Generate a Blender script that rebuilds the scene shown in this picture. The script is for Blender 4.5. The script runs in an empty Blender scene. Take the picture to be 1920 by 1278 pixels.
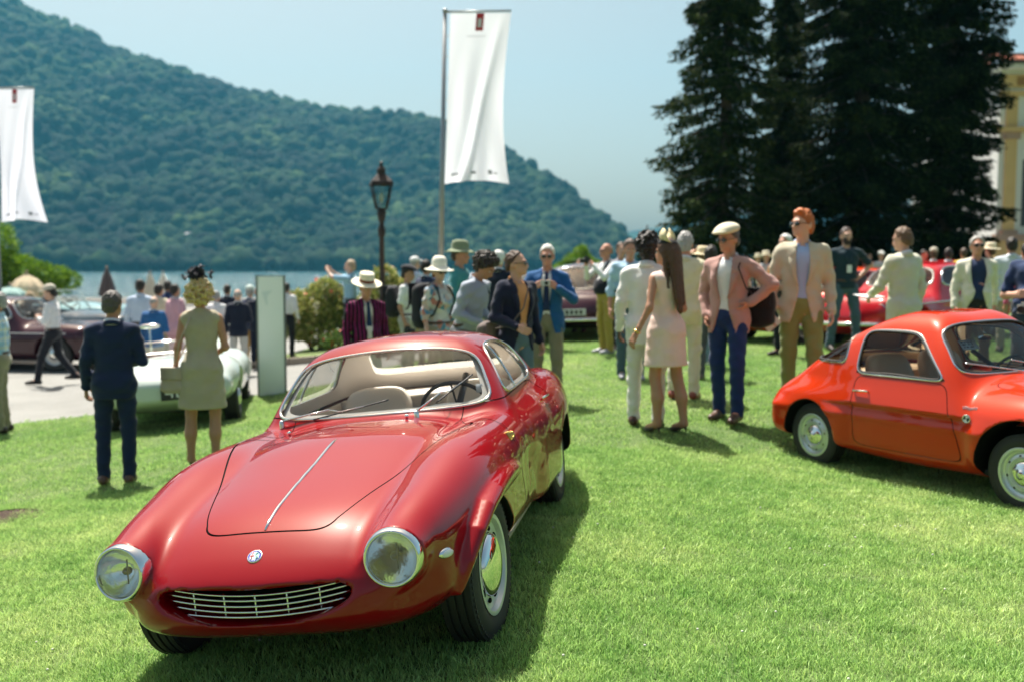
import bpy, math, random
import numpy as np
from mathutils import Vector, Matrix

S = bpy.context.scene
COL = S.collection
rnd = random.Random(7)
R = math.radians

# ------------------------------------------------------------------ camera
CAM_H = 1.58
cam_d = bpy.data.cameras.new('camera')
cam = bpy.data.objects.new('camera', cam_d)
COL.objects.link(cam)
cam_d.sensor_width = 36.0
cam_d.lens = 35.0
cam_d.clip_start = 0.1
cam_d.clip_end = 9000
cam.location = (0, 0, CAM_H)
cam.rotation_euler = (math.pi / 2 - math.atan(139 / 1867), 0, 0)
cam_d.dof.use_dof = True
cam_d.dof.focus_distance = 4.0
cam_d.dof.aperture_fstop = 2.0
S.camera = cam

# ------------------------------------------------------------------ light
SUN_EL = R(63)
SUN_H = Vector((-0.42, 0.91, 0)).normalized()          # horizontally towards the sun
sun_dir = Vector((SUN_H.x * math.cos(SUN_EL), SUN_H.y * math.cos(SUN_EL), math.sin(SUN_EL)))
world = bpy.data.worlds.new('World')
S.world = world
world.use_nodes = True
wn = world.node_tree
bg = wn.nodes['Background']
sky = wn.nodes.new('ShaderNodeTexSky')
sky.sky_type = 'NISHITA'
sky.sun_disc = False
sky.sun_elevation = SUN_EL
sky.sun_rotation = math.atan2(SUN_H.x, SUN_H.y)
sky.altitude = 200
sky.air_density = 1.0
sky.dust_density = 5.0
sky.ozone_density = 1.6
hue = wn.nodes.new('ShaderNodeMix'); hue.data_type = 'RGBA'; hue.blend_type = 'MULTIPLY'; hue.inputs[0].default_value = 1
hue.inputs[7].default_value = (1.30, 1.14, .90, 1)
wn.links.new(sky.outputs[0], hue.inputs[6]); wn.links.new(hue.outputs[2], bg.inputs[0])
bg.inputs[1].default_value = 0.060
sun_l = bpy.data.lights.new('sun', 'SUN')
sun_l.energy = 5.0
sun_l.angle = R(0.53)
sun_l.color = (1.0, 0.95, 0.86)
sun_o = bpy.data.objects.new('sun', sun_l)
COL.objects.link(sun_o)
sun_o.rotation_euler = sun_dir.to_track_quat('Z', 'Y').to_euler()
sun_o.location = (0, 0, 50)
S.view_settings.view_transform = 'Standard'
S.view_settings.look = 'None'
S.view_settings.exposure = 1.1
S.view_settings.gamma = 1.0
S.view_settings.use_curve_mapping = False
S.cycles.max_bounces = 10
S.cycles.transparent_max_bounces = 24
S.cycles.volume_bounces = 0
S.cycles.use_denoising = True
S.cycles.sample_clamp_indirect = 6.0
try:
    S.cycles.denoiser = 'OPENIMAGEDENOISE'
except Exception:
    pass

# ------------------------------------------------------------------ materials
MATS = {}

def mat(name, color=(.5, .5, .5), rough=.6, metal=0.0, coat=0.0, spec=.5, bump=0.0, bscale=60.0, var=0.0, vscale=8.0, sheen=0.0, trans=0.0, coat_rough=.03):
    if name in MATS:
        return MATS[name]
    m = bpy.data.materials.new(name)
    m.use_nodes = True
    nt = m.node_tree
    b = nt.nodes['Principled BSDF']
    b.inputs['Base Color'].default_value = (*color, 1)
    b.inputs['Roughness'].default_value = rough
    b.inputs['Metallic'].default_value = metal
    b.inputs['Coat Weight'].default_value = coat
    b.inputs['Coat Roughness'].default_value = coat_rough
    b.inputs['Specular IOR Level'].default_value = spec
    b.inputs['Sheen Weight'].default_value = sheen
    b.inputs['Transmission Weight'].default_value = trans
    if bump or var:
        tc = nt.nodes.new('ShaderNodeTexCoord')
        if bump:
            nz = nt.nodes.new('ShaderNodeTexNoise')
            nz.inputs['Scale'].default_value = bscale
            nz.inputs['Detail'].default_value = 3
            nt.links.new(tc.outputs['Object'], nz.inputs['Vector'])
            bp = nt.nodes.new('ShaderNodeBump')
            bp.inputs['Strength'].default_value = bump
            bp.inputs['Distance'].default_value = .01
            nt.links.new(nz.outputs['Fac'], bp.inputs['Height'])
            nt.links.new(bp.outputs[0], b.inputs['Normal'])
        if var:
            nz = nt.nodes.new('ShaderNodeTexNoise')
            nz.inputs['Scale'].default_value = vscale
            nz.inputs['Detail'].default_value = 5
            nt.links.new(tc.outputs['Object'], nz.inputs['Vector'])
            mx = nt.nodes.new('ShaderNodeMix')
            mx.data_type = 'RGBA'
            mx.inputs[6].default_value = (*[c * (1 - var) for c in color], 1)
            mx.inputs[7].default_value = (*[min(1, c * (1 + var)) for c in color], 1)
            nt.links.new(nz.outputs['Fac'], mx.inputs[0])
            nt.links.new(mx.outputs[2], b.inputs['Base Color'])
    MATS[name] = m
    return m

def cloth(rgb, key=None):
    key = key or 'cloth_%d_%d_%d' % tuple(int(255 * c) for c in rgb)
    return mat(key, rgb, .85, spec=.2, bump=.25, bscale=55, var=.1, vscale=9, sheen=.15)

def glass_mat(name, tint=(.93, .97, .95), refl=1.0):
    if name in MATS:
        return MATS[name]
    m = bpy.data.materials.new(name)
    m.use_nodes = True
    nt = m.node_tree
    nt.nodes.clear()
    out = nt.nodes.new('ShaderNodeOutputMaterial')
    t = nt.nodes.new('ShaderNodeBsdfTransparent')
    t.inputs[0].default_value = (*tint, 1)
    g = nt.nodes.new('ShaderNodeBsdfGlossy')
    g.inputs['Roughness'].default_value = .015
    f = nt.nodes.new('ShaderNodeFresnel')
    f.inputs[0].default_value = 1.5
    ml = nt.nodes.new('ShaderNodeMath')
    ml.operation = 'MULTIPLY'
    ml.inputs[1].default_value = refl
    mx = nt.nodes.new('ShaderNodeMixShader')
    nt.links.new(f.outputs[0], ml.inputs[0])
    nt.links.new(ml.outputs[0], mx.inputs[0])
    nt.links.new(t.outputs[0], mx.inputs[1])
    nt.links.new(g.outputs[0], mx.inputs[2])
    nt.links.new(mx.outputs[0], out.inputs[0])
    MATS[name] = m
    return m

CHROME = mat('chrome', (.82, .82, .80), .07, 1.0)
STEEL = mat('brushed_steel', (.6, .6, .6), .3, 1.0)
RUBBER = mat('black_rubber', (.018, .018, .018), .75, bump=.2, bscale=180)
DARK = mat('dark_void', (.006, .006, .006), .9, spec=.1)
BLACK = mat('black_plastic', (.015, .015, .016), .45)
GLASS = glass_mat('window_glass')

# ------------------------------------------------------------------ objects
def tag(o, label, cat, group=None, kind=None):
    if label: o['label'] = label
    if cat: o['category'] = cat
    if group: o['group'] = group
    if kind: o['kind'] = kind
    return o

def empty(name, mw):
    o = bpy.data.objects.new(name, None)
    COL.objects.link(o)
    o.empty_display_size = .2
    o.matrix_world = mw if isinstance(mw, Matrix) else Matrix.Translation(mw)
    return o

def link(name, me, m=None, parent=None):
    o = bpy.data.objects.new(name, me)
    COL.objects.link(o)
    if m is not None:
        for mm in (m if isinstance(m, (list, tuple)) else [m]):
            me.materials.append(mm)
    if parent is not None:
        o.parent = parent
    return o

class MB:
    """mesh builder: vertices, faces, material index per face"""
    def __init__(s):
        s.v, s.f, s.mi, s.n = [], [], [], 0
    def add(s, V, F, mi=0):
        V = [tuple(map(float, p)) for p in V]
        o = s.n
        s.v += V
        s.n += len(V)
        s.f += [tuple(int(i) + o for i in f) for f in F]
        s.mi += [mi] * len(F)
        return s
    def box(s, lo, hi, mi=0, M=None):
        x0, y0, z0 = lo; x1, y1, z1 = hi
        V = [(x0, y0, z0), (x1, y0, z0), (x1, y1, z0), (x0, y1, z0), (x0, y0, z1), (x1, y0, z1), (x1, y1, z1), (x0, y1, z1)]
        if M is not None: V = [M @ Vector(p) for p in V]
        return s.add(V, [(0, 3, 2, 1), (4, 5, 6, 7), (0, 1, 5, 4), (1, 2, 6, 5), (2, 3, 7, 6), (3, 0, 4, 7)], mi)
    def lathe(s, prof, n=32, M=None, mi=0, close=False):
        """prof: list of (r, h) around +Z, M places it"""
        V = []; F = []
        for (r, h) in prof:
            for k in range(n):
                a = 2 * math.pi * k / n
                V.append(Vector((r * math.cos(a), r * math.sin(a), h)))
        m = len(prof)
        for i in range(m - 1 + (1 if close else 0)):
            for k in range(n):
                k2 = (k + 1) % n; i2 = (i + 1) % m
                F.append((i * n + k, i * n + k2, i2 * n + k2, i2 * n + k))
        if not close:
            if prof[0][0] > 1e-5: pass
        if M is not None: V = [M @ p for p in V]
        return s.add(V, F, mi)
    def tube(s, pts, r, n=8, closed=False, mi=0, caps=True):
        P = [Vector(p) for p in pts]
        m = len(P)
        rr = r if hasattr(r, '__len__') else [r] * m
        V = []; F = []
        prev = None
        for i in range(m):
            a = P[(i - 1) % m] if (closed or i > 0) else P[i]
            b = P[(i + 1) % m] if (closed or i < m - 1) else P[i]
            t = (b - a)
            if t.length < 1e-9: t = Vector((0, 0, 1))
            t.normalize()
            if prev is None:
                up = Vector((0, 0, 1)) if abs(t.z) < .9 else Vector((1, 0, 0))
                nx = t.cross(up).normalized()
            else:
                nx = (prev - t * prev.dot(t))
                if nx.length < 1e-6: nx = t.orthogonal()
                nx.normalize()
            prev = nx
            ny = t.cross(nx)
            for k in range(n):
                an = 2 * math.pi * k / n
                V.append(P[i] + (nx * math.cos(an) + ny * math.sin(an)) * rr[i])
        for i in range(m if closed else m - 1):
            i2 = (i + 1) % m
            for k in range(n):
                k2 = (k + 1) % n
                F.append((i * n + k, i * n + k2, i2 * n + k2, i2 * n + k))
        if not closed and caps:
            F.append(tuple(range(n))[::-1]); F.append(tuple((m - 1) * n + k for k in range(n)))
        return s.add(V, F, mi)
    def ell(s, c, r, M=None, nu=16, nv=10, mi=0):
        V = []; F = []
        for j in range(nv + 1):
            th = math.pi * j / nv
            for i in range(nu):
                ph = 2 * math.pi * i / nu
                p = Vector((r[0] * math.sin(th) * math.cos(ph), r[1] * math.sin(th) * math.sin(ph), r[2] * math.cos(th)))
                p = (M @ p if M is not None else p) + Vector(c)
                V.append(p)
        for j in range(nv):
            for i in range(nu):
                i2 = (i + 1) % nu
                F.append((j * nu + i, (j + 1) * nu + i, (j + 1) * nu + i2, j * nu + i2))
        return s.add(V, F, mi)
    def mesh(s, name, smooth=True):
        me = bpy.data.meshes.new(name)
        me.from_pydata(s.v, [], s.f)
        if len(set(s.mi)) > 1:
            me.polygons.foreach_set('material_index', s.mi)
        if smooth:
            me.polygons.foreach_set('use_smooth', [True] * len(me.polygons))
        me.update()
        return me
    def build(s, name, m, parent=None, smooth=True, sharp=None):
        me = s.mesh(name, smooth)
        if smooth and sharp:
            me.set_sharp_from_angle(angle=R(sharp))
        return link(name, me, m, parent)

# ------------------------------------------------------------------ implicit surfaces
def smin(a, b, k):
    h = np.clip(.5 + .5 * (b - a) / k, 0, 1)
    return b * (1 - h) + a * h - k * h * (1 - h)

def smax(a, b, k):
    return -smin(-a, -b, k)

def spline(xs, ys):
    """natural cubic spline through the knots"""
    x = np.array(xs, float); y = np.array(ys, float)
    o = np.argsort(x); x = x[o]; y = y[o]
    n = len(x); h = np.diff(x)
    A = np.eye(n); B = np.zeros(n)
    for i in range(1, n - 1):
        A[i, i - 1] = h[i - 1]; A[i, i] = 2 * (h[i - 1] + h[i]); A[i, i + 1] = h[i]
        B[i] = 6 * ((y[i + 1] - y[i]) / h[i] - (y[i] - y[i - 1]) / h[i - 1])
    M = np.linalg.solve(A, B)
    def f(q):
        q = np.clip(np.asarray(q, float), x[0], x[-1])
        i = np.clip(np.searchsorted(x, q) - 1, 0, n - 2)
        t = q - x[i]; hh = h[i]
        return (M[i] * (hh - t) ** 3 + M[i + 1] * t ** 3) / (6 * hh) + (y[i] / hh - M[i] * hh / 6) * (hh - t) + (y[i + 1] / hh - M[i + 1] * hh / 6) * t
    return f

def surface_nets(G, lo, h):
    nx, ny, nz = G.shape
    neg = G < 0
    c = np.zeros((nx - 1, ny - 1, nz - 1), np.int8)
    for dx in (0, 1):
        for dy in (0, 1):
            for dz in (0, 1):
                c += neg[dx:nx - 1 + dx, dy:ny - 1 + dy, dz:nz - 1 + dz]
    act = (c > 0) & (c < 8)
    I, J, K = np.nonzero(act)
    idx = -np.ones(act.shape, np.int64)
    idx[I, J, K] = np.arange(len(I))
    acc = np.zeros((len(I), 3)); cnt = np.zeros(len(I))
    cs = [(a, b, d) for a in (0, 1) for b in (0, 1) for d in (0, 1)]
    for a in cs:
        for ax in range(3):
            if a[ax] == 1: continue
            b = list(a); b[ax] = 1
            g0 = G[I + a[0], J + a[1], K + a[2]]; g1 = G[I + b[0], J + b[1], K + b[2]]
            m = (g0 < 0) != (g1 < 0)
            t = np.where(m, g0 / np.where(m, g0 - g1, 1), 0)
            p = np.array(a, float)[None, :] + np.zeros((len(I), 3))
            p[:, ax] = t
            acc += p * m[:, None]; cnt += m
    V = (np.stack([I, J, K], 1) + acc / cnt[:, None]) * h + np.asarray(lo)
    quads = []
    for ax in range(3):
        sl0 = [slice(None)] * 3; sl1 = [slice(None)] * 3
        sl0[ax] = slice(0, -1); sl1[ax] = slice(1, None)
        n0 = neg[tuple(sl0)]; n1 = neg[tuple(sl1)]
        e = n0 != n1
        o1, o2 = [(1, 2), (2, 0), (0, 1)][ax]
        P = np.argwhere(e)
        ok = (P[:, o1] > 0) & (P[:, o2] > 0) & (P[:, o1] < G.shape[o1] - 1) & (P[:, o2] < G.shape[o2] - 1)
        P = P[ok]
        if len(P) == 0: continue
        s = n0[P[:, 0], P[:, 1], P[:, 2]]
        def cell(d1, d2):
            q = P.copy(); q[:, o1] -= d1; q[:, o2] -= d2
            return idx[q[:, 0], q[:, 1], q[:, 2]]
        q = np.stack([cell(1, 1), cell(0, 1), cell(0, 0), cell(1, 0)], 1)
        q[~s] = q[~s][:, ::-1]
        quads.append(q)
    return V, np.concatenate(quads)

def grad(fn, V, e=1.5e-3):
    g = np.empty_like(V)
    for k in range(3):
        d = np.zeros(3); d[k] = e
        A = V + d; B = V - d
        g[:, k] = (fn(A[:, 0], A[:, 1], A[:, 2]) - fn(B[:, 0], B[:, 1], B[:, 2])) / (2 * e)
    return g

def newton(fn, V, it=2, step=.01):
    for _ in range(it):
        g = grad(fn, V)
        f = fn(V[:, 0], V[:, 1], V[:, 2])
        d = f / np.maximum((g ** 2).sum(1), 1e-3)
        V = V - np.clip(d, -step, step)[:, None] * np.clip(g, -3, 3)
    return V

def isosurface(fn, lo, hi, h, it=2):
    lo = np.array(lo, float); hi = np.array(hi, float)
    n = np.ceil((hi - lo) / h).astype(int) + 1
    X = (lo[0] + h * np.arange(n[0]))[:, None, None]
    Y = (lo[1] + h * np.arange(n[1]))[None, :, None]
    Z = (lo[2] + h * np.arange(n[2]))[None, None, :]
    G = np.broadcast_to(fn(X, Y, Z), tuple(n)).astype(float)
    V, Q = surface_nets(G, lo, h)
    V = newton(fn, V, it, h)
    return V, [tuple(q) for q in Q.tolist()]

def clip(V, F, s, keep_pos=True):
    """keep the part of the mesh where s >= 0 (or <= 0); s is one value per vertex"""
    if not keep_pos: s = -s
    inside = s >= 0
    ins = inside.tolist()
    newF = []; extra = []; cache = {}; n0 = len(V)
    sl = s
    for f in F:
        c = 0
        for i in f:
            if ins[i]: c += 1
        if c == len(f): newF.append(f); continue
        if c == 0: continue
        out = []
        m = len(f)
        for a in range(m):
            i, j = f[a], f[(a + 1) % m]
            if ins[i]: out.append(i)
            if ins[i] != ins[j]:
                k = (i, j) if i < j else (j, i)
                if k not in cache:
                    t = sl[k[0]] / (sl[k[0]] - sl[k[1]])
                    cache[k] = n0 + len(extra)
                    extra.append(V[k[0]] * (1 - t) + V[k[1]] * t)
                out.append(cache[k])
        if len(out) >= 3: newF.append(tuple(out))
    V2 = np.vstack([V, np.array(extra)]) if extra else V
    return compact(V2, newF)

def compact(V, F):
    if not F: return V[:0], []
    flat = np.fromiter((i for f in F for i in f), int)
    u = np.unique(flat)
    mp = -np.ones(len(V), int); mp[u] = np.arange(len(u))
    mpl = mp.tolist()
    return V[u], [tuple(mpl[i] for i in f) for f in F]

def loops(F):
    """ordered boundary loops of a face list"""
    e = {}
    for f in F:
        m = len(f)
        for a in range(m):
            i, j = f[a], f[(a + 1) % m]
            e[(i, j)] = 1
    nxt = {}
    for (i, j) in e:
        if (j, i) not in e: nxt.setdefault(i, []).append(j)
    res = []
    while nxt:
        st = next(iter(nxt)); lp = [st]; cur = st
        while cur in nxt:
            l = nxt[cur]; n = l.pop()
            if not l: del nxt[cur]
            cur = n
            if cur == st: break
            lp.append(cur)
        if len(lp) > 8: res.append(lp)
    return res

def smooth_loop(P, it=3, step=None):
    P = np.array(P, float)
    if step:
        Q = [P[0]]
        for p in P[1:]:
            if np.linalg.norm(p - Q[-1]) > step: Q.append(p)
        P = np.array(Q)
    for _ in range(it):
        P = (np.roll(P, 1, 0) + 2 * P + np.roll(P, -1, 0)) / 4
    return P

def np_mesh(name, V, F, m=None, parent=None, fn=None, flip=False):
    """mesh object from numpy vertices; fn gives exact normals"""
    me = bpy.data.meshes.new(name)
    if flip: F = [f[::-1] for f in F]
    me.from_pydata(V.tolist(), [], F)
    me.polygons.foreach_set('use_smooth', [True] * len(me.polygons))
    me.update()
    if fn is not None and len(V):
        g = grad(fn, V, 3e-3)
        g /= np.maximum(np.linalg.norm(g, axis=1), 1e-9)[:, None]
        if flip: g = -g
        me.normals_split_custom_set_from_vertices(g.tolist())
    return link(name, me, m, parent)

# ------------------------------------------------------------------ the lie of the land
def ground_base(x, y):
    neg = (np.sqrt(x * x + .09) - x) / 2
    z = .03 * x - .065 * neg + .047
    z = smax(z, -.62 + 0 * x, .12)
    z = smin(z, .40 + 0 * x, .2)
    return z + .008 * np.clip((y - 5), 0, 14)

# spot heights of the lawn: x, y, z
SPOTS = np.array([(-.1, 4.07, .037), (.27, 6.28, .078), (-1.02, 6.5, -.062), (-1.39, 4.29, -.102), (-3.5, 8.8, -.36), (-2.86, 9, -.25),
                  (1.3, 8.8, .05), (2, 9.25, .11), (2.55, 9.5, .13), (1.5, 10.6, .14), (1.44, 12.8, .14), (1.44, 15.8, .19),
                  (3.25, 6.24, .011), (2.44, 7.94, -.03), (4.31, 6.75, .045), (3.5, 8.45, .01), (.4, 8.4, .06), (-.8, 9, -.04), (4.5, 10.5, .2), (5.0, 4.5, .02), (1.8, 4.5, .0), (-3.8, 13.3, -.42), (-1, 13, 0.0), (-4, 5, -.36)])
_D = lambda x, y: np.exp(-((np.asarray(x, float)[..., None] - SPOTS[:, 0]) ** 2 + (np.asarray(y, float)[..., None] - SPOTS[:, 1]) ** 2) / (2 * 1.5 ** 2))
_K = _D(SPOTS[:, 0], SPOTS[:, 1])
_W = np.linalg.solve(_K + .06 * np.eye(len(SPOTS)), SPOTS[:, 2] - ground_base(SPOTS[:, 0], SPOTS[:, 1]))

def ground_z(x, y):
    x = np.asarray(x, float); y = np.asarray(y, float)
    return ground_base(x, y) + _D(x, y) @ _W

F_PX = 1867.0
PITCH = math.atan(139 / 1867)

def ray(px, py):
    a = (px - 960) / F_PX; b = -(py - 639) / F_PX
    c, s_ = math.cos(PITCH), math.sin(PITCH)
    return Vector((a, c + b * s_, -s_ + b * c))

def elev(py):
    """rise per metre ahead of the sight line through a photo row"""
    b = -(np.asarray(py, float) - 639) / F_PX
    c, s_ = math.cos(PITCH), math.sin(PITCH)
    return (-s_ + b * c) / (c + b * s_)

def on_ground(px, py):
    """where the sight line through a point of the photograph meets the ground"""
    d = ray(px, py)
    t = 2.0
    while t < 200:
        p = Vector((0, 0, CAM_H)) + d * t
        if p.z < float(ground_z(p.x, p.y)): break
        t += .02
    p.z = float(ground_z(p.x, p.y))
    return p

def at_depth(px, py, y):
    d = ray(px, py)
    return Vector((0, 0, CAM_H)) + d * (y / d.y)
# ------------------------------------------------------------------ ground, lawn, path
def node_mat(name):
    m = bpy.data.materials.new(name); m.use_nodes = True
    MATS[name] = m
    return m, m.node_tree, m.node_tree.nodes['Principled BSDF']

def ramp(nt, fac, stops):
    r = nt.nodes.new('ShaderNodeValToRGB')
    while len(r.color_ramp.elements) < len(stops): r.color_ramp.elements.new(.5)
    for e, (p, c) in zip(r.color_ramp.elements, stops):
        e.position = p; e.color = (*c, 1)
    nt.links.new(fac, r.inputs[0])
    return r.outputs[0]

def noise(nt, vec, scale, detail=4, rough=.55):
    n = nt.nodes.new('ShaderNodeTexNoise')
    n.inputs['Scale'].default_value = scale; n.inputs['Detail'].default_value = detail; n.inputs['Roughness'].default_value = rough
    nt.links.new(vec, n.inputs['Vector'])
    return n.outputs['Fac']

def mixc(nt, fac, a, b, mode='MIX'):
    m = nt.nodes.new('ShaderNodeMix'); m.data_type = 'RGBA'; m.blend_type = mode
    for s_, v in ((0, fac), (6, a), (7, b)):
        if isinstance(v, (int, float)): m.inputs[s_].default_value = v
        elif isinstance(v, tuple): m.inputs[s_].default_value = (*v, 1)
        else: nt.links.new(v, m.inputs[s_])
    return m.outputs[2]

def add_bump(nt, b, h, strength, dist):
    bp = nt.nodes.new('ShaderNodeBump'); bp.inputs['Strength'].default_value = strength; bp.inputs['Distance'].default_value = dist
    nt.links.new(h, bp.inputs['Height']); nt.links.new(bp.outputs[0], b.inputs['Normal'])

def lawn_colour(nt):
    pos = nt.nodes.new('ShaderNodeNewGeometry').outputs['Position']
    big = noise(nt, pos, .55, 6, .66)
    mid = noise(nt, pos, 6, 4, .6)
    c1 = ramp(nt, big, [(.36, (.125, .25, .07)), (.50, (.20, .315, .105)), (.66, (.37, .42, .21))])
    c2 = ramp(nt, mid, [(.3, (.11, .21, .055)), (.7, (.33, .40, .18))])
    return mixc(nt, .45, c1, c2), pos

GRASS_GROUND, nt, b = node_mat('lawn_ground')
col, pos = lawn_colour(nt)
fine = noise(nt, pos, 70, 3, .7)
fc = ramp(nt, fine, [(.34, (.22, .27, .20)), (.62, (.95, .95, .9))])  # dark spots paint soil and the shade between tufts into the colour
nt.links.new(mixc(nt, 1.0, col, fc, 'MULTIPLY'), b.inputs['Base Color'])
b.inputs['Roughness'].default_value = .9; b.inputs['Specular IOR Level'].default_value = .15
add_bump(nt, b, fine, .9, .03)
BLADE, nt, b = node_mat('grass_blade')
col, pos = lawn_colour(nt)
rnd_i = nt.nodes.new('ShaderNodeNewGeometry').outputs['Random Per Island']
vr = ramp(nt, rnd_i, [(0, (.85, .95, .75)), (.5, (1.85, 1.9, 1.7)), (.90, (2.3, 2.25, 2.0)), (1, (2.9, 2.5, 2.1))])  # low end darkened, adding to the painted shade between tufts
cc = mixc(nt, 1.0, col, vr, 'MULTIPLY')
nt.links.new(cc, b.inputs['Base Color'])
b.inputs['Roughness'].default_value = .5; b.inputs['Specular IOR Level'].default_value = .35
tr = nt.nodes.new('ShaderNodeBsdfTranslucent'); nt.links.new(cc, tr.inputs[0])
ms = nt.nodes.new('ShaderNodeMixShader'); ms.inputs[0].default_value = .45
out = nt.nodes['Material Output']
nt.links.new(b.outputs[0], ms.inputs[1]); nt.links.new(tr.outputs[0], ms.inputs[2]); nt.links.new(ms.outputs[0], out.inputs[0])

GRAVEL, nt, b = node_mat('gravel')
pos = nt.nodes.new('ShaderNodeNewGeometry').outputs['Position']
g1 = noise(nt, pos, 40, 4, .7); g2 = noise(nt, pos, 1.2, 4)
nt.links.new(mixc(nt, .5, ramp(nt, g1, [(.3, (.13, .13, .12)), (.7, (.29, .29, .275))]), ramp(nt, g2, [(.3, (.17, .17, .16)), (.7, (.27, .27, .255))])), b.inputs['Base Color'])
b.inputs['Roughness'].default_value = .9; add_bump(nt, b, g1, .5, .02)

def grid_sheet(x0, x1, y0, y1, dx, dz=0.0):
    nx = int((x1 - x0) / dx) + 1; ny = int((y1 - y0) / dx) + 1
    xs = np.linspace(x0, x1, nx); ys = np.linspace(y0, y1, ny)
    XX, YY = np.meshgrid(xs, ys, indexing='ij')
    Vv = np.stack([XX, YY, ground_z(XX, YY) + dz], -1).reshape(-1, 3)
    Ff = [(i * ny + j, (i + 1) * ny + j, (i + 1) * ny + j + 1, i * ny + j + 1) for i in range(nx - 1) for j in range(ny - 1)]
    return Vv, Ff

# the gravel terrace under everything
def shore_y(x): return 52 + 0.0 * np.asarray(x, float)
Vt, Ft = grid_sheet(-60, 70, -3, 52, 1.0)
terr = np_mesh('terrace', Vt, Ft, GRAVEL); terr['kind'] = 'structure'
# ground beyond the lens and behind the trees
mb = MB()
mb.box((-900, -900, -4), (900, -3.02, float(ground_z(0, -3))))
go = mb.build('garden_ground', GRASS_GROUND); go['kind'] = 'structure'
mb = MB()
mb.box((-60.5, 52.0, -4.2), (18, 52.6, -.05)); mb.box((-61, -3, -4.2), (-60.0, 52.6, -.05)); 
mb.build('quay_wall', mat('quay_stone', (.34, .32, .29), .85, bump=.3, bscale=4, var=.2))['kind'] = 'structure'
Vt, Ft = grid_sheet(18, 260, 52.01, 200, 6.0)
tg = np_mesh('park_ground', Vt, Ft, GRASS_GROUND); tg['kind'] = 'structure'
Vt, Ft = grid_sheet(70.01, 260, -3, 52, 6.0)
tg = np_mesh('park_ground', Vt, Ft, GRASS_GROUND); tg['kind'] = 'structure'

# near lawn: everything this side of the path edge
_pe = [on_ground(px, py) for px, py in ((-700, 905), (-300, 845), (0, 800), (260, 770), (441, 748), (536, 735), (600, 727))]
_pe = sorted([(p.x, p.y) for p in _pe]) + [(-1.2, 17.3), (.5, 17.9)]
_ax = np.array([p[0] for p in _pe]); _ay = np.array([p[1] for p in _pe])
_bx = np.array([-5.1, -3.9, -1.8, -.4, .5]); _by = np.array([18.4, 18.5, 18.5, 18.3, 18.0])
def lawn_a(V):
    x, y = V[:, 0], V[:, 1]
    return np.where(x < .5, np.interp(x, _ax, _ay) - y, 40 - y)
def lawn_b(V):
    x, y = V[:, 0], V[:, 1]
    f = np.minimum(y - np.interp(x, _bx, _by), x - np.interp(y, [18.3, 24, 34], [-5.1, -4.3, -4.0]))
    return np.minimum(np.minimum(f, .5 - x), 30 - y)
LIFT = .025
Vt, Ft = grid_sheet(-14, 40, -3, 40, .33, LIFT)
Va, Fa = clip(Vt, Ft, lawn_a(Vt))
lo_ = np_mesh('lawn', Va, Fa, GRASS_GROUND); lo_['kind'] = 'structure'
Vt, Ft = grid_sheet(-5.5, .6, 17.5, 31, .33, LIFT + .02)
Vb, Fb = clip(Vt, Ft, lawn_b(Vt))
lo_ = np_mesh('lawn', Vb, Fb, GRASS_GROUND); lo_['kind'] = 'structure'
# stone kerb along the upper lawn
kx = np.linspace(-5.1, .2, 12)
mb_k = 0
for i in range(11):
    xa, xb = kx[i] + .01, kx[i + 1] - .01
    ya, yb = np.interp([xa, xb], _bx, _by)
    za, zb = float(ground_z(xa, ya)), float(ground_z(xb, yb))
    mb = MB()
    V8 = [(xa, ya - .12, za - .1), (xb, yb - .12, zb - .1), (xb, yb + .02, zb - .1), (xa, ya + .02, za - .1), (xa, ya - .12, za + .13), (xb, yb - .12, zb + .13), (xb, yb + .02, zb + .13), (xa, ya + .02, za + .13)]
    mb.add(V8, [(0, 3, 2, 1), (4, 5, 6, 7), (0, 1, 5, 4), (1, 2, 6, 5), (2, 3, 7, 6), (3, 0, 4, 7)])
    if i == 0:
        kroot = empty('kerb', Vector((-5.1, 18.4, float(ground_z(-5.1, 18.4))))); kroot['kind'] = 'structure'
    o = mb.build('kerb_stone', mat('kerb_stone', (.30, .25, .20), .85, bump=.3, bscale=12, var=.2), None, smooth=False)
    o.parent = kroot; o.matrix_parent_inverse = kroot.matrix_world.inverted()

# ------------------------------------------------------------------ grass blades near the camera
def tuft_mesh(name, n, size, hmin, hmax, w, seed):
    rr = np.random.default_rng(seed)
    V = []; F = []
    for k in range(n):
        x, y = rr.uniform(-size / 2, size / 2, 2)
        a = rr.uniform(0, 2 * math.pi); hgt = rr.uniform(hmin, hmax); ln = rr.uniform(.15, 1.0) * hgt
        dx, dy = math.cos(a), math.sin(a); b_ = rr.uniform(0, 2 * math.pi); lx, ly = math.cos(b_) * ln, math.sin(b_) * ln
        ww = w * rr.uniform(.6, 1.2) / 2
        i = len(V)
        V += [(x - dx * ww, y - dy * ww, -.004), (x + dx * ww, y + dy * ww, -.004), (x + lx * .4 + dx * ww * .8, y + ly * .4 + dy * ww * .8, hgt * .65), (x + lx * .4 - dx * ww * .8, y + ly * .4 - dy * ww * .8, hgt * .65), (x + lx, y + ly, hgt)]
        F += [(i, i + 1, i + 2, i + 3), (i + 3, i + 2, i + 4)]
    me = bpy.data.meshes.new(name); me.from_pydata(V, [], F); me.update()
    me.materials.append(BLADE)
    return me

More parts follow.
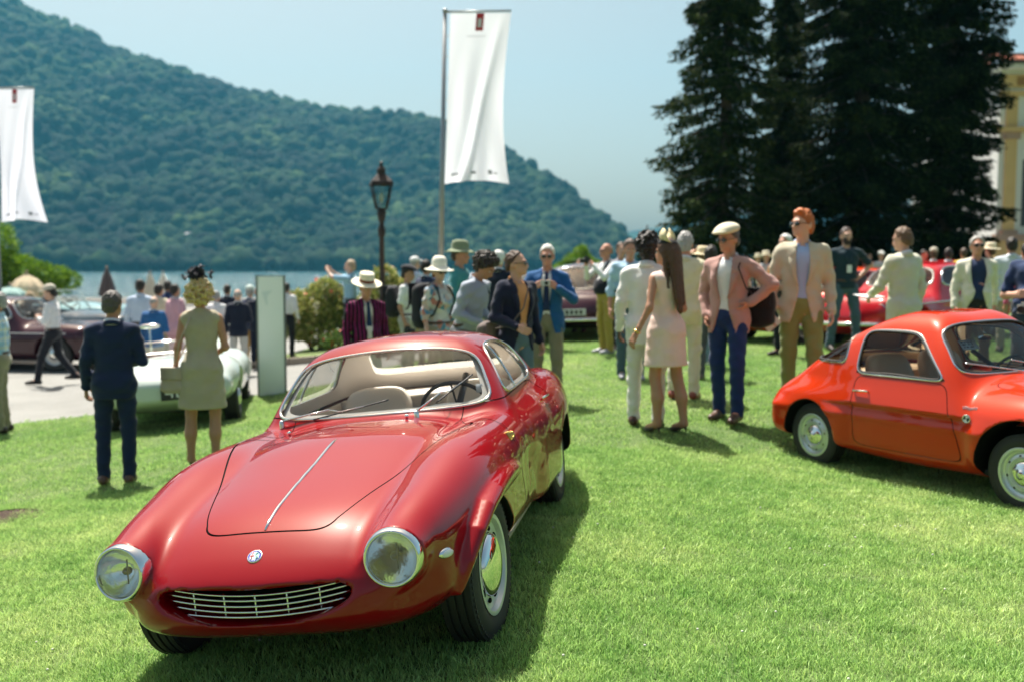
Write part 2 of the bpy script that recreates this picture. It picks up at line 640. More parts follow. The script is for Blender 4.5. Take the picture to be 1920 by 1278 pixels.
def instancer(name, pts, scl, rot, meshes, seed=0):
    """points carrying instances of the given meshes, through a geometry node group"""
    me = bpy.data.meshes.new(name)
    me.from_pydata([tuple(p) for p in pts], [], [])
    at = me.attributes.new('scl', 'FLOAT', 'POINT'); at.data.foreach_set('value', np.asarray(scl, np.float32))
    at = me.attributes.new('rot', 'FLOAT_VECTOR', 'POINT'); at.data.foreach_set('vector', np.asarray(rot, np.float32).ravel())
    o = link(name, me)
    ng = bpy.data.node_groups.new(name, 'GeometryNodeTree')
    ng.interface.new_socket('Geometry', in_out='INPUT', socket_type='NodeSocketGeometry')
    ng.interface.new_socket('Geometry', in_out='OUTPUT', socket_type='NodeSocketGeometry')
    gi = ng.nodes.new('NodeGroupInput'); go_ = ng.nodes.new('NodeGroupOutput')
    ip = ng.nodes.new('GeometryNodeInstanceOnPoints')
    ng.links.new(gi.outputs[0], ip.inputs['Points'])
    j = ng.nodes.new('GeometryNodeJoinGeometry') if False else ng.nodes.new('GeometryNodeGeometryToInstance')
    for m_ in meshes:
        src = bpy.data.objects.new(m_.name, m_)       # source mesh, never linked to the scene
        oi = ng.nodes.new('GeometryNodeObjectInfo'); oi.inputs['Object'].default_value = src
        ng.links.new(oi.outputs['Geometry'], j.inputs[0])
    ng.links.new(j.outputs[0], ip.inputs['Instance'])
    ip.inputs['Pick Instance'].default_value = True
    for nm, sock, ty in (('scl', 'Scale', 'FLOAT'), ('rot', 'Rotation', 'FLOAT_VECTOR')):
        na = ng.nodes.new('GeometryNodeInputNamedAttribute'); na.data_type = ty; na.inputs['Name'].default_value = nm
        ng.links.new(na.outputs[0], ip.inputs[sock])
    ng.links.new(ip.outputs[0], go_.inputs[0])
    md = o.modifiers.new('instances', 'NODES'); md.node_group = ng
    o['kind'] = 'stuff'
    return o

rg = np.random.default_rng(3)
T1 = [tuft_mesh('grass_tuft', 380, .26, .010, .040, .0046, k) for k in range(5)]
T2 = [tuft_mesh('grass_tuft', 200, .42, .014, .036, .0075, 10 + k) for k in range(4)]
def scatter(y0, y1, step, dz):
    P = []
    y = y0
    while y < y1:
        hw = y * .56 + .4
        xs = np.arange(-hw, hw, step)
        for x in xs:
            P.append((x + rg.uniform(-.5, .5) * step, y + rg.uniform(-.5, .5) * step, 0))
        y += step
    P = np.array(P)
    P = P[lawn_a(P) > .12]
    P[:, 2] = ground_z(P[:, 0], P[:, 1]) + LIFT - .002
    # follow the slope
    e = .1
    gx = (ground_z(P[:, 0] + e, P[:, 1]) - ground_z(P[:, 0] - e, P[:, 1])) / (2 * e)
    gy = (ground_z(P[:, 0], P[:, 1] + e) - ground_z(P[:, 0], P[:, 1] - e)) / (2 * e)
    rot = np.stack([np.arctan(gy), -np.arctan(gx), 0 * gx], 1)
    return P, rot
P, rt = scatter(3.0, 8.2, .15, 0)
instancer('grass', P, rg.uniform(.8, 1.2, len(P)), rt, T1)
P, rt = scatter(8.2, 22, .30, 0)
instancer('grass', P, rg.uniform(.8, 1.2, len(P)), rt, T2)
# clover and daisies dotted in the shade
mb = MB()
for k in range(60):
    x, y = rg.uniform(-2.2, 2.6), rg.uniform(3.5, 6.5)
    z = float(ground_z(x, y)) + LIFT
    mb.ell((x, y, z + .03), (.006, .006, .005), None, 6, 4)
mb.build('clover_flowers', mat('clover_white', (.6, .6, .52), .8))['kind'] = 'stuff'

# cast iron drain cover let into the lawn
dp = on_ground(20, 978)
dr = empty('drain_cover', Vector((dp.x, dp.y, dp.z + LIFT)))
tag(dr, 'round rusty iron drain cover set in the grass left of the red coupe', 'drain cover')
IRON = mat('rusty_iron', (.09, .055, .04), .8, .3, bump=.4, bscale=40, var=.4)
mb = MB(); mb.lathe([(.24, -.05), (.24, .022), (.215, .028), (.21, .014), (.21, -.05)], 40); mb.build('rim', IRON, dr, sharp=30)
mb = MB(); mb.lathe([(.208, .012), (0, .012)], 40); mb.build('plate', mat('iron_dark', (.035, .028, .025), .9), dr)
mb = MB()
for i in range(-5, 6):
    for j_ in range(-5, 6):
        if (i * .037) ** 2 + (j_ * .037) ** 2 < .195 ** 2: mb.box((i * .037 - .013, j_ * .037 - .013, .012), (i * .037 + .013, j_ * .037 + .013, .026))
st = mb.build('stud', IRON, dr, smooth=False); st['kind'] = 'stuff'

# ------------------------------------------------------------------ lake
LAKE_Z = -3.0
WATER, nt, b = node_mat('lake_water')
b.inputs['Base Color'].default_value = (.025, .10, .125, 1); b.inputs['Roughness'].default_value = .12
b.inputs['IOR'].default_value = 1.33
pos = nt.nodes.new('ShaderNodeNewGeometry').outputs['Position']
mp = nt.nodes.new('ShaderNodeMapping'); mp.inputs['Scale'].default_value = (.35, 1, 1); nt.links.new(pos, mp.inputs[0])
w1 = noise(nt, mp.outputs[0], .9, 6, .65)
add_bump(nt, b, w1, .9, .8)
mb = MB()
mb.add([(-2500, 40, LAKE_Z), (4800, 40, LAKE_Z), (4800, 3150, LAKE_Z), (-2500, 3150, LAKE_Z)], [(0, 1, 2, 3)])
mb.build('lake', WATER)['kind'] = 'structure'

# ------------------------------------------------------------------ mountain across the lake
RX = [-1500, -900, -500, -250, -100, 0, 50, 85, 179, 212, 305, 382, 456, 521, 610, 700, 760, 830, 890, 950, 1000, 1060, 1100, 1150, 1185, 1230]
RY = [60, -160, -150, -90, -35, -4, 16, 35, 73, 97, 133, 157, 182, 194, 219, 231, 236, 240, 266, 300, 335, 375, 405, 440, 470, 500]
ridge_f = lambda p: np.interp(p, RX, RY)
def dist_f(p): return np.interp(p, [-1500, 0, 700, 1000, 1230], [1500, 1550, 1450, 1250, 1000])
def shore_f(p): return np.interp(p, [-1500, 0, 400, 900, 1230], [700, 820, 880, 930, 960])
from mathutils import noise as mn
def fbm2(x, y, o=4):
    # cheap sum of rotated sines as terrain noise (vectorised)
    r = 0; a = 1; f = 1
    for k in range(o):
        c, s_ = math.cos(k * 1.7 + .4), math.sin(k * 1.7 + .4)
        u = (x * c - y * s_) * f; v = (x * s_ + y * c) * f
        r = r + a * (np.sin(u + 1.7 * np.sin(v * .7 + k)) * np.cos(v + 1.3 * np.sin(u * .6 + 2 * k)))
        a *= .5; f *= 2.1
    return r
def mountain_pt(p, t):
    """p: bearing (photo column), t: 0 at the shore, 1 on the ridge"""
    Ds, Dr = shore_f(p), dist_f(p)
    Y = Ds + (Dr - Ds) * t
    X = (p - 960) / F_PX * Y
    zr = CAM_H + elev(ridge_f(p)) * Dr
    tt = np.clip(t, 0, 1)
    prof = .35 * tt + .65 * (tt * tt * (3 - 2 * tt)) * (.6 + .4 * tt) 
    z = LAKE_Z + .6 + (zr - LAKE_Z) * prof / 1.0
    env = np.sin(np.clip(tt, 0, 1) * math.pi) ** .7
    z = z + env * np.minimum(.10 * (zr - LAKE_Z), 20) * fbm2(X / 90, Y / 110)
    z = np.where(t > 1, LAKE_Z + .6 + (zr - LAKE_Z) * (1 - (t - 1) * 1.2), z)
    return X, Y, z
pc = np.linspace(-1500, 1230, 260); tc_ = np.r_[np.linspace(-.02, 1, 70), 1.15, 1.5]
PP, TT = np.meshgrid(pc, tc_, indexing='ij')
MX, MY, MZ = mountain_pt(PP, TT)
MZ = np.where(TT < 0, LAKE_Z - 2, MZ)
Vm = np.stack([MX, MY, MZ], -1).reshape(-1, 3); nn = len(tc_)
Fm = [(i * nn + j, (i + 1) * nn + j, (i + 1) * nn + j + 1, i * nn + j + 1) for i in range(len(pc) - 1) for j in range(nn - 1)]
FOREST, nt, b = node_mat('forest_green')
pos = nt.nodes.new('ShaderNodeNewGeometry').outputs['Position']
oi = nt.nodes.new('ShaderNodeObjectInfo').outputs['Random']
n1 = noise(nt, pos, .011, 5, .6)
c1 = ramp(nt, n1, [(.38, (.003, .009, .008)), (.5, (.008, .022, .012)), (.62, (.028, .052, .022))])
c2 = ramp(nt, oi, [(0, (.4, .45, .5)), (.5, (.95, 1, .95)), (1, (1.9, 1.75, 1.3))])
cc = mixc(nt, 1.0, c1, c2, 'MULTIPLY')
nt.links.new(cc, b.inputs['Base Color']); b.inputs['Roughness'].default_value = .9; b.inputs['Specular IOR Level'].default_value = .1
leafn = noise(nt, pos, .8, 3, .7); add_bump(nt, b, leafn, 1.0, 1.2)
np_mesh('mountain', Vm, Fm, FOREST)['kind'] = 'structure'
# forest canopy
def crown_mesh(name, seed):
    import bmesh
    bm = bmesh.new(); bmesh.ops.create_icosphere(bm, subdivisions=2, radius=1)
    rr = random.Random(seed); off = Vector((rr.random() * 9, rr.random() * 9, rr.random() * 9))
    for v in bm.verts:
        d = 1 + .42 * mn.noise(v.co * 1.7 + off) + .22 * mn.noise(v.co * 4 + off)
        v.co = v.co * d; v.co.z = v.co.z * 1.05 + .1
    me = bpy.data.meshes.new(name); bm.to_mesh(me); bm.free()
    me.polygons.foreach_set('use_smooth', [True] * len(me.polygons)); me.materials.append(FOREST)
    return me
crowns = [crown_mesh('crown', k) for k in range(5)]
N = 38000
pp = rg.uniform(-1080, 1228, N * 2); tt = rg.uniform(0.012, 1.01, N * 2)
wgt = shore_f(pp) + (dist_f(pp) - shore_f(pp)) * tt
keep = rg.uniform(0, 1, N * 2) < (wgt / 1550) ** 2 * 1.25 * np.interp(pp, [0, 1000, 1230], [1, .8, .45])
pp, tt = pp[keep], tt[keep]
fx, fy_, fz_ = mountain_pt(pp, tt)
sc = rg.uniform(3.4, 8.8, len(pp)) * np.where(rg.uniform(0, 1, len(pp)) < .10, 1.5, 1)
instancer('forest', np.stack([fx, fy_, fz_ + sc * .35], 1), sc, np.stack([rg.uniform(-.2, .2, len(pp)), rg.uniform(-.2, .2, len(pp)), rg.uniform(0, 6.28, len(pp))], 1), crowns)
# far hills closing the lake
mb = MB()
hp = np.linspace(900, 3600, 120); rows = []
for f_ in (0, .35, .7, 1.0, 1.3):
    Yh = 2200 + 700 * f_
    zz = CAM_H + (500 - np.interp(hp, [900, 1100, 1170, 1210, 1500, 2200, 3600], [470, 442, 437, 430, 395, 380, 420])) / F_PX * 2900
    zz = LAKE_Z + (zz - LAKE_Z) * (np.sin(min(f_, 1) * math.pi / 2) if f_ <= 1 else .8) + 6 * fbm2(hp / 40, hp * 0 + f_ * 3) * min(f_, 1)
    rows.append(np.stack([(hp - 960) / F_PX * Yh, np.full_like(hp, Yh), zz], 1))
Vh_ = np.vstack(rows); n_ = len(hp)
mb.add(Vh_, [(i * n_ + j, i * n_ + j + 1, (i + 1) * n_ + j + 1, (i + 1) * n_ + j) for i in range(4) for j in range(n_ - 1)])
mb.build('far_hills', FOREST)['kind'] = 'structure'

# ------------------------------------------------------------------ houses on the far shore
HOUSES = [(168, 505, 9, 6, (.62, .60, .55), (.30, .16, .11), 'small white house low on the far shore near the left banner'),
          (243, 503, 15, 6, (.10, .30, .38), (.09, .26, .34), 'blue flat boathouse on the far shore left of the lamp'),
          (362, 452, 9, 7, (.55, .54, .52), (.25, .25, .26), 'grey roofed house among the trees above the far shore'),
          (386, 494, 9, 8, (.58, .44, .38), (.34, .17, .12), 'pink walled house by the water behind the woman with black flowers'),
          (430, 503, 16, 7, (.62, .56, .52), (.36, .20, .15), 'broad pale house with reddish roof on the far shore'),
          (605, 507, 14, 7, (.66, .63, .58), (.36, .30, .27), 'white villa on the far shore behind the photographing man'),
          (802, 470, 9, 7, (.50, .40, .36), (.33, .16, .12), 'reddish house in the woods right of the tall pole'),
          (995, 473, 11, 7, (.55, .42, .40), (.38, .18, .14), 'pinkish house in the woods above the white haired man'),
          (1052, 474, 15, 6, (.60, .50, .46), (.42, .19, .14), 'long house with red roof near the right end of the shore'),
          (1122, 470, 10, 6, (.56, .47, .43), (.36, .19, .15), 'last house on the right at the foot of the mountain')]
for (px, py, w, hh, wc, rc, lab) in HOUSES:
    t = .004 + max(0, (500 - py) / 500) * .75
    for tq in np.linspace(0.004, .6, 300):
        X_, Y_, Z_ = mountain_pt(np.array([float(px)]), np.array([tq]))
        if 500 - (Z_[0] - CAM_H) / Y_[0] * F_PX <= py: break
    X_, Y_, Z_ = float(X_[0]), float(Y_[0]) - 9, float(Z_[0])
    ho = empty('lakeside_house', Vector((X_, Y_, Z_ - 2)))
    tag(ho, lab, 'house', 'houses on the far shore')
    wm = mat('house_wall_%d' % px, wc, .9); rm = mat('house_roof_%d' % px, rc, .9)
    mb = MB(); mb.box((-w / 2, -4, 0), (w / 2, 4, hh)); mb.build('wall', wm, ho, smooth=False)
    mb = MB()
    r_ = 1.4 if py == 503 and w == 15 else 2.8
    mb.add([(-w / 2 - .5, -4.6, hh), (w / 2 + .5, -4.6, hh), (w / 2 + .5, 4.6, hh), (-w / 2 - .5, 4.6, hh), (-w / 4, 0, hh + r_), (w / 4, 0, hh + r_)], [(0, 1, 5, 4), (2, 3, 4, 5), (1, 2, 5), (3, 0, 4), (0, 3, 2, 1)])
    mb.build('roof', rm, ho, smooth=False)
    for k in range(3):
        for r2 in range(2 if hh > 6 else 1):
            xx = -w / 2 + w * (k + .5) / 3
            mb = MB(); mb.box((xx - .6, -4.06, 1.6 + 2.8 * r2), (xx + .6, -3.98, 3.1 + 2.8 * r2)); mb.build('window', mat('far_window', (.05, .06, .07), .3), ho, smooth=False)

# ------------------------------------------------------------------ haze
mb = MB(); mb.box((-2700, -960, -6.2), (5000, 3300, 640))
hz = mb.build('haze', None, smooth=False); hz['kind'] = 'stuff'
hm = bpy.data.materials.new('haze_air'); hm.use_nodes = True
hm.node_tree.nodes.clear()
ho_ = hm.node_tree.nodes.new('ShaderNodeOutputMaterial')
pv = hm.node_tree.nodes.new('ShaderNodeVolumePrincipled')
pv.inputs['Color'].default_value = (.14, .66, 1.0, 1)
pv.inputs['Density'].default_value = .00012
pv.inputs['Anisotropy'].default_value = .2
hm.node_tree.links.new(pv.outputs[0], ho_.inputs['Volume'])
hz.data.materials.append(hm)
# ------------------------------------------------------------------ car parts shared by the two show cars
def paint(name, rgb, flake=.0, rough=.32):
    if name in MATS: return MATS[name]
    m = mat(name, rgb, rough, coat=1.0, spec=.05)
    b = m.node_tree.nodes['Principled BSDF']
    b.inputs['Metallic'].default_value = 0.0
    b.inputs['Coat IOR'].default_value = 1.47
    return m

TYRE = None
def tyre_mat():
    m = mat('tyre_rubber', (.022, .022, .021), .7)
    nt = m.node_tree
    if len(nt.nodes) < 4:
        b = nt.nodes['Principled BSDF']
        tc = nt.nodes.new('ShaderNodeTexCoord')
        mp = nt.nodes.new('ShaderNodeMapping')
        wv = nt.nodes.new('ShaderNodeTexNoise')
        wv.inputs['Scale'].default_value = 70
        nt.links.new(tc.outputs['Object'], wv.inputs['Vector'])
        bp = nt.nodes.new('ShaderNodeBump')
        bp.inputs['Strength'].default_value = .15
        nt.links.new(wv.outputs['Fac'], bp.inputs['Height'])
        nt.links.new(bp.outputs[0], b.inputs['Normal'])
        nt.nodes.remove(mp)
    return m

def make_wheel(root, pos, side, r, wid, rim_r, style, steer=0.0):
    """a wheel whose axle is local Y; side = +1 left of the car"""
    M = Matrix.Translation(pos) @ Matrix.Rotation(steer, 4, 'Z') @ Matrix.Rotation(-side * math.pi / 2, 4, 'X')
    w2 = wid / 2
    wheel = MB()
    # tyre with grooved tread
    prof = [(rim_r - .004, -w2 * .80), (rim_r + .012, -w2 * .93), (rim_r + .045, -w2 * 1.02), (r - .045, -w2 * 1.0), (r - .016, -w2 * .90), (r - .006, -w2 * .78)]
    for k in range(4):
        c = -w2 * .66 + k * w2 * .44
        prof += [(r, c - w2 * .16), (r, c + w2 * .14), (r - .009, c + w2 * .16), (r - .009, c + w2 * .25)]
    prof = prof[:-2]
    prof += [(r, w2 * .78), (r - .006, w2 * .80), (r - .016, w2 * .90), (r - .045, w2 * 1.0), (rim_r + .045, w2 * 1.02), (rim_r + .012, w2 * .93), (rim_r - .004, w2 * .80)]
    wheel.lathe(prof, 64, M)
    # tread blocks: shallow cross ribs on the shoulders
    for k in range(72):
        a = 2 * math.pi * k / 72
        for s in (-1, 1):
            B = M @ Matrix.Rotation(a, 4, 'Z') @ Matrix.Translation((r - .0165, 0, s * w2 * .84)) 
            wheel.box((-.004, -.0075, -.007), (.0055, .0075, .007), 0, B)
    tw = wheel.build('wheel', tyre_mat(), root, sharp=35)
    rim = MB()
    z0 = w2
    if style == 'disc':
        rp = [(rim_r + .010, z0 * .97), (rim_r + .004, z0 * 1.0), (rim_r - .008, z0 * .96), (rim_r - .016, z0 * .70), (rim_r - .030, z0 * .62), (rim_r - .060, z0 * .72), (rim_r - .085, z0 * .76), (.09, z0 * .70), (.0, z0 * .70)]
        rim.lathe(rp, 48, M)
        ro = rim.build('rim', mat('rim_paint', (.62, .63, .60), .35, .35), tw, sharp=40)
        sl = MB()
        for k in range(10):
            B = M @ Matrix.Rotation(2 * math.pi * k / 10, 4, 'Z') @ Matrix.Translation((rim_r - .052, 0, z0 * .72))
            sl.ell((0, 0, 0), (.0125, .022, .006), B, 10, 6)
        sl.build('rim_slot', DARK, tw)['kind'] = 'stuff'
        hc = MB()
        R0 = rim_r - .066
        hp = [(R0, z0 * .70), (R0 - .001, z0 * .80)] + [((R0 - .002) * math.cos(t), z0 * (.80 + .48 * math.sin(t))) for t in np.linspace(.12, 1.5708, 12)]
        hc.lathe(hp, 48, M)
        hc.build('hubcap', CHROME, tw)
    else:
        rp = [(rim_r + .010, z0 * .97), (rim_r + .004, z0 * 1.0), (rim_r - .008, z0 * .96), (rim_r - .014, z0 * .72), (rim_r - .030, z0 * .60), (rim_r - .040, z0 * .74), (rim_r - .060, z0 * .78), (rim_r - .070, z0 * .60), (.0, z0 * .55)]
        rim.lathe(rp, 48, M)
        rim.build('rim', mat('rim_silver', (.60, .64, .64), .28, .6), tw, sharp=40)
        sl = MB()
        for k in range(8):
            B = M @ Matrix.Rotation(2 * math.pi * k / 8 + .2, 4, 'Z') @ Matrix.Translation((rim_r - .048, 0, z0 * .77))
            sl.ell((0, 0, 0), (.006, .010, .004), B, 10, 6)
        sl.build('rim_slot', DARK, tw)['kind'] = 'stuff'
        hc = MB()
        R0 = .085
        hp = [(R0 + .005, z0 * .55), (R0 + .005, z0 * .80), (R0 - .012, z0 * .98), (.05, z0 * 1.1), (.03, z0 * 1.15), (.027, z0 * 1.22), (.018, z0 * 1.28), (.0, z0 * 1.29)]
        hc.lathe(hp, 40, M)
        hc.build('hubcap', CHROME, tw)
    return tw

def seat_field(X, Y, Z, cx, cy, wz=.33):
    """a bucket seat: cushion plus reclined backrest"""
    a = ((np.abs((X - cx) / .25) ** 4 + np.abs((Y - cy) / .235) ** 4 + np.abs((Z - wz) / .10) ** 4) ** .25 - 1) * .1
    xb = cx - .27 - (Z - wz) * .32
    b = ((np.abs((X - xb) / .075) ** 4 + np.abs((Y - cy) / .225) ** 4 + np.abs((Z - wz - .30) / .31) ** 4) ** .25 - 1) * .07
    return smin(a, b, .05)

def trim_tubes(name, F, V, r, m, parent, step=.02, offset=None, n=6):
    mb = MB()
    for lp in loops(F):
        P = smooth_loop(V[lp], 4, step)
        mb.tube(P, r, n, closed=True)
    return mb.build(name, m, parent)

def headlamp(root, M, r, name='headlight'):
    """lamp facing local +Z: chrome ring, bowl, ribbed lens and bulb"""
    hl = MB()
    rp = [(r + .017, -.095), (r + .019, -.05), (r + .016, -.012), (r + .010, .012), (r + .004, .018), (r - .002, .012), (r - .003, -.01)]
    hl.lathe(rp, 48, M)
    ring = hl.build(name, CHROME, root)
    bowl = MB()
    bp = [(r - .003, -.004)] + [(r * .97 * math.sqrt(1 - t), -.005 - .075 * t) for t in (.1, .25, .4, .55, .7, .82, .92, .97)] + [(0, -.08)]
    bowl.lathe(bp, 40, M)
    bm = mat('lamp_reflector', (.96, .96, .93), .14, 1.0, bump=.14, bscale=30)
    bowl.build('reflector', bm, ring)
    bulb = MB()
    bulb.ell((0, 0, 0), (.016, .016, .022), M @ Matrix.Translation((0, 0, -.045)), 12, 8)
    bulb.tube([M @ Vector((-r * .5, .012, -.03)), M @ Vector((r * .5, .012, -.03))], .003, 6)
    bulb.build('bulb', mat('bulb_shield', (.30, .22, .14), .3, .8), ring)
    lens = MB()
    lp = [(r - .003, .004), (r * .9, .014), (r * .7, .024), (r * .45, .031), (r * .2, .034), (0, .035)]
    lens.lathe(lp, 40, M)
    lg = glass_mat('lamp_lens', (.985, .985, .96), .7)
    nt = lg.node_tree
    if not any(n.type == 'BUMP' for n in nt.nodes):
        tc = nt.nodes.new('ShaderNodeTexCoord')
        wv = nt.nodes.new('ShaderNodeTexWave')
        wv.bands_direction = 'Y'
        wv.inputs['Scale'].default_value = 55
        wv.inputs['Distortion'].default_value = .4
        bp_ = nt.nodes.new('ShaderNodeBump')
        bp_.inputs['Strength'].default_value = .35
        bp_.inputs['Distance'].default_value = .004
        nt.links.new(tc.outputs['Object'], wv.inputs['Vector'])
        nt.links.new(wv.outputs['Fac'], bp_.inputs['Height'])
        for n_ in nt.nodes:
            if n_.type == 'BSDF_GLOSSY': nt.links.new(bp_.outputs[0], n_.inputs['Normal'])
        # a little milky ribbing
        df = nt.nodes.new('ShaderNodeBsdfDiffuse')
        df.inputs[0].default_value = (.8, .82, .78, 1)
        mx = nt.nodes.new('ShaderNodeMixShader')
        mr = nt.nodes.new('ShaderNodeMath'); mr.operation = 'MULTIPLY'; mr.inputs[1].default_value = .10
        nt.links.new(wv.outputs['Fac'], mr.inputs[0])
        nt.links.new(mr.outputs[0], mx.inputs[0])
        out = [n_ for n_ in nt.nodes if n_.type == 'OUTPUT_MATERIAL'][0]
        src = out.inputs[0].links[0].from_socket
        nt.links.new(src, mx.inputs[1]); nt.links.new(df.outputs[0], mx.inputs[2])
        nt.links.new(mx.outputs[0], out.inputs[0])
    lens.build('lens', lg, ring)
    return ring

def steering_wheel(root, c, r, tilt, m):
    M = Matrix.Translation(c) @ Matrix.Rotation(tilt, 4, 'Y') @ Matrix.Rotation(math.pi / 2, 4, 'Z')
    mb = MB()
    n = 36
    mb.tube([M @ Vector((r * math.cos(2 * math.pi * k / n), r * math.sin(2 * math.pi * k / n), 0)) for k in range(n)], .011, 8, True)
    for a in (.0, 2.2, -2.2):
        mb.tube([M @ Vector((0, 0, .03)), M @ Vector((r * math.sin(a), -r * math.cos(a), 0))], .006, 6)
    mb.ell((0, 0, 0), (.035, .035, .02), M @ Matrix.Translation((0, 0, .03)), 12, 8)
    mb.tube([M @ Vector((0, 0, .03)), M @ Vector((0, 0, .35))], .02, 8)
    return mb.build('steering_wheel', m, root)

# ------------------------------------------------------------------ red coupe in the foreground
def car_pose(x, y, z, yaw, pt, rl):
    f = Vector((-math.sin(yaw), -math.cos(yaw), pt)).normalized()
    l = Vector((math.cos(yaw), -math.sin(yaw), rl))
    l = (l - f * l.dot(f)).normalized()
    u = f.cross(l)
    M = Matrix((f, l, u)).transposed().to_4x4()
    M.translation = (x, y, z)
    return M

RED_M = car_pose(-.7477, 4.1759, -.0326, .1673, -.018, .1063)

def build_red_car():
    root = empty('sports_coupe', RED_M)
    tag(root, 'deep red 1950s coupe with round chrome headlights and oval slatted grille, nearest on the lawn', 'car')
    RED = paint('red_paint', (.245, .0006, .004), .04, .36)
    CLEAR = glass_mat('clear_glass', (.97, .985, .975), .55)
    # --- longitudinal curves (x forward, front axle at 0)
    c_top = spline([.80, .70, .57, .35, 0, -.27, -.55, -.83, -1.3, -1.9, -2.5, -2.9, -3.2, -3.40], [.50, .575, .655, .725, .79, .838, .846, .842, .84, .86, .84, .78, .70, .60])
    c_bot = spline([.80, .70, .60, .40, 0, -.5, -1.2, -1.9, -2.5, -3.0, -3.4], [.40, .318, .268, .225, .19, .175, .175, .18, .20, .27, .42])
    c_hw = spline([.86, .80, .74, .66, .5, .25, 0, -.5, -1.0, -1.6, -2.2, -2.8, -3.1, -3.3, -3.42], [.10, .34, .43, .50, .60, .67, .695, .715, .735, .735, .725, .66, .57, .44, .22])
    # front fender sausage: centre line and radii
    fz = spline([.72, .66, .5, .25, 0, -.25, -.5, -.8, -1.2, -1.7], [.562, .566, .588, .612, .635, .650, .655, .66, .665, .65])
    fr = spline([.72, .66, .5, .25, 0, -.25, -.5, -.8, -1.2, -1.7], [.106, .109, .121, .144, .167, .172, .164, .148, .135, .13])
    fy = spline([.72, .66, .5, .25, 0, -.25, -.5, -.8, -1.2, -1.7], [.519, .519, .532, .553, .566, .572, .578, .585, .592, .595])
    # rear fender
    rz = spline([-1.1, -1.5, -1.9, -2.3, -2.7, -3.1, -3.35], [.62, .625, .63, .635, .645, .65, .65])
    rr = spline([-1.1, -1.5, -1.9, -2.3, -2.7, -3.1, -3.35], [.13, .155, .19, .205, .18, .125, .085])
    ry = spline([-1.1, -1.5, -1.9, -2.3, -2.7, -3.1, -3.35], [.60, .595, .580, .575, .56, .53, .49])
    brow = [(.405, .665, .34), (.37, .712, .44), (.29, .742, .53), (.16, .757, .588), (0, .762, .612), (-.18, .762, .618), (-.35, .760, .612), (-.5, .757, .598), (-.64, .752, .578)]
    browr = [.018, .028, .036, .040, .041, .038, .031, .021, .004]

    def fbody(X, Y, Z):
        X, Y, Z = np.asarray(X, float), np.asarray(Y, float), np.asarray(Z, float)
        aY = np.sqrt(Y * Y + 1e-6)
        t = c_top(X); b = c_bot(X); hw = np.maximum(c_hw(X), .02)
        zc = b + (t - b) * .42
        up = np.maximum(t - zc, .02); dn = np.maximum(zc - b, .02)
        dz = Z - zc
        hh = np.where(dz > 0, up, dn)
        n = np.where(dz > 0, 2.5, 3.6)
        q = (np.abs(aY / hw) ** n + np.abs(dz / hh) ** n + 1e-9) ** (1 / n)
        A = (q - 1) * .30
        A = smax(A, (X - (.775 - .22 * aY * aY - 1.1 * (Z - .42) ** 2)) * .9, .06)
        A = smax(A, -(X + 3.36 - .25 * aY * aY), .10)
        # fenders
        yf, zf, rf = fy(X), fz(X), fr(X)
        B = np.sqrt(((aY - yf) / 1.02) ** 2 + (Z - zf) ** 2) - rf
        B = smax(B, X - .668 - .20 * (Z - .565), .012)
        B = smax(B, -(X + 1.75), .25)
        # the fender drops down to the wheel opening as a skirt
        SK = smax(np.abs(aY - yf + .0) - rf * .97, np.maximum(Z - zf, .36 - Z), .08)
        SK = smax(SK, X - .56, .10); SK = smax(SK, -(X + 1.0), .3)
        C = np.sqrt(((aY - ry(X)) / .95) ** 2 + (Z - rz(X)) ** 2) - rr(X)
        C = smax(C, -(X + 3.33), .08); C = smax(C, X + 1.05, .25)
        SR = smax(np.abs(aY - ry(X)) - rr(X) * .93, np.maximum(Z - rz(X), .27 - Z), .08)
        SR = smax(SR, X + 1.2, .3); SR = smax(SR, -(X + 3.1), .2)
        f = smin(A, smin(B, SK, .05), .07)
        f = smin(f, smin(C, SR, .05), .10)
        # eyebrow over the front wheel
        bw = None
        for i in range(len(brow) - 1):
            p, q2 = brow[i], brow[i + 1]
            d = np.subtract(q2, p); L2 = float(d @ d)
            h = np.clip(((X - p[0]) * d[0] + (aY - p[1]) * d[1] + (Z - p[2]) * d[2]) / L2, 0, 1)
            e = np.sqrt((X - p[0] - h * d[0]) ** 2 + (aY - p[1] - h * d[1]) ** 2 + (Z - p[2] - h * d[2]) ** 2) - (browr[i] * (1 - h) + browr[i + 1] * h)
            bw = e if bw is None else np.minimum(bw, e)
        f = smin(f, bw + .009, .045)
        return f

    def fgreen(X, Y, Z):
        X, Y, Z = np.asarray(X, float), np.asarray(Y, float), np.asarray(Z, float)
        zz = np.clip(Z, .6, 1.25); aY = np.sqrt(Y * Y + 1e-5)
        fr_ = (X - (-.822 - 1.0 * (zz - .84) - .20 * np.clip(zz - .84, 0, 1) ** 2 - .42 * Y * Y)) * .70
        re_ = (-2.50 + 1.05 * (zz - .80) + .9 * np.clip(zz - .80, 0, 1) ** 2 + .34 * Y * Y - X) * .60
        tp = np.clip(-1.75 - X, 0, 3)
        sd_ = aY - (.662 - .40 * (zz - .80) - .62 * np.clip(zz - .85, 0, 1) ** 2 - .10 * tp ** 2)
        g = smax(smax(fr_, sd_, .07), re_, .10)
        rf = 1.211 - .075 * (X + 1.42) ** 2 - .05 * np.clip(-1.5 - X, 0, 2) ** 2 - .24 * Y * Y - .12 * Y ** 4
        g = smax(g, (Z - rf) * .9, .075)
        return smax(g, .62 - Z, .02)

